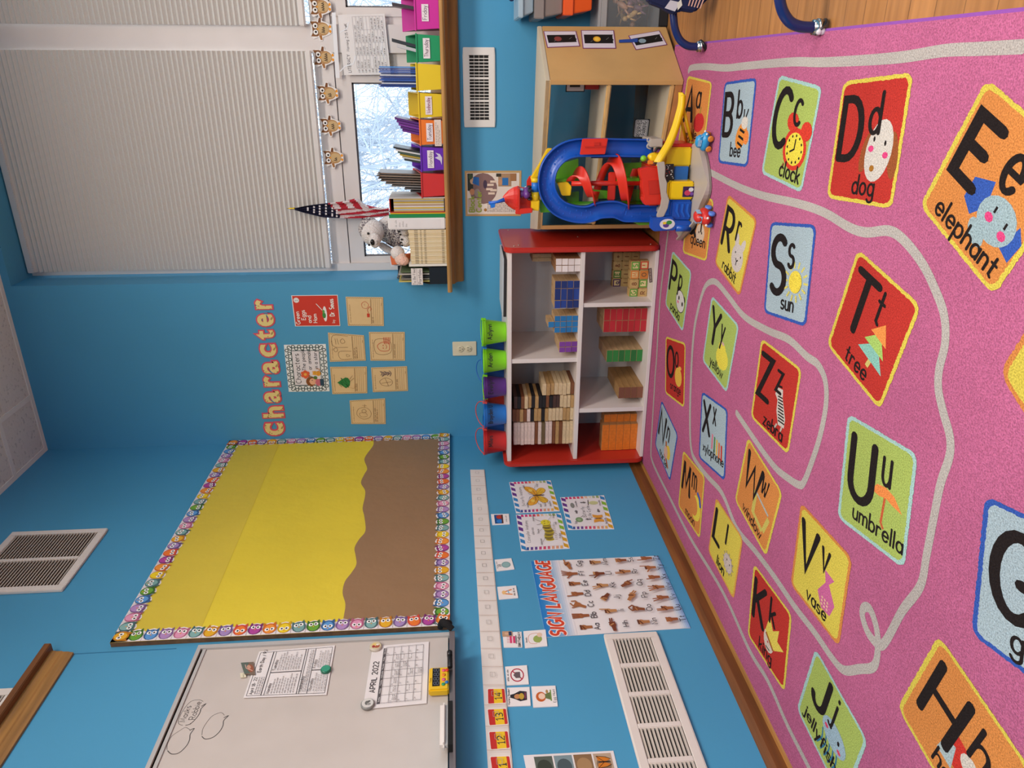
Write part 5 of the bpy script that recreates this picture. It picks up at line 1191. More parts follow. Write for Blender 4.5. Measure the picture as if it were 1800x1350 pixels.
for i in range(8):
    x = br_[0]+.012+.0104*i; z1 = B([722, 712, 690, 680, 672, 668, 666, 668][i], 320, -.02).z; c = ['4a4644', '6a6460', '8a8480', '7a6a5e', '8a7464', '6a5648', '8f7a68', '7a6454'][i]
    o = leaf('tied_folder', f'grey brown thin folder in the red bin, {ORD[i]} from left', 'folder', x, -.085, .045, z1, .005, c, 'thin tied folders in the red bin', .04)
    if i > 3:
        mb = MB(); q0 = V((x+.04*(z1-ST)+.003, -.087, z1-.012)); mb.tube([q0, q0+V((.004, -.004, .006)), q0+V((-.001, -.006, .014)), q0+V((-.003, -.004, .018))], .0011, mat('2e2622'), 5); mb.build('string_tie', o)
# books and binders left of the bins
def yx(y, Y=-.11): return B(760, y, Y).x
def zz(x, y, Y=-.11): return B(x, y, Y).z
YB0 = -.115
# open fronted magazine box with thin books
x0, x1 = yx(373), yx(347); zt_ = zz(684.5, 360)
t = thing('magazine_box', 'dark and red open magazine box of thin books beside the red bin', 'magazine box', ((x0+x1)/2, -.03, ST)); m = mat('2a2022', 'matte'); mr = mat('c23a32', 'matte')
for q_, mm, n in ((((x0, YB0, ST), (x0+.003, .07, zt_)), mr, 'side'), (((x1-.003, YB0, ST), (x1, .07, zt_)), mat('d8d2ce'), 'side'), (((x0+.003, .067, ST), (x1-.003, .07, zt_)), m, 'back'), (((x0+.003, YB0, ST), (x1-.003, .067, ST+.004)), m, 'base'), (((x0+.003, YB0, zt_-.003), (x1-.003, .067, zt_)), mr, 'top')):
    mb = MB(); mb.box(*q_, mm); mb.build(n, t)
n = 9
for i in range(n):
    c = ['c8a868', 'b8c0c4', 'd8b448', 'e0d8cc', 'b89a8a', 'd8c8a0', 'c4a040', 'a8a4a0', 'd0b878'][i]
    leaf('thin_book', f'thin pale book, {ORD[i]} from left, inside the magazine box', 'book', x0+.004+(x1-x0-.008)*i/n, YB0+.004, .06, zz(692, 360), (x1-x0-.008)/n*.85, c, 'thin books in the magazine box', 0, 0, 'paper', ST+.0045)
leaf('book', 'thin yellow book standing between the magazine box and the green binder', 'book', yx(375.2), YB0, .06, zz(686, 373), yx(373.3)-yx(375.2)-.0005, 'e8b828', None, kind='paper', zb_=ST)
leaf('binder', 'slim green binder next to the white binder', 'binder', yx(382), YB0, .05, zz(684, 378), yx(375.4)-yx(382)-.0008, '1f8a4a', None, zb_=ST)
t = thing('binder', 'thick white binder between the green binder and the cream workbooks', 'binder', ((yx(382.3)+yx(402.5))/2, -.02, ST))
mb = MB(); x0, x1 = yx(402.3), yx(382.3); mb.box((x0, YB0-.004, ST), (x1, .05, zz(682, 392)), mat('ece6e2', 'gloss', .3)); mb.build('cover', t, bevel=.004)
mb = MB(); p = Pad(mb, [V((x0+.006, YB0-.0042, zz(686, 392))), V((x1-.006, YB0-.0042, zz(686, 392))), V((x1-.006, YB0-.0042, ST+.02)), V((x0+.006, YB0-.0042, ST+.02))], 10, 60)
p.rect(0, 0, 10, 60, 'e8e2e0')
for j in range(4): p.scrib(1.5, 8.5-2*(j % 2), 52-4*j, 2.6, 'a8a2a0', .16, rd)
mb.build('spine_sheet', t)
x0, x1 = yx(463), yx(403.5); n = 22
for i in range(n):
    ys0 = YB0+rd.uniform(0, .004); xx = x0+(x1-x0)*(i+.44)/n; zh = zz(720, 433)-ST
    def pr_(mb):
        for (za, zb2) in ((.86, .76), (.70, .66), (.60, .54), (.12, .05)): mb.face([(xx+a_, ys0-.0003, ST+q_*zh) for a_, q_ in ((-.0011, zb2), (.0011, zb2), (.0011, za), (-.0011, za))], mat('5a4a3a'))
    leaf('workbook', f'thin cream workbook, {"leftmost" if i == 0 else "rightmost" if i == n-1 else (ORD[i]+" from left" if i < 18 else ORD[n-1-i]+" from right")}, in the row by the white binder', 'workbook', x0+(x1-x0)*i/n, ys0, .08, zz(718+rd.uniform(0, 1.4)+3*(1-i/n), 433), (x1-x0)/n*.88, ['e8d4ac', 'e2cca0', 'ead8b4'][i % 3], 'row of cream workbooks on the sill', 0, 0, 'paper', ST, extra=pr_)
leaf('folder', 'white folder with a yellow edge left of the cream workbooks', 'folder', yx(467.5), YB0, .08, zz(719, 466), yx(463.6)-yx(467.5), 'eae4d8', None, zb_=ST, kind='paper')
# black file box with label
x0, x1 = yx(499), yx(469.5)
t = thing('file_box', 'black magazine file labelled To Be Filed Portfolio at the end of the sill', 'file box', ((x0+x1)/2, -.03, ST)); m = mat('17171b', 'gloss', .3)
zf = zz(716, 484)-.0; zh = zz(694, 484)
for xa in (x0, x1-.003):
    mb = MB(); mb.prism([(xa, YB0, ST), (xa, .09, ST), (xa, .09, zh+.0), (xa, .0, zh), (xa, YB0, ST+.08)][::-1], (.003, 0, 0), m); mb.build('side', t)
mb = MB(); mb.box((x0+.003, YB0, ST), (x1-.003, YB0+.003, ST+.08), m); mb.build('front', t)
mb = MB(); mb.box((x0+.003, YB0+.003, ST), (x1-.003, .087, ST+.003), m); mb.build('base', t)
mb = MB(); mb.box((x0+.003, .087, ST), (x1-.003, .09, zh), m); mb.build('back', t)
zl0, zl1 = zz(743, 484), zz(723, 484)
mb = MB(); p = Pad(mb, [V((x0-.002, YB0-.001, zl1)), V((x1-.003, YB0-.001, zl1)), V((x1-.003, YB0-.001, zl0)), V((x0-.002, YB0-.001, zl0))], 30, 20); p.rect(0, 0, 30, 20, 'e6dcd6'); p.line([(0, 10), (30, 10)], .5, '8a8482'); p.text('To Be Filed', 15, 12.6, 4.2, '3a3436', .11, align='c'); p.text('Portfolio', 15, 2.6, 5, '3a3436', .11, align='c'); mb.build('file_label', t)
for i, c in enumerate(('c8b868', '8a8478', '3a3c3e', 'b8b0a4', '5a6a4a')):
    leaf('filed_paper', f'{["yellowish", "grey", "dark", "pale", "green"][i]} paper standing inside the black file box', 'paper', x0+.006+.011*i, YB0+.02, .08, zz(700+4*(i % 3), 484), .006, c, 'papers in the black file box', 0, 0, 'paper', ST+.0034)
t = thing('sticky_pad', 'orange notepad leaning on top of the black file box', 'notepad', (yx(468), 0, zz(718, 468)))
mb = MB(); xo0, xo1 = yx(477), yx(461); rot = Matrix.Rotation(-.12, 3, 'Y')
mb.obox(V(((xo0+xo1)/2, .05, zz(702, 469))), (xo1-xo0, .02, .098), mat('ee7a4a', 'paper'), rot); mb.build('pad', t, bevel=.002)
mb = MB(); mb.obox(V(((xo0+xo1)/2-.012, .064, zz(701, 471))), (xo1-xo0, .004, .104), mat('ece4e4', 'paper'), rot); mb.build('loose_sheet', t)
# flag on a stick
t = thing('small_flag', 'small American flag on a stick with a gold tip behind the plush toy', 'flag', (B(690, 374, .135).x, .135, ST))
fx = B(600, 368, .135); top = B(506, 366.5, .135)
foot = V((B(690, 376, .135).x, .135, ST+.002))
mb = MB(); mb.tube([foot, top+V((0, 0, -.03))], .0032, mat('2a2426', 'gloss'), 8); mb.build('stick', t)
mb = MB(); M = Matrix.Translation(top+V((0, 0, -.034))); mb.lathe([(.004, 0), (.0052, .006), (.003, .012), (.0045, .02), (.002, .03), (.0004, .04)], mat('c8a838', 'metal', .35), 12, M); mb.build('gold_tip', t)
def outline(px, yl_, yr_): return B(px, yl_, .12), B(px, yr_, .12)
rows0 = [(519, 368, 366), (535, 373, 362), (552, 377, 359), (570, 381, 357), (588, 382, 355), (600, 382.5, 354), (615, 383, 351), (629, 383, 349), (640, 383, 358), (655, 383, 363), (672, 381.5, 365), (684, 378, 366)]
sA = spline([V((r[0], r[1], r[2])) for r in rows0], 5); rows = [tuple(q_) for q_ in sA]
mb = MB(); NU = 48; G = []
for (px, yl_, yr_) in rows:
    a, b_ = outline(px, yl_, yr_); G.append([a+(b_-a)*(j/NU)+V((0, .009*math.sin(j*.40+px*.02)-.004, 0)) for j in range(NU+1)])
mR, mWh, mBl = mat('c0283a', 'cloth'), mat('e8dcdc', 'cloth'), mat('1b1c3c', 'cloth')
for i in range(len(rows)-1):
    for j in range(NU):
        px = rows[i][0]; u = (j+.5)/NU; yy = rows[i][1]+(rows[i][2]-rows[i][1])*u
        isb = px < 574+(yy-357)*1.05 and px < 596
        if yy < 366.5 and px < 650: s_ = ((px-560)+(yy-350)*-.9)/12.5     # near fold: bands crossing down to the right
        else: s_ = ((yy-366)*1.0+(px-600)*.10)/4.2
        m_ = mBl if isb else (mR if int(math.floor(s_)) % 2 == 0 else mWh)
        mb.mesh([G[i+1][j], G[i+1][j+1], G[i][j+1], G[i][j]], [(0, 1, 2, 3)], m_, True)
ob = mb.build('flag_cloth', t); so_ = ob.modifiers.new('thick', 'SOLIDIFY'); so_.thickness = .0012
mb = MB(); ws = mat('f2ecec', 'cloth')
for r, (px, ys) in enumerate(((541, (366, 369)), (552, (364, 369, 373)), (562, (362.5, 367, 372, 376)), (573, (361, 366, 371, 376)), (584, (366, 371, 376.5, 379)), (592, (370, 375, 380)))):
    for y_ in ys:
        c = B(px, y_, .103); pts = []
        for k in range(10): a_ = PI/2+k*PI/5; r_ = .0062 if k % 2 == 0 else .0026; pts.append(c+V((r_*math.cos(a_), 0, r_*math.sin(a_))))
        mb.face([pts[k] for k in range(10)], ws)
mb.build('stars', t)
# plush toy
hd = B(654, 409, .03); fw = mat('e6ddd8', 'fur', None, 1.0); fs = mat('dcd2cc', 'fur', None, 2.0); dk = mat('15110f', 'gloss', .2)
t = thing('plush_toy', 'cream and grey speckled plush animal sitting behind the white binder and workbooks', 'plush toy', (hd.x+.02, .03, ST))
bo_ = B(690, 411, .03)
mb = MB(); zw = zz(718, 433); cb = B(697, 408, .03)
cb = B(697, 412, .11); mb.ball(V((cb.x, .122, zw+.07)), .064, fs, 20, 14, sc=(.98, .8, 1.02)); mb.ball(V((B(682, 409, .08).x, .10, B(680, 409, .08).z)), .05, fs, 16, 10, sc=(1, .85, 1))
o = mb.build('body', t)
mb = MB(); mb.ball(hd+V((0, .01, 0)), .061, fw, 20, 14, sc=(1.0, .92, .86)); mb.ball(hd+V((-.026, -.042, -.014)), .031, fw, 16, 10, sc=(1.15, .8, .85)); head = mb.build('head', t)
mb = MB(); mb.ball(hd+V((.012, .02, .012)), .056, fs, 18, 12, sc=(1.0, .9, .9)); mb.build('crown_fur', head)
mb = MB(); mb.ball(hd+V((-.030, -.066, -.006)), .0115, dk, 12, 8, sc=(1.25, .7, .85)); mb.build('nose', head)
for dx, dz in ((.006, .012), (-.046, .012)): mb = MB(); mb.ball(hd+V((dx, -.0475, dz)), .0058, dk, 10, 8); mb.build('eye', head)
mb = MB(); mb.tube(spline([hd+V((-.040, -.066, -.024)), hd+V((-.032, -.069, -.029)), hd+V((-.022, -.066, -.026))], 3), .0012, mat('7a6a66'), 5); mb.build('mouth', head)
for dx, w_ in ((.052, 1), (-.052, -1)):
    mb = MB(); mb.ball(V((cb.x+dx*1.2, .098, zw+.118)), .030, fw, 14, 10, Matrix.Rotation(-.6*w_, 3, 'Y'), (.62, .6, 1.45)); mb.build('flipper', t)
for px_, py_ in ((710, 405), (713, 424)):
    c = B(px_, py_, -.035); mb = MB(); mb.ball(c+V((0, .03, 0)), .032, fw, 16, 10, sc=(.95, 1.8, .9)); ft = mb.build('foot', t)
    mb = MB()
    for a_ in (-.85, 0, .85): mb.ball(c+V((.018*math.sin(a_), -.026, .006+.014*math.cos(a_))), .0048, dk, 8, 6, sc=(1, .5, 1.2))
    mb.build('toe_beans', ft)
c = B(704, 454, -.055); mb = MB(); mb.ball(c, .030, mat('f0cdbd', 'fur', None, 1.0), 16, 10, sc=(1.1, .8, .9)); mb.ball(c+V((.022, .012, .012)), .032, fw, 14, 10); mb.ball(c+V((-.01, -.01, -.016)), .022, mat('f2c0ac', 'fur', None, 1.0), 12, 8)
t2 = tag(mb.build('plush_toy'), 'small pink and white plush beside the orange notepad on the workbooks', 'plush toy')
# ================================================================== maple shelf with see-through back
MP = mat('cfa264', 'maple'); MPE = mat('d8b074', 'wood', None, 1.0); MPI = mat('cdbfa6', 'matte', .5)
FRp, BRp, FLp, BLp = V((1.692, -.535, 0)), V((1.882, -.235, 0)), V((1.117, -.335, 0)), V((1.066, -.06, 0)); HT = .522
t = thing('maple_shelf', 'low maple toy shelf with a clear back, angled behind the toy tower', 'shelf', ((FRp+BLp)/2).to_tuple())
def slab(P, z0, z1, m, name, bev=.002):
    mb = MB(); mb.hexa([p_+V((0, 0, z0)) for p_ in P]+[p_+V((0, 0, z1)) for p_ in P], m); return mb.build(name, t, bevel=bev)
dF = (FRp-FLp).normalized(); dR = (BRp-FRp).normalized(); dL = (BLp-FLp).normalized(); dB = (BRp-BLp).normalized(); nF = V((-dF.y, dF.x, 0))
th = .018
slab([FLp, FRp, BRp, BLp], HT-.018, HT, MPI, 'top')
slab([FLp, FRp, FRp+nF*.014, FLp+nF*.014], HT-.022, HT-.0006, MPE, 'top_edge')
sr = slab([FRp-dF*th, FRp, BRp, BRp-dB*th], .0146, HT-.0185, mat('cfa266', 'maple'), 'side_panel')
slab([FLp, FLp+dF*th, BLp+dB*th, BLp], .0146, HT-.0185, mat('cfa266', 'maple'), 'side_panel')
e1 = FRp-dF*th; z_mid = B(1067, 150, e1.y).z; z_low = B(1179, 150, e1.y).z
iFL, iFR, iBR, iBL = FLp+dF*th, FRp-dF*th, BRp-dB*th*1.2-dR*.01, BLp+dB*th*1.2-dL*.01
for z in (z_mid, z_low):
    slab([iFL+nF*.012, iFR+nF*.012, iBR, iBL], z-.017, z-.001, MPI, 'shelf_board')
    slab([iFL, iFR, iFR+nF*.012, iFL+nF*.012], z-.018, z, MPE, 'board_edge', .004)
slab([iFL, iFR, iFR+nF*.014, iFL+nF*.014], .0146, z_low-.0185, mat('b9804a', 'wood', None, 1.0), 'toe_board')
mb = MB(); bk0, bk1 = BLp+dB*th-dL*.004, BRp-dB*th-dR*.004; nb = V((-dB.y, dB.x, 0))
mb.hexa([p_+V((0, 0, z)) for z in (.016, HT-.019) for p_ in (bk0, bk1, bk1+nb*.003, bk0+nb*.003)], mat('5f7f8c', 'clear')); mb.build('clear_back', t)
# planet cards on the end panel
nR = V((dR.y, -dR.x, 0))
def onR(px, py, off=.0):   # point of the end panel's outer face under a pixel
    d = _ray(px, py); p0 = FRp+nR*off; tt = (p0-CAM_POS).dot(nR)/d.dot(nR); return CAM_POS+d*tt
for lb, c, col, cy in (('planet card with a red planet, highest on the maple end panel', [(962, 84), (955, 55), (1012.5, 55), (1019.5, 81.5)], '8a3c38', .24), ('planet card with an orange yellow planet, middle of the maple end panel', [(1024.5, 85.5), (1021, 53.5), (1079, 53.5), (1083, 85.5)], 'e8a82c', .45), ('tilted planet card with a grey planet and blue tape, lowest on the maple end panel', [(1117.5, 88), (1104.5, 63), (1159, 54), (1173, 79)], '8aa0aa', .2)):
    q = [onR(*e, .0008) for e in c]
    # picture reads with its long side down the panel
    mb = MB(); p = Pad(mb, q, 8.5, 11)
    if p.n.dot(nR) < 0: p.n = -p.n
    a = [q[3], q[2], q[1], q[0]]; mb.prism(a, p.n*.001, mat('7a2a6a', 'paper')); p.off = .001
    p.rect(.25, .25, 8.25, 10.75, 'ded2da'); p.rect(2.3, .5, 6.4, 10.2, '14100f'); p.ell(4.3, 10.6-cy*16 if cy < .3 else 6, 1.25, 1.25, col)
    if cy > .4: p.ell(4.3, 6, .8, .8, 'f4c84a')
    p.line([(4, 3), (5, 2)], .12, '8a8480'); p.line([(3.6, 7.5), (3, 8.2)], .12, '8a8480'); p.rect(2.3, .5, 3.6, .75, 'd8d0d4'); p.rect(4.2, .5, 6, .75, 'd8d0d4')
    o = mb.build('planet_card'); tag(o, lb, 'card', 'planet cards on the maple shelf end')
    if cy == .2:
        mb = MB(); qq = [onR(1088, 75, .0025), onR(1088, 70, .0025), onR(1121, 68, .0025), onR(1121, 74, .0025)]; mb.prism([qq[3], qq[2], qq[1], qq[0]], nR*.0006, mat('2a4a9c', 'paper')); mb.build('blue_tape', o)
# things on its boards
def near(px, py, d): return CAM_POS+_ray(px, py)*d
zT = z_mid+.0004
e = iFR+(iBR-iFR)*.45-dF*.05
mb = MB(); mb.obox(V((e.x-.01, e.y+.02, zT+.028)), (.07, .06, .055), mat('c23a34', 'paper'), Matrix.Rotation(-.3, 3, 'Z')); tag(mb.build('card_box', None, bevel=.002), 'small red box at the right end of the upper maple board', 'box')
c0 = V((e.x-.005, e.y+.02, zT+.0565)); mb = MB()
p = Pad(mb, [c0+V((-.055, -.035, .075)), c0+V((.03, -.055, .075)), c0+V((.03, -.04, 0)), c0+V((-.055, -.02, 0))], 10, 8); a = [p.q[3], p.q[2], p.q[1], p.q[0]]; mb.prism(a, p.n*.0012, mat('2a2424', 'paper')); p.off = .0012; p.rect(.4, .4, 9.6, 7.6, 'e2d8d2'); p.rect(2, 2, 8, 6.4, '3a322c'); p.ell(5, 4.2, 1.8, 1.4, 'b08a5a')
tag(mb.build('picture_card'), 'small framed picture card leaning on the red box', 'card')
zL = z_low+.0004
# reserved parking sign standing at the clear back
u0 = B(1112, 240, -.21); u1 = B(1112, 208, -.21); zt_ = B(1112, 224, -.21).z; zb_ = zL
q = [V((u0.x, -.232, zt_)), V((u1.x, -.246, zt_)), V((u1.x, -.262, zb_)), V((u0.x, -.248, zb_))]
p = sheet('parking_sign', 'small white and black reserved parking sign standing on the lower maple board', 'sign', q, 18, 10, '2a2c34', thick=.004)
p.rrect(.5, .5, 17.5, 9.5, 1.2, 'd8d4d4'); p.rrect(.9, .9, 17.1, 9.1, 1, '3a3c44'); p.rrect(1.2, 1.2, 16.8, 8.8, .9, 'd8d4d4'); p.text('RESERVED', 9, 5.4, 2.5, '2a2c34', .18, align='c'); p.text('PARKING', 9, 1.9, 2.5, '2a2c34', .18, align='c'); p.done()
# ================================================================== toy garage tower
RT, BT, YT, GT, WT = mat('d83020', 'plastic', .32), mat('1550b0', 'plastic', .3), mat('f0c414', 'plastic', .32), mat('63b022', 'plastic', .32), mat('b6aa9e', 'plastic', .4)
BT2 = mat('1a4a94', 'plastic', .4)
T = thing('toy_garage', 'tall plastic toy garage with a blue looping track and red spiral ramp', 'toy', (1.33, -.68, .0158))
RZ = .0158
def pt(name, m, fn, bev=.002, parent=None):
    mb = MB(); fn(mb); return mb.build(name, parent or T, bevel=bev)
def slabpx(name, pts, Y0, Y1, m, bev=.002, parent=None):
    mb = MB(); mb.prism([B(*e, Y0) for e in pts], (0, Y1-Y0, 0), m); return mb.build(name, parent or T, bevel=bev)
# base tray
rim = [F(1232.6, 246, RZ), F(1244, 274, RZ), F(1250, 313, RZ), F(1249, 342.6, RZ), F(1237, 368, RZ), F(1219, 402, RZ), F(1199, 422, RZ)]
rim = spline(rim, 4); back = [rim[-1]+V((.03, .10, 0)), V((1.20, -.50, RZ)), V((1.44, -.54, RZ)), rim[0]+V((-.03, .10, 0))]
mb = MB(); mb.prism(([p_ for p_ in rim]+back)[::-1], (0, 0, .008), WT); mb.build('base', T, bevel=.001)
mb = MB()
for i in range(len(rim)-1):
    a, b_ = rim[i], rim[i+1]; d = (b_-a).normalized(); n_ = V((d.y, -d.x, 0))*.006; n_ = n_ if n_.y > 0 else -n_
    hz = lambda k: .012+.012*abs(math.sin(k*.35))
    mb.hexa([a, b_, b_+n_, a+n_, a+V((0, 0, hz(i))), b_+V((0, 0, hz(i+1))), b_+n_+V((0, 0, hz(i+1))), a+n_+V((0, 0, hz(i)))], WT)
mb.build('base_rim', T)
# garage blocks
Yg = -.76
def gbox(name, x0, x1, y0, y1, Y0, Y1, m, bev=.005, zbase=None):
    a = B(x0, y1, Y0); b_ = B(x1, y0, Y0); mb = MB(); mb.box((a.x, Y0, b_.z if zbase is None else zbase), (b_.x, Y1, a.z), m); return mb.build(name, T, bevel=bev)
gbox('yellow_garage', 1176, 1224, 319, 351, -.80, -.62, YT, zbase=RZ+.008)
gbox('yellow_wing', 1168, 1220, 259, 293, -.74, -.60, YT, zbase=RZ+.008)
gbox('red_roof_edge', 1178, 1218, 252.5, 259, -.73, -.60, RT, .003)
gbox('blue_door', 1184, 1211, 292.5, 319.5, -.752, -.742, mat('2468b8', 'plastic'), .002)
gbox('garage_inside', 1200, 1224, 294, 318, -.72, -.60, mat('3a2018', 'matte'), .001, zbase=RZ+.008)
bl = gbox('blue_garage', 1177, 1232, 351.5, 389, -.795, -.60, BT, .006, zbase=RZ+.008)
for i in range(3): slabpx('moulded_lines', [(1189+9*i, 358), (1187+9*i, 372), (1192+9*i, 382), (1195+9*i, 381), (1191+9*i, 371), (1193+9*i, 358)], -.796, -.799, mat('1a5cc0', 'plastic'), 0, bl)
bs = slabpx('blue_ramp_gate', [(1146, 383), (1144, 402), (1150, 407), (1187, 405), (1190, 399), (1214, 399), (1216, 394), (1214, 389), (1186, 388), (1184, 381)], -.815, -.785, BT, .003)
mb = MB(); c = B(1173, 394, -.816); Q_ = [c+V((-.02, 0, .03)), c+V((.02, 0, .03)), c+V((.02, 0, -.03)), c+V((-.02, 0, -.03))]; p = Pad(mb, Q_, 10, 14); p.ell(5, 7, 4.6, 6.4, 'd8d0d8'); p.ell(4, 8, 2, 2.6, '5a3a8a'); p.ell(6.4, 5.6, 1.8, 2.4, '3a8a3a'); p.ell(6, 9.4, 1.2, 1.6, 'e8c030'); mb.build('round_sticker', bs)
mb = MB(); mb.tube([B(1188, 401, -.81), B(1213, 401, -.81)], .012, BT, 12); mb.build('blue_roller', T)
mb = MB(); c = B(1211, 336, -.801); Q_ = [c+V((-.02, -.0004, .022)), c+V((.016, -.0004, .022)), c+V((.016, -.0004, -.022)), c+V((-.02, -.0004, -.022))]; p = Pad(mb, Q_, 10, 10); p.rect(0, 0, 10, 10, '3a1e4a'); p.ell(4, 6, 2.6, 2.6, 'c83a5a'); p.ell(7, 3.4, 2, 2, 'd8d0d4'); p.ell(3, 2.6, 1.6, 1.4, '7a4a9a'); mb.build('sticker', T)
# patterned belt
mb = MB(); p = Pad(mb, [B(1170, 321, -.765), B(1170, 288, -.765), B(1184, 288, -.765), B(1184, 321, -.765)], 30, 12); mb.prism([p.q[3], p.q[2], p.q[1], p.q[0]], p.n*.004, mat('1c1a1c', 'plastic')); p.off = .004
r5 = random.Random(2)
for i in range(22): p.ell(r5.uniform(1, 29), r5.uniform(1, 11), .7, .9, ['d8d0d0', 'b83a3a', 'e0d8d4'][i % 3], 6)
mb.build('lift_belt', T)
# red platform and grey battlement
slabpx('red_platform', [(1124, 298), (1126, 310), (1129, 318), (1128, 330), (1132, 345), (1129, 352), (1134, 361), (1164, 360), (1158, 296), (1140, 294)], -.78, -.745, RT, .003)
slabpx('red_panel_inset', [(1139, 318), (1141, 342), (1161, 341), (1158, 316)], -.783, -.779, mat('c42a1c', 'plastic'), .001)
gbox('red_deck', 1140, 1162, 292, 362, -.745, -.58, RT, .004)
wav = [(1155, 286), (1168, 284), (1170, 296), (1169, 310), (1173, 322), (1172, 338), (1177, 352), (1174, 366), (1167, 381), (1156, 384), (1154, 379), (1161, 362), (1163, 350)]
slabpx('grey_battlement', wav, -.808, -.80, WT, .002); gbox('grey_deck', 1163, 1171, 290, 378, -.74, -.58, WT, .003)
gbox('grey_end_wall', 1142, 1166, 244, 259, -.70, -.58, WT, .003)
mb = MB()
for y0 in (244, 255): mb.tube(spline([B(1146, y0, -.68), B(1139, y0-1, -.68), B(1138, y0+4, -.68), B(1144, y0+7, -.68)], 4), .003, WT, 6)
mb.build('grey_hooks', T)
# blue looping track (channel swept along an upright loop)
Yt = -.66
cl = [(1148, 260), (1120, 259.5), (1090, 259), (1060, 258.5), (1030, 258.5), (1010, 259.5), (992, 265), (976, 277), (965, 293), (960, 313), (961, 333), (969, 351), (983, 365), (1002, 373), (1022, 376), (1038, 374), (1050, 369), (1064, 367), (1080, 367), (1092, 371), (1100, 374), (1125, 374), (1158, 374)]
path = spline([B(*e, Yt) for e in cl], 4); fr = []; N = len(path); outp = []
cen = B(1040, 317, Yt)
for i, p_ in enumerate(path):
    tv = (path[min(i+1, N-1)]-path[max(i-1, 0)]).normalized(); nv = V((-tv.z, 0, tv.x)); fr.append((nv, V((0, -1, 0))))
w = .031
mb = MB(); mb.sweep(path, fr, [(-w, 0), (-w, .022), (-w+.005, .022), (-w+.006, .005), (w-.006, .005), (w-.005, .026), (w, .026), (w, -.004)], BT, True)
for k in range(0, N, 2):
    if 22 < k < 62 or k > 78:
        for o_ in (-.012, .012):
            c = path[k]+fr[k][0]*o_*(1 if k % 4 else .3)+V((0, -.0056, 0)); mb.obox(c, (.006, .0012, .004), mat('1d5fc4', 'plastic'))
trk = mb.build('loop_track', T)
# legs are deep channels: back flange
mb = MB(); a = B(1010, 272, Yt); mb.hexa([B(1145, 275, Yt)+V((0, -.02, 0)), B(1145, 272, Yt)+V((0, -.02, 0)), B(1145, 272, Yt)+V((0, .03, 0)), B(1145, 275, Yt)+V((0, .03, 0)), B(1010, 275, Yt)+V((0, -.02, 0)), B(1010, 272, Yt)+V((0, -.02, 0)), B(1010, 272, Yt)+V((0, .03, 0)), B(1010, 275, Yt)+V((0, .03, 0))], BT2); mb.build('track_flange', trk)
# red sign on the track
sg = slabpx('red_sign', [(1024, 244), (1019.5, 272), (1064, 271), (1069, 243.5)], -.70, -.692, RT, .002)
slabpx('sign_bar', [(1028, 257), (1028, 259.5), (1064, 258.5), (1064, 256)], -.7, -.704, mat('c2281a', 'plastic'), 0, sg); slabpx('sign_bar', [(1044, 250), (1044, 256), (1054, 256), (1054, 250)], -.7, -.704, mat('c2281a', 'plastic'), 0, sg)
# green panels behind
slabpx('green_fin', [(977, 318), (979, 300), (992, 286), (1017, 279), (1017, 318)], -.60, -.594, GT)
slabpx('green_bar', [(976, 316), (978, 323), (1006, 319), (1004, 314)], -.64, -.60, GT)
slabpx('green_base_fin', [(946, 352), (950, 374), (972, 373), (990, 366), (978, 352)], -.63, -.60, GT)
slabpx('green_plate', [(1042, 333), (1046, 350), (1071, 349), (1070, 336)], -.63, -.60, GT)
slabpx('green_plate', [(1088, 287), (1088, 314), (1136, 314), (1136, 285)], -.60, -.594, mat('5a9a26', 'plastic'))
slabpx('green_beam', [(1084, 314), (1084, 327), (1126, 326), (1124, 313)], -.66, -.60, GT)
slabpx('green_plate', [(1110, 332), (1112, 356), (1130, 356), (1130, 334)], -.60, -.594, mat('5a9a26', 'plastic'))
slabpx('green_side_fin', [(1108, 382), (1113, 391), (1124, 396), (1146, 395), (1148, 382)], -.64, -.60, GT)
slabpx('green_fin', [(990, 340), (1000, 356), (1018, 357), (1018, 336)], -.60, -.594, mat('4a8a1e', 'plastic'))
slabpx('yellow_chute', [(980, 322), (988, 344), (1003, 344), (1005, 328), (998, 320)], -.66, -.64, YT)
# red spiral ramp: banked ribbons
def ribbon(name, pts, w0, w1, wall, m):
    mb = MB(); P = spline([V(q_) for q_ in pts], 6); n_ = len(P); A = []; Bq = []; C_ = []
    for i, q_ in enumerate(P):
        tv = P[min(i+1, n_-1)]-P[max(i-1, 0)]; s = V((tv.y, -tv.x, 0)); s = s.normalized() if s.length > 1e-5 else V((0, -1, 0)); A.append(q_-s*w0); Bq.append(q_+s*w1); C_.append(q_+s*w1+V((0, 0, wall)))
    f1 = []; V_ = A+Bq+C_
    for i in range(n_-1): f1 += [(i, i+1, n_+i+1, n_+i), (n_+i, n_+i+1, 2*n_+i+1, 2*n_+i)]
    mb.mesh(V_, f1, m, True); o = mb.build(name, T); md = o.modifiers.new('thick', 'SOLIDIFY'); md.thickness = .005; md.offset = 0; return o
cx = B(1060, 325, -.66).x; zA = B(1005, 320, -.66).z; zC = B(1122, 350, -.66).z
pts = []
turns = 2.0; R0 = .075
for i in range(33):
    f = i/32; an = .35*PI-2*PI*turns*f; rr = .040+.045*min(1, f*1.6); pts.append((cx+.016*f+rr*math.cos(an), -.655+.75*rr*math.sin(an), zA-.008+(zC-zA)*f))
sr_ = ribbon('spiral_ramp', pts, .018, .016, .026, RT)
mb = MB(); mb.tube([V((cx+.005, -.655, RZ+.13)), V((cx+.005, -.655, zA))], .009, RT, 12); mb.build('red_post', T)
gbox('red_bracket', 1068, 1084, 303, 352, -.66, -.645, RT, .003)
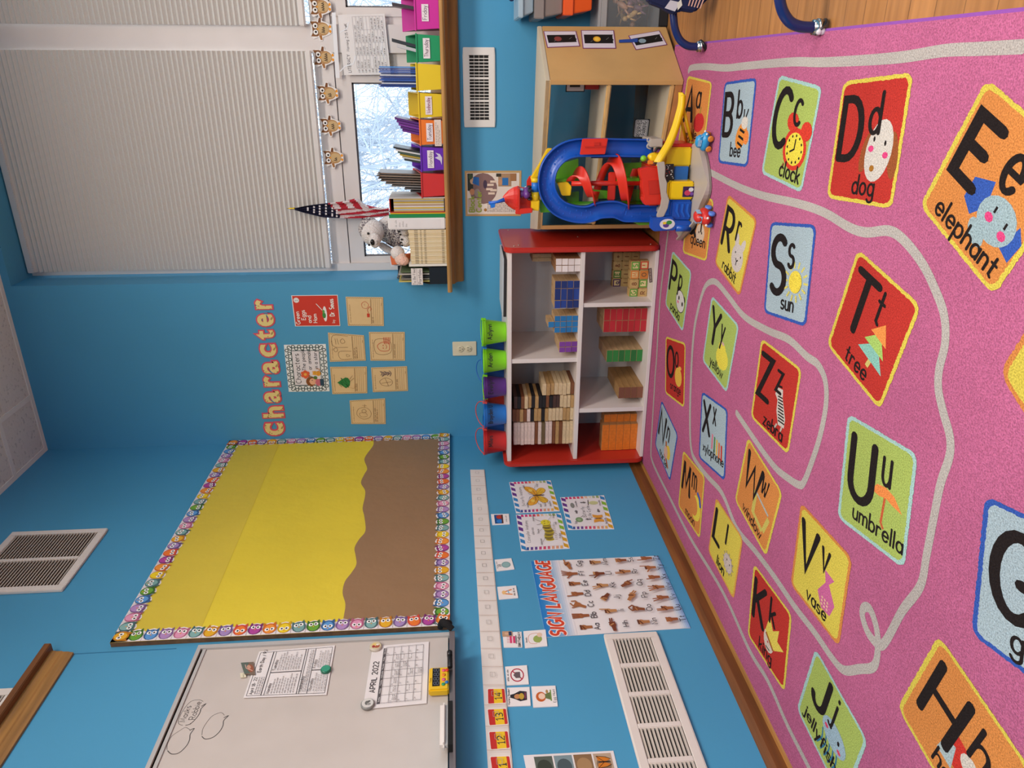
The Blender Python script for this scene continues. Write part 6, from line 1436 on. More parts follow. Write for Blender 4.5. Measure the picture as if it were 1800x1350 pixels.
mb = MB(); mb.tube([V((1.26, -.60, RZ)), V((1.26, -.60, B(975, 340, -.6).z))], .013, mat('4f9a1c', 'plastic'), 12); mb.build('green_post', T); mb = MB(); mb.tube([V((1.44, -.60, RZ)), V((1.44, -.60, B(1040, 260, -.6).z))], .012, BT2, 12); mb.build('blue_post', T)
# yellow slide to the right
ys = [B(1157, 288, -.77), B(1166, 272, -.765), B(1178, 252, -.75), B(1188, 228, -.735), B(1195, 205, -.72), B(1200, 184, -.71), B(1201, 165, -.70)]
Ps = spline(ys, 5); frs = [(V((0, .0, 0))+V((.25, 1, 0)).normalized(), V((0, 0, 1))) for _ in Ps]
mb = MB(); mb.sweep(Ps, frs, [(-.019, -.004), (.019, -.004), (.019, .012), (.0165, .012), (.016, 0), (-.016, 0), (-.0165, .012), (-.019, .012)], YT, True); sl = mb.build('yellow_slide', T)
mb = MB(); mb.tube([Ps[-8]+V((0, 0, -.006)), F(1215, 246, RZ+.006)], .006, YT, 8); mb.tube([Ps[-12]+V((0, 0, -.006)), F(1207, 250, RZ+.006)], .005, YT, 8); mb.build('slide_support', sl)
# top: axle, yellow arm, red castle, flag
mb = MB(); mb.tube([B(941, 318, -.655), B(941, 337, -.655)], .014, mat('2470c4', 'plastic'), 14); mb.build('blue_axle', T)
for a_, b_ in ((313, 320), (337, 353)): mb = MB(); mb.tube([B(941, a_, -.655), B(941, b_, -.655)], .0155, YT, 14); mb.build('yellow_axle_end', T)
slabpx('yellow_bracket', [(934, 352), (934, 370), (948, 371), (949, 352)], -.67, -.63, YT, .003)
slabpx('yellow_arm', [(932, 314), (937, 318), (943, 316), (958, 290), (974, 264), (971, 261), (962, 261), (948, 288)], -.63, -.61, YT, .003)
slabpx('red_back_wall', [(931, 309), (926, 318), (926, 345), (936, 345), (937, 309)], -.60, -.592, RT)
# castle boat: open scoop
C0 = B(913, 352, -.66); zb2 = B(934, 355, -.66).z; zt2 = B(885, 354, -.66).z; xl = B(913, 374, -.66).x; xr_ = B(913, 331, -.66).x
prof = []
mb = MB(); rings = []
for f, ww, dd in ((0, .82, .040), (.12, .9, .044), (.4, .98, .047), (.45, 1.06, .052), (.62, .92, .046), (.8, .66, .034), (.93, .34, .02), (1, .12, .008)):
    z = zb2+(zt2-zb2)*f; hw = (xr_-xl)/2*ww; cxx = (xl+xr_)/2+.004*f; rings.append([V((cxx+hw*math.sin(a_), -.655+ -dd*math.cos(a_)*(.35 if abs(a_) < .9 else .35)+.03, z)) for a_ in [-PI/2+PI*k/8 for k in range(9)]]+[V((cxx+hw*math.sin(a_)*.9, -.655+dd*.9*math.cos(a_)+.03, z)) for a_ in [PI/2-PI*k/6 for k in range(7)]])
n_ = len(rings[0]); mb.mesh([q_ for r_ in rings for q_ in r_], [(i*n_+k, i*n_+(k+1) % n_, (i+1)*n_+(k+1) % n_, (i+1)*n_+k) for i in range(len(rings)-1) for k in range(n_)]+[tuple(reversed(range(n_))), tuple((len(rings)-1)*n_+k for k in range(n_))], RT, False)
cs = mb.build('red_castle_top', T, bevel=.002)
for z_, nm in ((911.5, 'castle_band'),):
    mb = MB(); mb.obox(B(z_, 353, -.66)+V((.001, -.0, 0)), ((xr_-xl)*1.06, .05, .007), mat('c42a1c', 'plastic')); mb.build(nm, cs, bevel=.002)
slabpx('castle_merlon', [(906, 376.5), (914, 377), (936, 374), (936, 366), (914, 367), (907, 366)], -.685, -.67, RT, .002, cs)
mb = MB(); mb.tube([B(887, 351, -.655), B(874, 355, -.655), B(859, 357, -.655)], [.008, .005, .006], mat('1c62c8', 'plastic'), 10); fl = mb.build('flag_pole', T)
slabpx('blue_flag', [(861, 357), (863, 366), (870, 364.5), (871, 356)], -.658, -.652, mat('2074d0', 'plastic'), .001)
# ---- little vehicles
def wheel(par, c, r, w_, m, axis):
    mb = MB(); M = Matrix.Translation(c) @ V((0, 0, 1)).rotation_difference(V(axis)).to_matrix().to_4x4(); mb.lathe([(r*.5, -w_/2), (r, -w_/2), (r, w_/2), (r*.5, w_/2*1.2)], m, 14, M); mb.build('wheel', par)
def car(label, c, yaw, s, body, wh, face=None, kind='car', lid=None, z=RZ):
    R3 = Matrix.Rotation(yaw, 3, 'Z'); t = thing('toy_car', label, 'toy car', (c.x, c.y, z)); O = V((c.x, c.y, z)); q = lambda a, b_, h: O+R3 @ V((a*s, b_*s, h*s))
    mb = MB(); mb.ball(q(0, 0, .34), .5*s, body, 18, 12, R3, (1.0, .66, .52)); mb.ball(q(.02, 0, .62), .34*s, body, 16, 10, R3, (1.0, .72, .62)); mb.build('body', t)
    for e in (-1, 1):
        mb = MB(); mb.obox(q(.02, e*.235, .66), (.34*s, .01*s, .2*s), mat('9ac4e0', 'gloss'), R3); mb.build('side_window', t, bevel=.002)
        for a in (-.27, .27): wheel(t, q(a, e*.27, .15), .15*s, .10*s, wh, R3 @ V((0, 1, 0)))
    mb = MB(); mb.obox(q(.30, 0, .62), (.02*s, .3*s, .18*s), mat('9ac4e0', 'gloss'), R3 @ Matrix.Rotation(-.4, 3, 'Y')); mb.build('windshield', t, bevel=.002)
    for e in (-1, 1): mb = MB(); mb.ball(q(.475, e*.17, .36), .055*s, mat('f0ece4', 'gloss'), 8, 6); mb.build('headlight', t)
    return t
car('red toy car with blue wheels on the rug in front of the toy garage', F(1252, 380, RZ), -1.9, .076, mat('cf2f26', 'plastic', .3), mat('5a86d8', 'plastic'))
car('light blue toy car with orange trim on the rug beside the B square', F(1250, 249, RZ), -.35, .064, mat('2f94c8', 'plastic', .3), mat('e08a34', 'plastic'))
c = B(931, 341, -.66)
t_ = car('purple toy car parked on the red top of the toy garage', V((c.x+.004, -.66, 0)), 1.3, .058, mat('6a3a86', 'plastic', .35), mat('1c181c', 'plastic'), z=B(933, 341, -.66).z-.004)
c = B(1150, 276, -.72)
t2 = thing('toy_plane', 'yellow and purple toy plane with a green ball on the garage deck', 'toy', (c.x, -.72, B(1163, 276, -.72).z))
mb = MB(); mb.ball(c, .020, YT, 14, 10, sc=(.8, 1, 1.25)); mb.obox(c+V((0, -.018, .004)), (.02, .012, .022), YT); mb.build('body', t2)
mb = MB(); mb.ball(c+V((-.004, -.008, .040)), .011, mat('7ac22c', 'plastic'), 12, 8); mb.build('green_ball', t2)
mb = MB(); mb.obox(c+V((-.016, -.014, .016)), (.014, .01, .02), mat('ee8a2a', 'plastic')); mb.obox(c+V((.022, 0, -.012)), (.014, .012, .03), mat('8a4a9a', 'plastic')); mb.build('trim_pieces', t2, bevel=.002)
mb = MB(); mb.tube(spline([c+V((.018, -.012, .004)), c+V((.03, -.012, -.004)), c+V((.03, -.012, -.018)), c+V((.02, -.012, -.022))], 4), .004, mat('1a1618', 'plastic'), 8); mb.build('propeller_ring', t2)
# ================================================================== stack at the far right
Yr = -.205
def xz(px, py, Y=Yr): p_ = B(px, py, Y); return p_.x, p_.z
XR = 2.30; xL, zc1 = xz(1052, 48); zc1 = xz(1052, 10)[1]; zc0 = xz(1160, 10)[1]
mb = MB(); mb.box((1.883, -.02, 0), (XR, -.205, zc0-.001), mat('1a1718', 'matte')); tag(mb.build('storage_crate', None, bevel=.004), 'dark crate on the floor behind the maple shelf end', 'crate')
t = thing('clear_bin', 'clear plastic bin of brown toy figures behind the maple shelf end', 'bin', (2.1, -.25, zc0))
mb = MB(); x0 = 1.881
cm = mat('d4d8dc', 'clear', None, .10)
for q_ in (((x0, -.205, zc0), (XR, -.202, zc1-.035)), ((x0, -.202, zc0), (x0+.003, -.028, zc1-.035)), ((x0+.003, -.202, zc0), (XR, -.028, zc0+.003))): mb.box(*q_, cm)
mb.build('tub', t)
mb = MB(); mb.box((x0+.004, -.03, zc0+.004), (XR, -.025, zc1-.04), mat('241f20', 'matte')); mb.build('added_dark_back', t)  # dark sheet added behind the figures to darken the bin's inside
mb = MB(); mb.box((x0-.004, -.209, zc1-.035), (XR, -.022, zc1-.012), mat('d4d0ce', 'clear', None, .5)); mb.box((x0-.002, -.207, zc1-.012), (XR, -.024, zc1), mat('d4d0d0', 'clear', None, .5)); mb.build('lid', t, bevel=.003)
zo1 = xz(1042, 8)[1]
mb = MB(); mb.box((2.06, -.20, zc1), (XR, -.04, zo1-.0005), mat('3a3a3e', 'plastic')); mb.build('lid_handle', t, bevel=.004)
r6 = random.Random(8)
cs_ = []
while len(cs_) < 26:
    c = V((r6.uniform(x0+.045, XR-.12), r6.uniform(-.15, -.09), zc0+.058+(zc1-.16-zc0)*r6.random()))
    if all((c-q_).length > .046 for q_ in cs_) or r6.random() < .002: cs_.append(c)
for i, c in enumerate(cs_):
    col = ['8a6a44', '4a3830', 'b08a50', '6a4654', 'c8a060', '3e3a40', 'a87a5a'][i % 7]
    mb = MB(); R3 = Matrix.Rotation(r6.uniform(-1.5, 1.5), 3, 'Y') @ Matrix.Rotation(r6.uniform(-.6, .6), 3, 'X'); mm = mat(col, 'plastic')
    mb.ball(c, .017, mm, 10, 7, R3, (.7, .6, 1.5)); mb.ball(c+R3 @ V((0, 0, .032)), .011, mm, 8, 6)
    for e in (-1, 1): mb.tube([c+R3 @ V((e*.008, 0, -.018)), c+R3 @ V((e*.016, 0, -.042))], .004, mm, 6); mb.tube([c+R3 @ V((e*.01, 0, .014)), c+R3 @ V((e*.028, 0, -.004))], .0032, mm, 6)
    tag(mb.build('toy_figure'), 'small brown or dark toy figure jumbled inside the clear bin', 'toy figure', 'toy figures in the clear bin')
def drawer(name, label, cat, px0, px1, py, col, step=None, kind='plastic', Y0=-.25):
    x0 = B((px0+px1)/2, py, Y0).x; z0 = B(px1, 8, Y0).z; z1 = B(px0, 8, Y0).z
    t = thing(name, label, cat, (2.12, -.14, z0)); m = mat(col, kind)
    mb = MB(); mb.hexa([(x0+.02, Y0+.02, z0), (XR, Y0+.02, z0), (XR, -.04, z0), (x0+.02, -.04, z0), (x0+.006, Y0+.006, z1-(z1-z0)*.35), (XR, Y0+.006, z1-(z1-z0)*.35), (XR, -.03, z1-(z1-z0)*.35), (x0+.006, -.03, z1-(z1-z0)*.35)], m); mb.build('box', t, bevel=.003)
    mb = MB(); mb.box((x0, Y0, z1-(z1-z0)*.35), (XR, -.025, z1-.0006), m); mb.build('lid', t, bevel=.003)
    return z1
drawer('storage_box', 'orange storage box at the bottom of the stack on the right edge', 'box', 990.5, 1042, 27, 'e85a1e')
drawer('storage_box', 'grey storage box between the orange and pale blue ones', 'box', 939.5, 990, 33, '8a7f7a')
z1 = drawer('storage_box', 'pale clear blue storage box on top of the stack at the right edge', 'box', 911, 938.5, 31, 'a8bcc8', kind='gloss')
mb = MB()
for i in range(5): mb.ball(V((2.0+.05*i, -.15+.02*(i % 2), z1+.018)), .024, mat(['2a3a6a', '7a6ab0', '24305a', '8a7ac0', '2a3a6a'][i], 'cloth'), 10, 7, sc=(1.2, 1, .75))
tag(mb.build('cloth_bundle'), 'navy and lilac cloth scraps on top of the pale blue box', 'cloth')
# blue bent tube stand with black feet
NV = mat('16285e', 'gloss', .22); CH = mat('c8c4c0', 'metal', .22)
t = thing('tube_stand', 'dark blue bent tube stand with black capped feet at the right edge of the rug', 'stand', (1.9, -1.1, 0))
def leg(pts, Y, foot):
    P = spline([B(px, py, Y) for px, py in pts], 6)
    mb = MB(); mb.tube(P, .0125, NV, 12); mb.build('tube', t)
    d = (P[-1]-P[-3]).normalized(); e = P[-1]
    mb = MB(); mb.tube([e-d*.018, e+d*.004], .0165, CH, 14); mb.tube([e-d*.008, e-d*.002], .0185, CH, 14); mb.build('chrome_collar', t, bevel=0)
    mb = MB(); b_ = V((e.x+d.x*.03, e.y+d.y*.03, max(foot, .0))); mb.tube([e, e+(b_-e)*.3, b_], [.016, .0215, .0205], mat('161416', 'plastic'), 14); cp = mb.build('rubber_foot', t)
    return e
Ya = -.74
leg([(1182, -30), (1183, 10), (1184, 30), (1187, 52), (1195, 70), (1208, 80), (1222, 82), (1234, 81)], Ya, .019)
leg([(1368, -40), (1370, -5), (1376, 20), (1388, 38), (1404, 46), (1422, 48), (1442, 47.5)], -1.575, .019)
e1_, e2_ = B(1182, -30, Ya), B(1368, -40, -1.575)
mb = MB(); mb.tube(spline([e1_, V((2.04, Ya-.01, e1_.z+.03)), V((2.06, Ya-.04, .40)), V((2.06, Ya-.12, .44)), V((2.06, -1.45, .44)), V((2.06, -1.53, .40)), V((2.04, -1.57, e2_.z+.03)), e2_], 5), .0125, NV, 12); mb.build('upper_tube', t)
for Y_, px, py in ((-1.575, 1448, 62),):
    for dx in (-10, 12):
        mb = MB(); mb.ball(B(px+dx, py-1, Y_-.0)+V((.006, -.012, .004 if dx < 0 else .026)), .0075, mat('d8ccd0', 'plastic'), 10, 7); mb.build('glide_tip', t)
# navy printed cloth hanging over the stand
mb = MB(); pts = [(1128, -30), (1142, 5), (1165, 14), (1186, 26), (1196, 18), (1222, 22), (1238, 6), (1256, -12), (1262, -30)]
mb.prism([B(*e, -.80) for e in pts], (0, .04, 0), mat('141c44', 'cloth')); o = mb.build('printed_cloth', None, bevel=.006)
tag(o, 'navy cloth with pale stripes hanging at the upper right edge', 'cloth')
mb = MB(); P_ = Pad(mb, [B(1120, 30, -.8015), B(1120, -30, -.8015), B(1270, -30, -.8015), B(1270, 30, -.8015)], 60, 150, 0)
w2 = lambda px, py: ((30-py), 150-(px-1120))
P_.poly([w2(1168, 14), w2(1186, 20), w2(1196, 4), w2(1178, 0)][::-1], 'c8c4cc'); P_.poly([w2(1191, 18), w2(1199, 9), w2(1197, -2), w2(1190, 6)][::-1], 'd8d4c8')
for i in range(5): P_.line([w2(1210+5*i, 10+i*1.2), w2(1216+6*i, -10)], 2.2, 'd8a898')
mb.build('cloth_print', o)
# ================================================================== alphabet rug
RT_ = .013; rz = RT_
mb = MB(); PK = mat('bd668b', 'carpet')
x0, x1, y0, y1 = .034, 1.808, -2.85, -.375
mb.box((x0, y0, 0), (x1, y1, RT_), PK)
PB_ = mat('8a4aa0', 'cloth')
mb.box((x1, y0, 0), (x1+.006, y1, RT_*.85), PB_); mb.box((x0-.003, y0, 0), (x0, y1, RT_*.7), mat('7a3a7c', 'cloth'))
rug = tag(mb.build('alphabet_rug'), 'pink alphabet rug with lettered picture squares and a winding white line', 'rug')
CW = lambda h: mat(h, 'carpet')
TEE, YEL, ORA, REDc, GRN, LBL, BLU, WHI, BLK = 'a8ccc4', 'dcc852', 'd88a48', 'be3830', 'aabc60', 'aabcc2', '3a5cae', 'bab2aa', '27201f'
RAY = lambda e: F(e[0], e[1], rz)
mb = MB()
def world_pad(off=.0004):
    # flat pad in metres: x to the right of the letters, y up; letters face the room's long right side
    return Pad(mb, [V((0, 0, rz)), V((1, 0, rz)), V((1, -1, rz)), V((0, -1, rz))], 1, 1, off, kind='carpet')
g = world_pad(.0003)
def G_(e): p_ = RAY(e); return (p_.x, p_.y+1)
def path_line(pts, w):
    global mb, g
    mb = MB(); g = world_pad(.0003)
    P = [(q_.x, q_.y) for q_ in spline([(*G_(e), 0) for e in pts], 5)]; g.line(P, w, WHI, True, True); mb.build('white_path', rug)
path_line([(1211, 124), (1216, 119), (1240, 117), (1275, 119.5), (1310, 116), (1390, 109), (1440, 109.5), (1500, 107), (1581, 101), (1659, 89), (1720, 86), (1800, 82)], .021)
path_line([(1238, 297), (1249, 303), (1298, 328), (1342, 344), (1404, 358), (1450, 374), (1494, 400), (1524, 408.5), (1562, 405.6), (1589, 422), (1621.5, 463), (1645, 511), (1660, 555), (1661.6, 603), (1651, 650), (1650, 686), (1659, 727), (1670, 768), (1669, 803), (1653.7, 850), (1642.7, 904.7), (1629, 976), (1618, 1030), (1586, 1074), (1558, 1126), (1544, 1133), (1526, 1112), (1516, 1082), (1519, 1068), (1529, 1070), (1538, 1092), (1543, 1119), (1542, 1155), (1534, 1173), (1511, 1176), (1484, 1178), (1464, 1158), (1433, 1113), (1397, 1066), (1361, 1013), (1328, 969), (1295, 928), (1270, 868), (1244, 838), (1226.7, 815.5), (1215.5, 791), (1213, 735.5), (1215.5, 646.7), (1220, 584), (1227, 545), (1237, 510), (1246.7, 496.5), (1260, 497), (1282, 523), (1309, 556.7), (1350, 581), (1387, 597), (1418, 626), (1438, 641), (1451, 670), (1452, 713), (1441, 769), (1426, 815.5), (1413, 848), (1404, 852), (1386, 841), (1364, 823), (1338, 789), (1309, 746.7), (1295, 726)], .021)
path_line([(1176, 398), (1174.4, 408), (1169, 452), (1160, 530), (1154.4, 628), (1152, 658), (1148, 724), (1144.4, 790), (1146, 808), (1155.5, 831), (1178, 875.6), (1213, 944.5), (1270.5, 1040), (1317, 1142), (1350, 1197), (1383, 1272), (1419.4, 1344), (1450, 1405)], .018)
def tile(ch, word, fill, edge, q, draw, lw=1.0, cap=(1.0, 5.4, 5.2), low=(5.2, 7.4, 3.3), wd=(2.2, 1.0, 1.9), big=.17, sc=1.22):
    global mb
    mb = MB(); Q_ = [RAY(e) if e is not None and not isinstance(e, V) else e for e in q]
    if Q_[1] is None: Q_[1] = Q_[0]+Q_[2]-Q_[3]
    if Q_[2] is None: Q_[2] = Q_[1]+Q_[3]-Q_[0]
    p = Pad(mb, Q_, 10, 13, .0006, eps=4e-5, kind='carpet')
    # slightly ragged tufted edge
    r_ = random.Random(ord(ch))
    def rag(x0, y0, x1, y1, r, c):
        pts = []
        for cx, cy, a in ((x1-r, y1-r, 0), (x0+r, y1-r, 90), (x0+r, y0+r, 180), (x1-r, y0+r, 270)):
            for i in range(6): t_ = math.radians(a+18*i); pts.append((cx+r*math.cos(t_), cy+r*math.sin(t_)))
        out = []
        for i in range(len(pts)):
            a, b_ = pts[i], pts[(i+1) % len(pts)]; d = math.hypot(b_[0]-a[0], b_[1]-a[1]); n = max(1, int(d/.16))
            for k in range(n): out.append((a[0]+(b_[0]-a[0])*k/n+r_.uniform(-.05, .05), a[1]+(b_[1]-a[1])*k/n+r_.uniform(-.05, .05)))
        p.poly(out, c)
    rag(0, 0, 10, 13, 1.0, edge); rag(.42, .42, 9.58, 12.58, .75, fill)
    draw(p) if draw else None
    p.text(ch, cap[0], cap[1]-(sc-1)*1.8-.35, cap[2]*sc, BLK, big/sc, round_=True, wx=.85/sc)
    lh = 4.0 if ch in 'BDFHKLT' else 4.3 if ch in 'GJPQYI' else 5.0
    p.text(ch.lower(), low[0], low[1], lh, BLK, big*.9*low[2]/lh*.95, round_=True, wx=.85*low[2]/lh)
    p.text(word, wd[0], wd[1], wd[2], BLK, .13, round_=True, wx=.8)
    return mb.build('letter_square', rug)
def S(p, pts, w, c, cl=False): 
    P = [(q_.x, q_.y) for q_ in spline([(*e, 0) for e in pts], 4, cl)]; p.line(P+([P[0]] if cl else []), w, c)
def dA(p): p.ell(7, 4.4, 1.9, 2, 'c93434'); p.line([(7, 6.2), (7.3, 7.6)], .4, 'a8883a')
def dB_(p):
    p.ell(7, 4.6, 1.5, 2.2, 'e8913c', 16, -.5); p.line([(6, 3.6), (7.6, 3)], .4, BLK); p.line([(6.2, 4.6), (8, 4)], .4, BLK); p.line([(6.5, 5.6), (8.2, 5)], .4, BLK); p.ell(8.6, 4.4, .8, 1.1, 'ee8a44', 12); p.ell(7.8, 6.6, 1, 1, 'd8d0c4', 12); p.line([(8, 7.4), (8.6, 8.6)], .3, BLK); p.line([(7.4, 7.4), (7.4, 8.6)], .3, BLK)
def dC(p):
    p.ell(6.7, 4.8, 2.6, 2.7, 'd84030'); p.ell(6.7, 4.8, 2.0, 2.1, 'ecd84a')
    for i in range(12): p.ell(6.7+1.6*math.cos(i*.5236), 4.8+1.7*math.sin(i*.5236), .16, .2, BLK, 6)
    p.line([(6.7, 6.1), (6.7, 4.8), (5.8, 4.3)], .22, BLK); p.ell(5.4, 8, 1.3, 1.2, 'd84030', 12); p.ell(8.6, 7.4, 1.2, 1.2, 'd84030', 12); p.line([(5, 2.6), (4.6, 1.8)], .3, '8a5030')
def dD(p):
    p.ell(5.2, 5.4, .7, 2.2, '9a5530', 12, -.2); p.ell(9, 5.2, .7, 2.4, '9a5530', 12, .1); p.ell(7, 5.6, 1.8, 3.2, 'd2cabf', 20, -.15); p.ell(6.2, 6.8, .16, .3, BLK, 6); p.ell(7.8, 6.4, .16, .3, BLK, 6); p.ell(5.9, 5.8, .4, .35, 'e04a80', 8); p.ell(8, 5.2, .4, .35, 'e04a80', 8); p.ell(6.4, 3.8, .35, .35, 'a8702c', 8)
def dE(p):
    p.poly([(3.4, 6.2), (5.2, 7.2), (5.6, 5), (4.6, 3.4), (3.4, 4.2)], BLU); p.poly([(8.8, 6), (9.6, 5), (9.4, 3), (8.2, 3.4)], BLU); p.ell(6.9, 4.8, 1.9, 2.0, '9eb4b8'); p.ell(5.9, 2.7, .8, 1.2, '9eb4b8', 12, .8); p.ell(6.2, 4.6, .42, .42, 'e04a80', 8); p.ell(7.9, 4.2, .42, .42, 'e04a80', 8); p.line([(6.4, 5.8), (6.4, 5.2)], .2, BLK); p.line([(7.8, 5.4), (7.8, 4.8)], .2, BLK)
def dH(p):
    p.poly([(5, 3.4), (9.2, 3.4), (9.2, 6.2), (5, 6.8)], 'cf3a30'); p.ell(6.8, 5.6, .9, 1, 'd8cdc0', 12); p.ell(8.6, 4.4, .6, .7, 'd8cdc0', 12); p.poly([(4.2, 2.8), (5.9, 2.8), (5.4, 5.4), (4.4, 5.2)], 'b0c0c0')
def dJ(p):
    for i in range(5): S(p, [(4.4+.7*i, 4.6), (4.7+.7*i, 3), (4.2+.75*i, 1.2)], .22, '3a7a9c')
    p.ell(6.2, 6, 2.2, 1.9, '9fb8c4'); p.ell(5.4, 6.6, .22, .4, BLK, 6); p.ell(7, 6.2, .22, .4, BLK, 6); p.ell(4.8, 5.8, .35, .3, 'd84a6a', 8); p.ell(7.4, 5.2, .35, .3, 'd84a6a', 8)
def dK(p):
    p.ell(5.4, 4.2, 1.3, 1.9, 'd8c8b8', 14); p.poly([(4.4, 5.2), (5.2, 8.4), (6.2, 6.6), (7.6, 8), (7.4, 6), (9, 5.8), (6.8, 3.8)], 'e6cf5a'); p.line([(4.6, 5), (6.6, 3.6)], .45, 'a8642c'); p.ell(5.2, 3.8, .18, .18, 'c83a3a', 6); p.line([(4.8, 2.8), (5.8, 2.8)], .2, BLK)
def dL(p):
    for i in range(12): p.line([(6.8, 4.6), (6.8+1.9*math.cos(i*.52), 4.6+2.1*math.sin(i*.52))], .3, 'a8987c')
    p.ell(6.8, 4.6, 1.5, 1.7, 'cdbcb2'); p.ell(6.4, 5, .16, .2, BLK, 6); p.ell(7.4, 4.8, .16, .2, BLK, 6)
def dM(p):
    P = [(7.2+2.2*math.cos(a*.2), 4.8+2.6*math.sin(a*.2)) for a in range(-9, 9)]+[(6.6+1.5*math.cos(a*.2), 4.8+2.0*math.sin(a*.2)) for a in range(8, -10, -1)]; p.poly(P, 'e6d24e'); p.line([(9.2, 6), (8.6, 7.6), (7.6, 8.2)], .7, BLU)
def dN(p): p.ell(7, 5, 1.2, 1.7, 'e4c04a', 12); p.line([(5.4, 6.6), (6.2, 3), (8, 1.6)], .7, 'b0642c'); p.ell(5.9, 4, 1, 1.5, 'd8b0a0', 12); p.line([(5.2, 2.8), (7.2, 2.2)], .3, 'c83a3a')
def dO(p): p.ell(6.8, 5.4, 1.7, 2, 'e8b84c'); p.ell(7.6, 7.4, .7, .4, 'e8b84c', 8)
def dP(p):
    p.ell(5.6, 6.9, .8, .8, BLK, 10); p.ell(8.4, 6.2, .7, .7, BLK, 10); p.ell(6.9, 5, 2.2, 2.3, BLK); p.ell(6.9, 5, 2.05, 2.15, 'd8d2cc'); p.ell(6.2, 5.4, .3, .5, BLK, 8); p.ell(8, 5, .35, .5, BLK, 8); p.ell(6, 4.4, .35, .3, 'e05a80', 8)
def dQ(p): p.ell(6.4, 5.2, 1.7, 2, 'd8c0a8'); p.ell(5.9, 5.4, .2, .3, BLK, 6); p.ell(7, 5.4, .2, .3, BLK, 6)
def dR_(p):
    p.ell(7.8, 7.4, .6, 1.3, 'd0c4bc', 12, -.3); p.ell(5.8, 7.4, .6, 1.3, 'd0c4bc', 12, .1); p.ell(6.8, 5, 1.9, 2.3, 'd0c4bc'); p.ell(6, 5.6, .16, .2, BLK, 6); p.ell(7.8, 5.6, .16, .2, BLK, 6); p.line([(6.4, 4.8), (6.8, 4.4), (7.2, 4.8)], .2, BLK); p.line([(6.8, 4.4), (6.8, 3.7)], .2, BLK)
def dS(p):
    for i in range(14): a = i*.449; p.line([(6.9+1.7*math.cos(a), 5.4+1.8*math.sin(a)), (6.9+2.6*math.cos(a), 5.4+2.7*math.sin(a))], .28, 'dccf6a')
    p.ell(6.9, 5.4, 1.4, 1.5, 'ecd44c')
def dT(p): p.line([(6.6, 3.6), (6.4, 2.6)], .5, 'd0c070'); p.poly([(4.4, 3.8), (8.6, 3.2), (6.8, 6)], '8cc4b4'); p.poly([(4.9, 5.2), (8.2, 4.8), (6.8, 7.2)], 'aacb6a'); p.poly([(5.4, 6.6), (8, 6.2), (7, 8.4)], 'ee944c')
def dU(p): p.line([(6.6, 6.2), (6.4, 3.2), (6.8, 2.6)], .3, 'c8603c'); p.poly([(4.6, 6.2), (5.4, 7.2), (6.6, 7.4), (7.8, 7), (9, 5.6), (7.6, 5.9), (6.8, 6.2), (5.8, 6)], 'ee8f4c')
def dV(p): p.poly([(6, 7.8), (7.8, 7.6), (7, 6.4), (8.4, 4.4), (7.8, 2.4), (6.2, 2.2), (5.2, 4), (6.4, 6.2)], 'cf6a9a'); [p.ell(6.2+.5*(i % 3), 2.8+.5*(i//3), .18, .18, 'ecc0a0', 6) for i in range(9)]
def dW(p): p.line([(4.6, 7), (4.9, 3.2), (7.8, 2.6)], .8, 'cdbf62'); p.line([(8, 2.8), (8.6, 6)], .7, 'cdbf62'); p.line([(4.8, 7), (8.4, 6.4)], .4, 'b0b8b0')
def dX(p): 
    for i, c in enumerate(('d87a8a', '5a8a5a', 'e0b84a', 'e0703c', 'cf3a30')): p.line([(5+.85*i, 6.6-.2*i), (4.9+.9*i, 3.8-.25*i)], .5, c)
def dY(p): p.ell(6.6, 4.6, 2.2, 2, 'e8d850', 12, .5); p.ell(6.2, 6.2, 1.3, 1.2, 'e8d850', 12); p.ell(6.2, 7.2, .5, .3, 'd8b0a0', 8)
def dZ(p):
    P = [(5.6, 8.0), (6.8, 8.2), (7, 7), (8.2, 4.4), (8.2, 3), (6.8, 2.8), (6, 4.6), (5.9, 6.2), (5.2, 6.8)]; p.poly(P, 'cfc6bc')
    for i in range(9): p.line([(5.9+.1*i, 6.8-.42*i), (7+.15*i, 7-.42*i)], .2, BLK)
    p.line([(5.4, 8.2), (6.6, 8.5)], .3, BLK); p.line([(6.6, 2.8), (6.2, 2.0)], .3, 'c8b8a8'); p.line([(7.8, 3), (7.6, 2.2)], .3, 'c8b8a8')
T4 = lambda *a: [e for e in a]
tile('A', 'apple', ORA, YEL, T4((1209, 133), (1252, 144), (1239, 252), (1192, 253)), dA)
tile('B', 'bee', LBL, BLU, T4((1274, 144.5), (1331, 136.5), (1314.5, 294), (1262.5, 286.5)), dB_, wd=(4, 1.4, 2.1))
tile('C', 'clock', GRN, TEE, T4((1370, 132), (1446, 152), (1409.5, 339.5), (1338.5, 304.5)), dC, cap=(1, 5.2, 5.8), low=(5.4, 7.8, 3.6), wd=(4.4, .9, 2))
tile('D', 'dog', REDc, YEL, T4((1483, 143), (1606.5, 126.5), (1568.5, 367.5), (1453.5, 348)), dD, wd=(4, 1.0, 2))
tile('E', 'elephant', ORA, YEL, T4((1735, 138), None, (1747, 521), (1617.5, 362)), dE, cap=(1.2, 5.6, 5.2), low=(5.4, 7.2, 3.4), wd=(1.6, .9, 1.9), big=.2, sc=1.05)
f0 = RAY((1757, 656)); fu = (RAY((1800, 587))-f0).normalized()*.25; fr_ = (RAY((1800, 724))-f0).normalized()*.26
tile('F', 'flower', YEL, ORA, [f0+fu, f0+fu+fr_, f0+fr_, f0], None, big=.2)
g0 = RAY((1708, 1114)); g1 = RAY((1732, 871)); gr_ = (RAY((1800, 1183))-g0).normalized()*.258
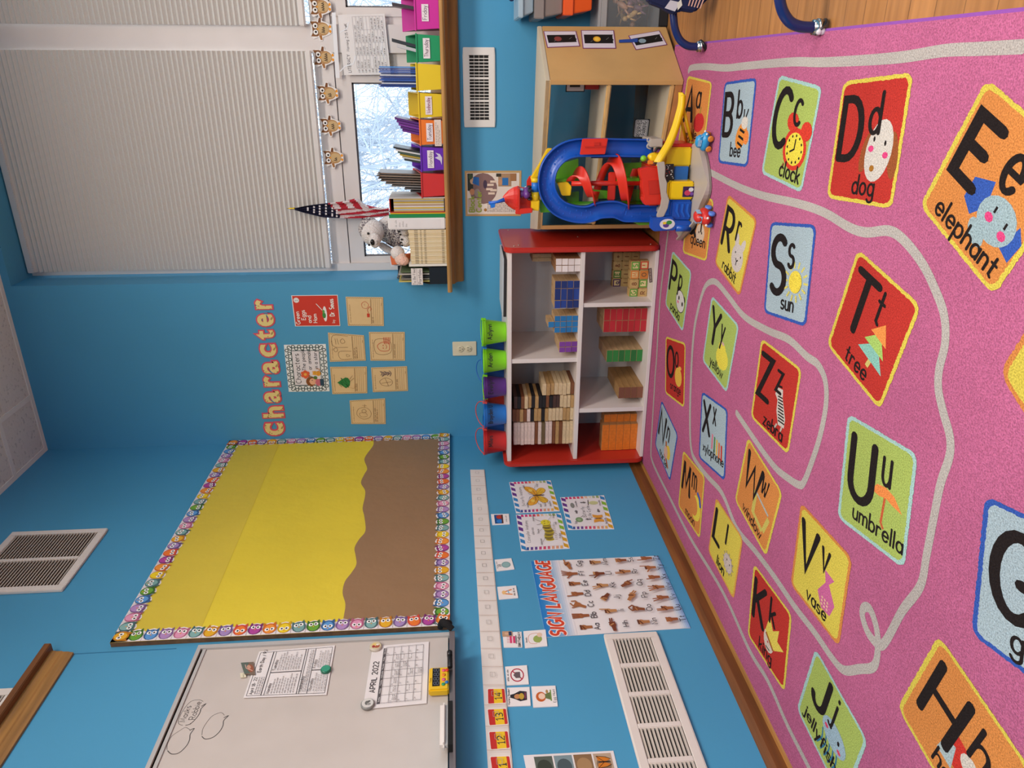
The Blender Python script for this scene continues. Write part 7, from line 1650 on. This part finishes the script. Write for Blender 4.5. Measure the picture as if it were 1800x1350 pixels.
tile('G', 'goat', LBL, BLU, [g1, g1+gr_, g0+gr_, g0], lambda p: None, cap=(1.4, 4.6, 5.8), low=(6.4, 7.0, 3.4), wd=(3.4, 1.2, 2.2), big=.17)
h1 = RAY((1651, 1116)); h0 = RAY((1578, 1243)); hr = (RAY((1800, 1334))-h1).normalized()*.258
tile('H', 'house', ORA, YEL, [h1, h1+hr, h0+hr, h0], dH, cap=(1.5, 4.6, 5.8), low=(6.3, 6.6, 3.6), wd=(4.4, 1.0, 2.0), big=.15)
j1 = RAY((1434, 1139)); j2 = RAY((1526, 1303)); j0 = RAY((1401, 1246))
tile('J', 'jellyfish', GRN, TEE, [j1, j2, None, j0], dJ, cap=(1.6, 6.4, 5), low=(5.0, 8.0, 2.6), wd=(1.2, 1.6, 1.9))
tile('K', 'king', REDc, YEL, T4((1325.5, 990), (1392.5, 1081), (1379.5, 1217.5), (1314.5, 1115.5)), dK, wd=(3.2, .9, 1.9))
tile('L', 'lion', YEL, 'e0a050', T4((1259, 873.5), (1306.5, 947), (1290, 1055.5), (1245, 968.5)), dL, wd=(3.4, .9, 1.9))
tile('M', 'moon', ORA, YEL, T4((1201, 791), (1239.5, 837.5), (1230.5, 948), (1192.5, 889.5)), dM, cap=(1, 6, 5), low=(5.2, 8, 2.8), wd=(3.4, .8, 1.7))
tile('N', 'nurse', LBL, BLU, T4((1163, 702.5), (1192, 764.5), (1178, 847), (1151.5, 782)), dN, wd=(3, .8, 1.8))
tile('O', 'orange', REDc, YEL, T4((1170.5, 591), (1205.5, 603), (1203, 717), (1169.5, 691)), dO, wd=(2.8, 2, 1.7))
tile('P', 'panda', GRN, TEE, T4((1182, 440), (1216, 478), (1200.5, 584.5), (1169.5, 535)), dP, wd=(2.8, 1, 1.8))
tile('Q', 'queen', ORA, YEL, T4((1212, 330), (1255, 352), (1242, 459.5), (1200, 444.5)), dQ, wd=(3, 2.6, 2.2))
tile('R', 'rabbit', YEL, ORA, T4((1280, 341), (1331.5, 385.5), (1300.5, 522.5), (1256.5, 463)), dR_, wd=(2.8, .9, 1.8))
tile('S', 'sun', LBL, BLU, T4((1355, 390), (1436, 395), (1417, 575), (1343, 549.5)), dS, cap=(1.2, 4.2, 6.2), low=(5, 7.2, 3.4), wd=(4.2, 1.4, 2))
tile('T', 'tree', REDc, YEL, T4((1508.5, 437.5), (1620, 537.5), (1547.5, 721.5), (1454, 606)), dT, cap=(1.4, 5.4, 5.4), low=(5.2, 7.6, 2.8), wd=(3.2, .9, 1.9))
tile('U', 'umbrella', GRN, TEE, T4((1491, 726.5), (1614, 799), (1590, 1000.5), (1472.5, 910)), dU, cap=(1.4, 4.6, 5.8), low=(6, 7.6, 2.8), wd=(2.4, 1.4, 1.9))
tile('V', 'vase', YEL, ORA, T4((1408.5, 883), (1498.5, 981.5), (1475, 1138), (1390, 1027)), dV, wd=(3.4, 1, 1.9))
tile('W', 'window', ORA, YEL, T4((1315, 767.5), (1376, 866.5), (1347, 979), (1292, 879)), dW, cap=(1.2, 6.2, 4.8), low=(5.6, 8.2, 2.4), wd=(2.4, .9, 1.7))
tile('X', 'xylophone', LBL, BLU, T4((1234, 687.5), (1279.5, 720), (1274.5, 846), (1228.5, 804.5)), dX, cap=(1.2, 6.6, 4.6), low=(5, 8.6, 2.6), wd=(1.6, 2.2, 1.7))
tile('Y', 'yellow', GRN, TEE, T4((1251.5, 519), (1299.5, 572), (1278, 691.5), (1235, 634)), dY, cap=(1.2, 6, 5), low=(5, 7.6, 2.8), wd=(2.8, 1.2, 1.8))
tile('Z', 'zebra', REDc, YEL, T4((1339, 594), (1410, 649), (1386, 800), (1320, 733)), dZ, wd=(3.4, .9, 1.9))
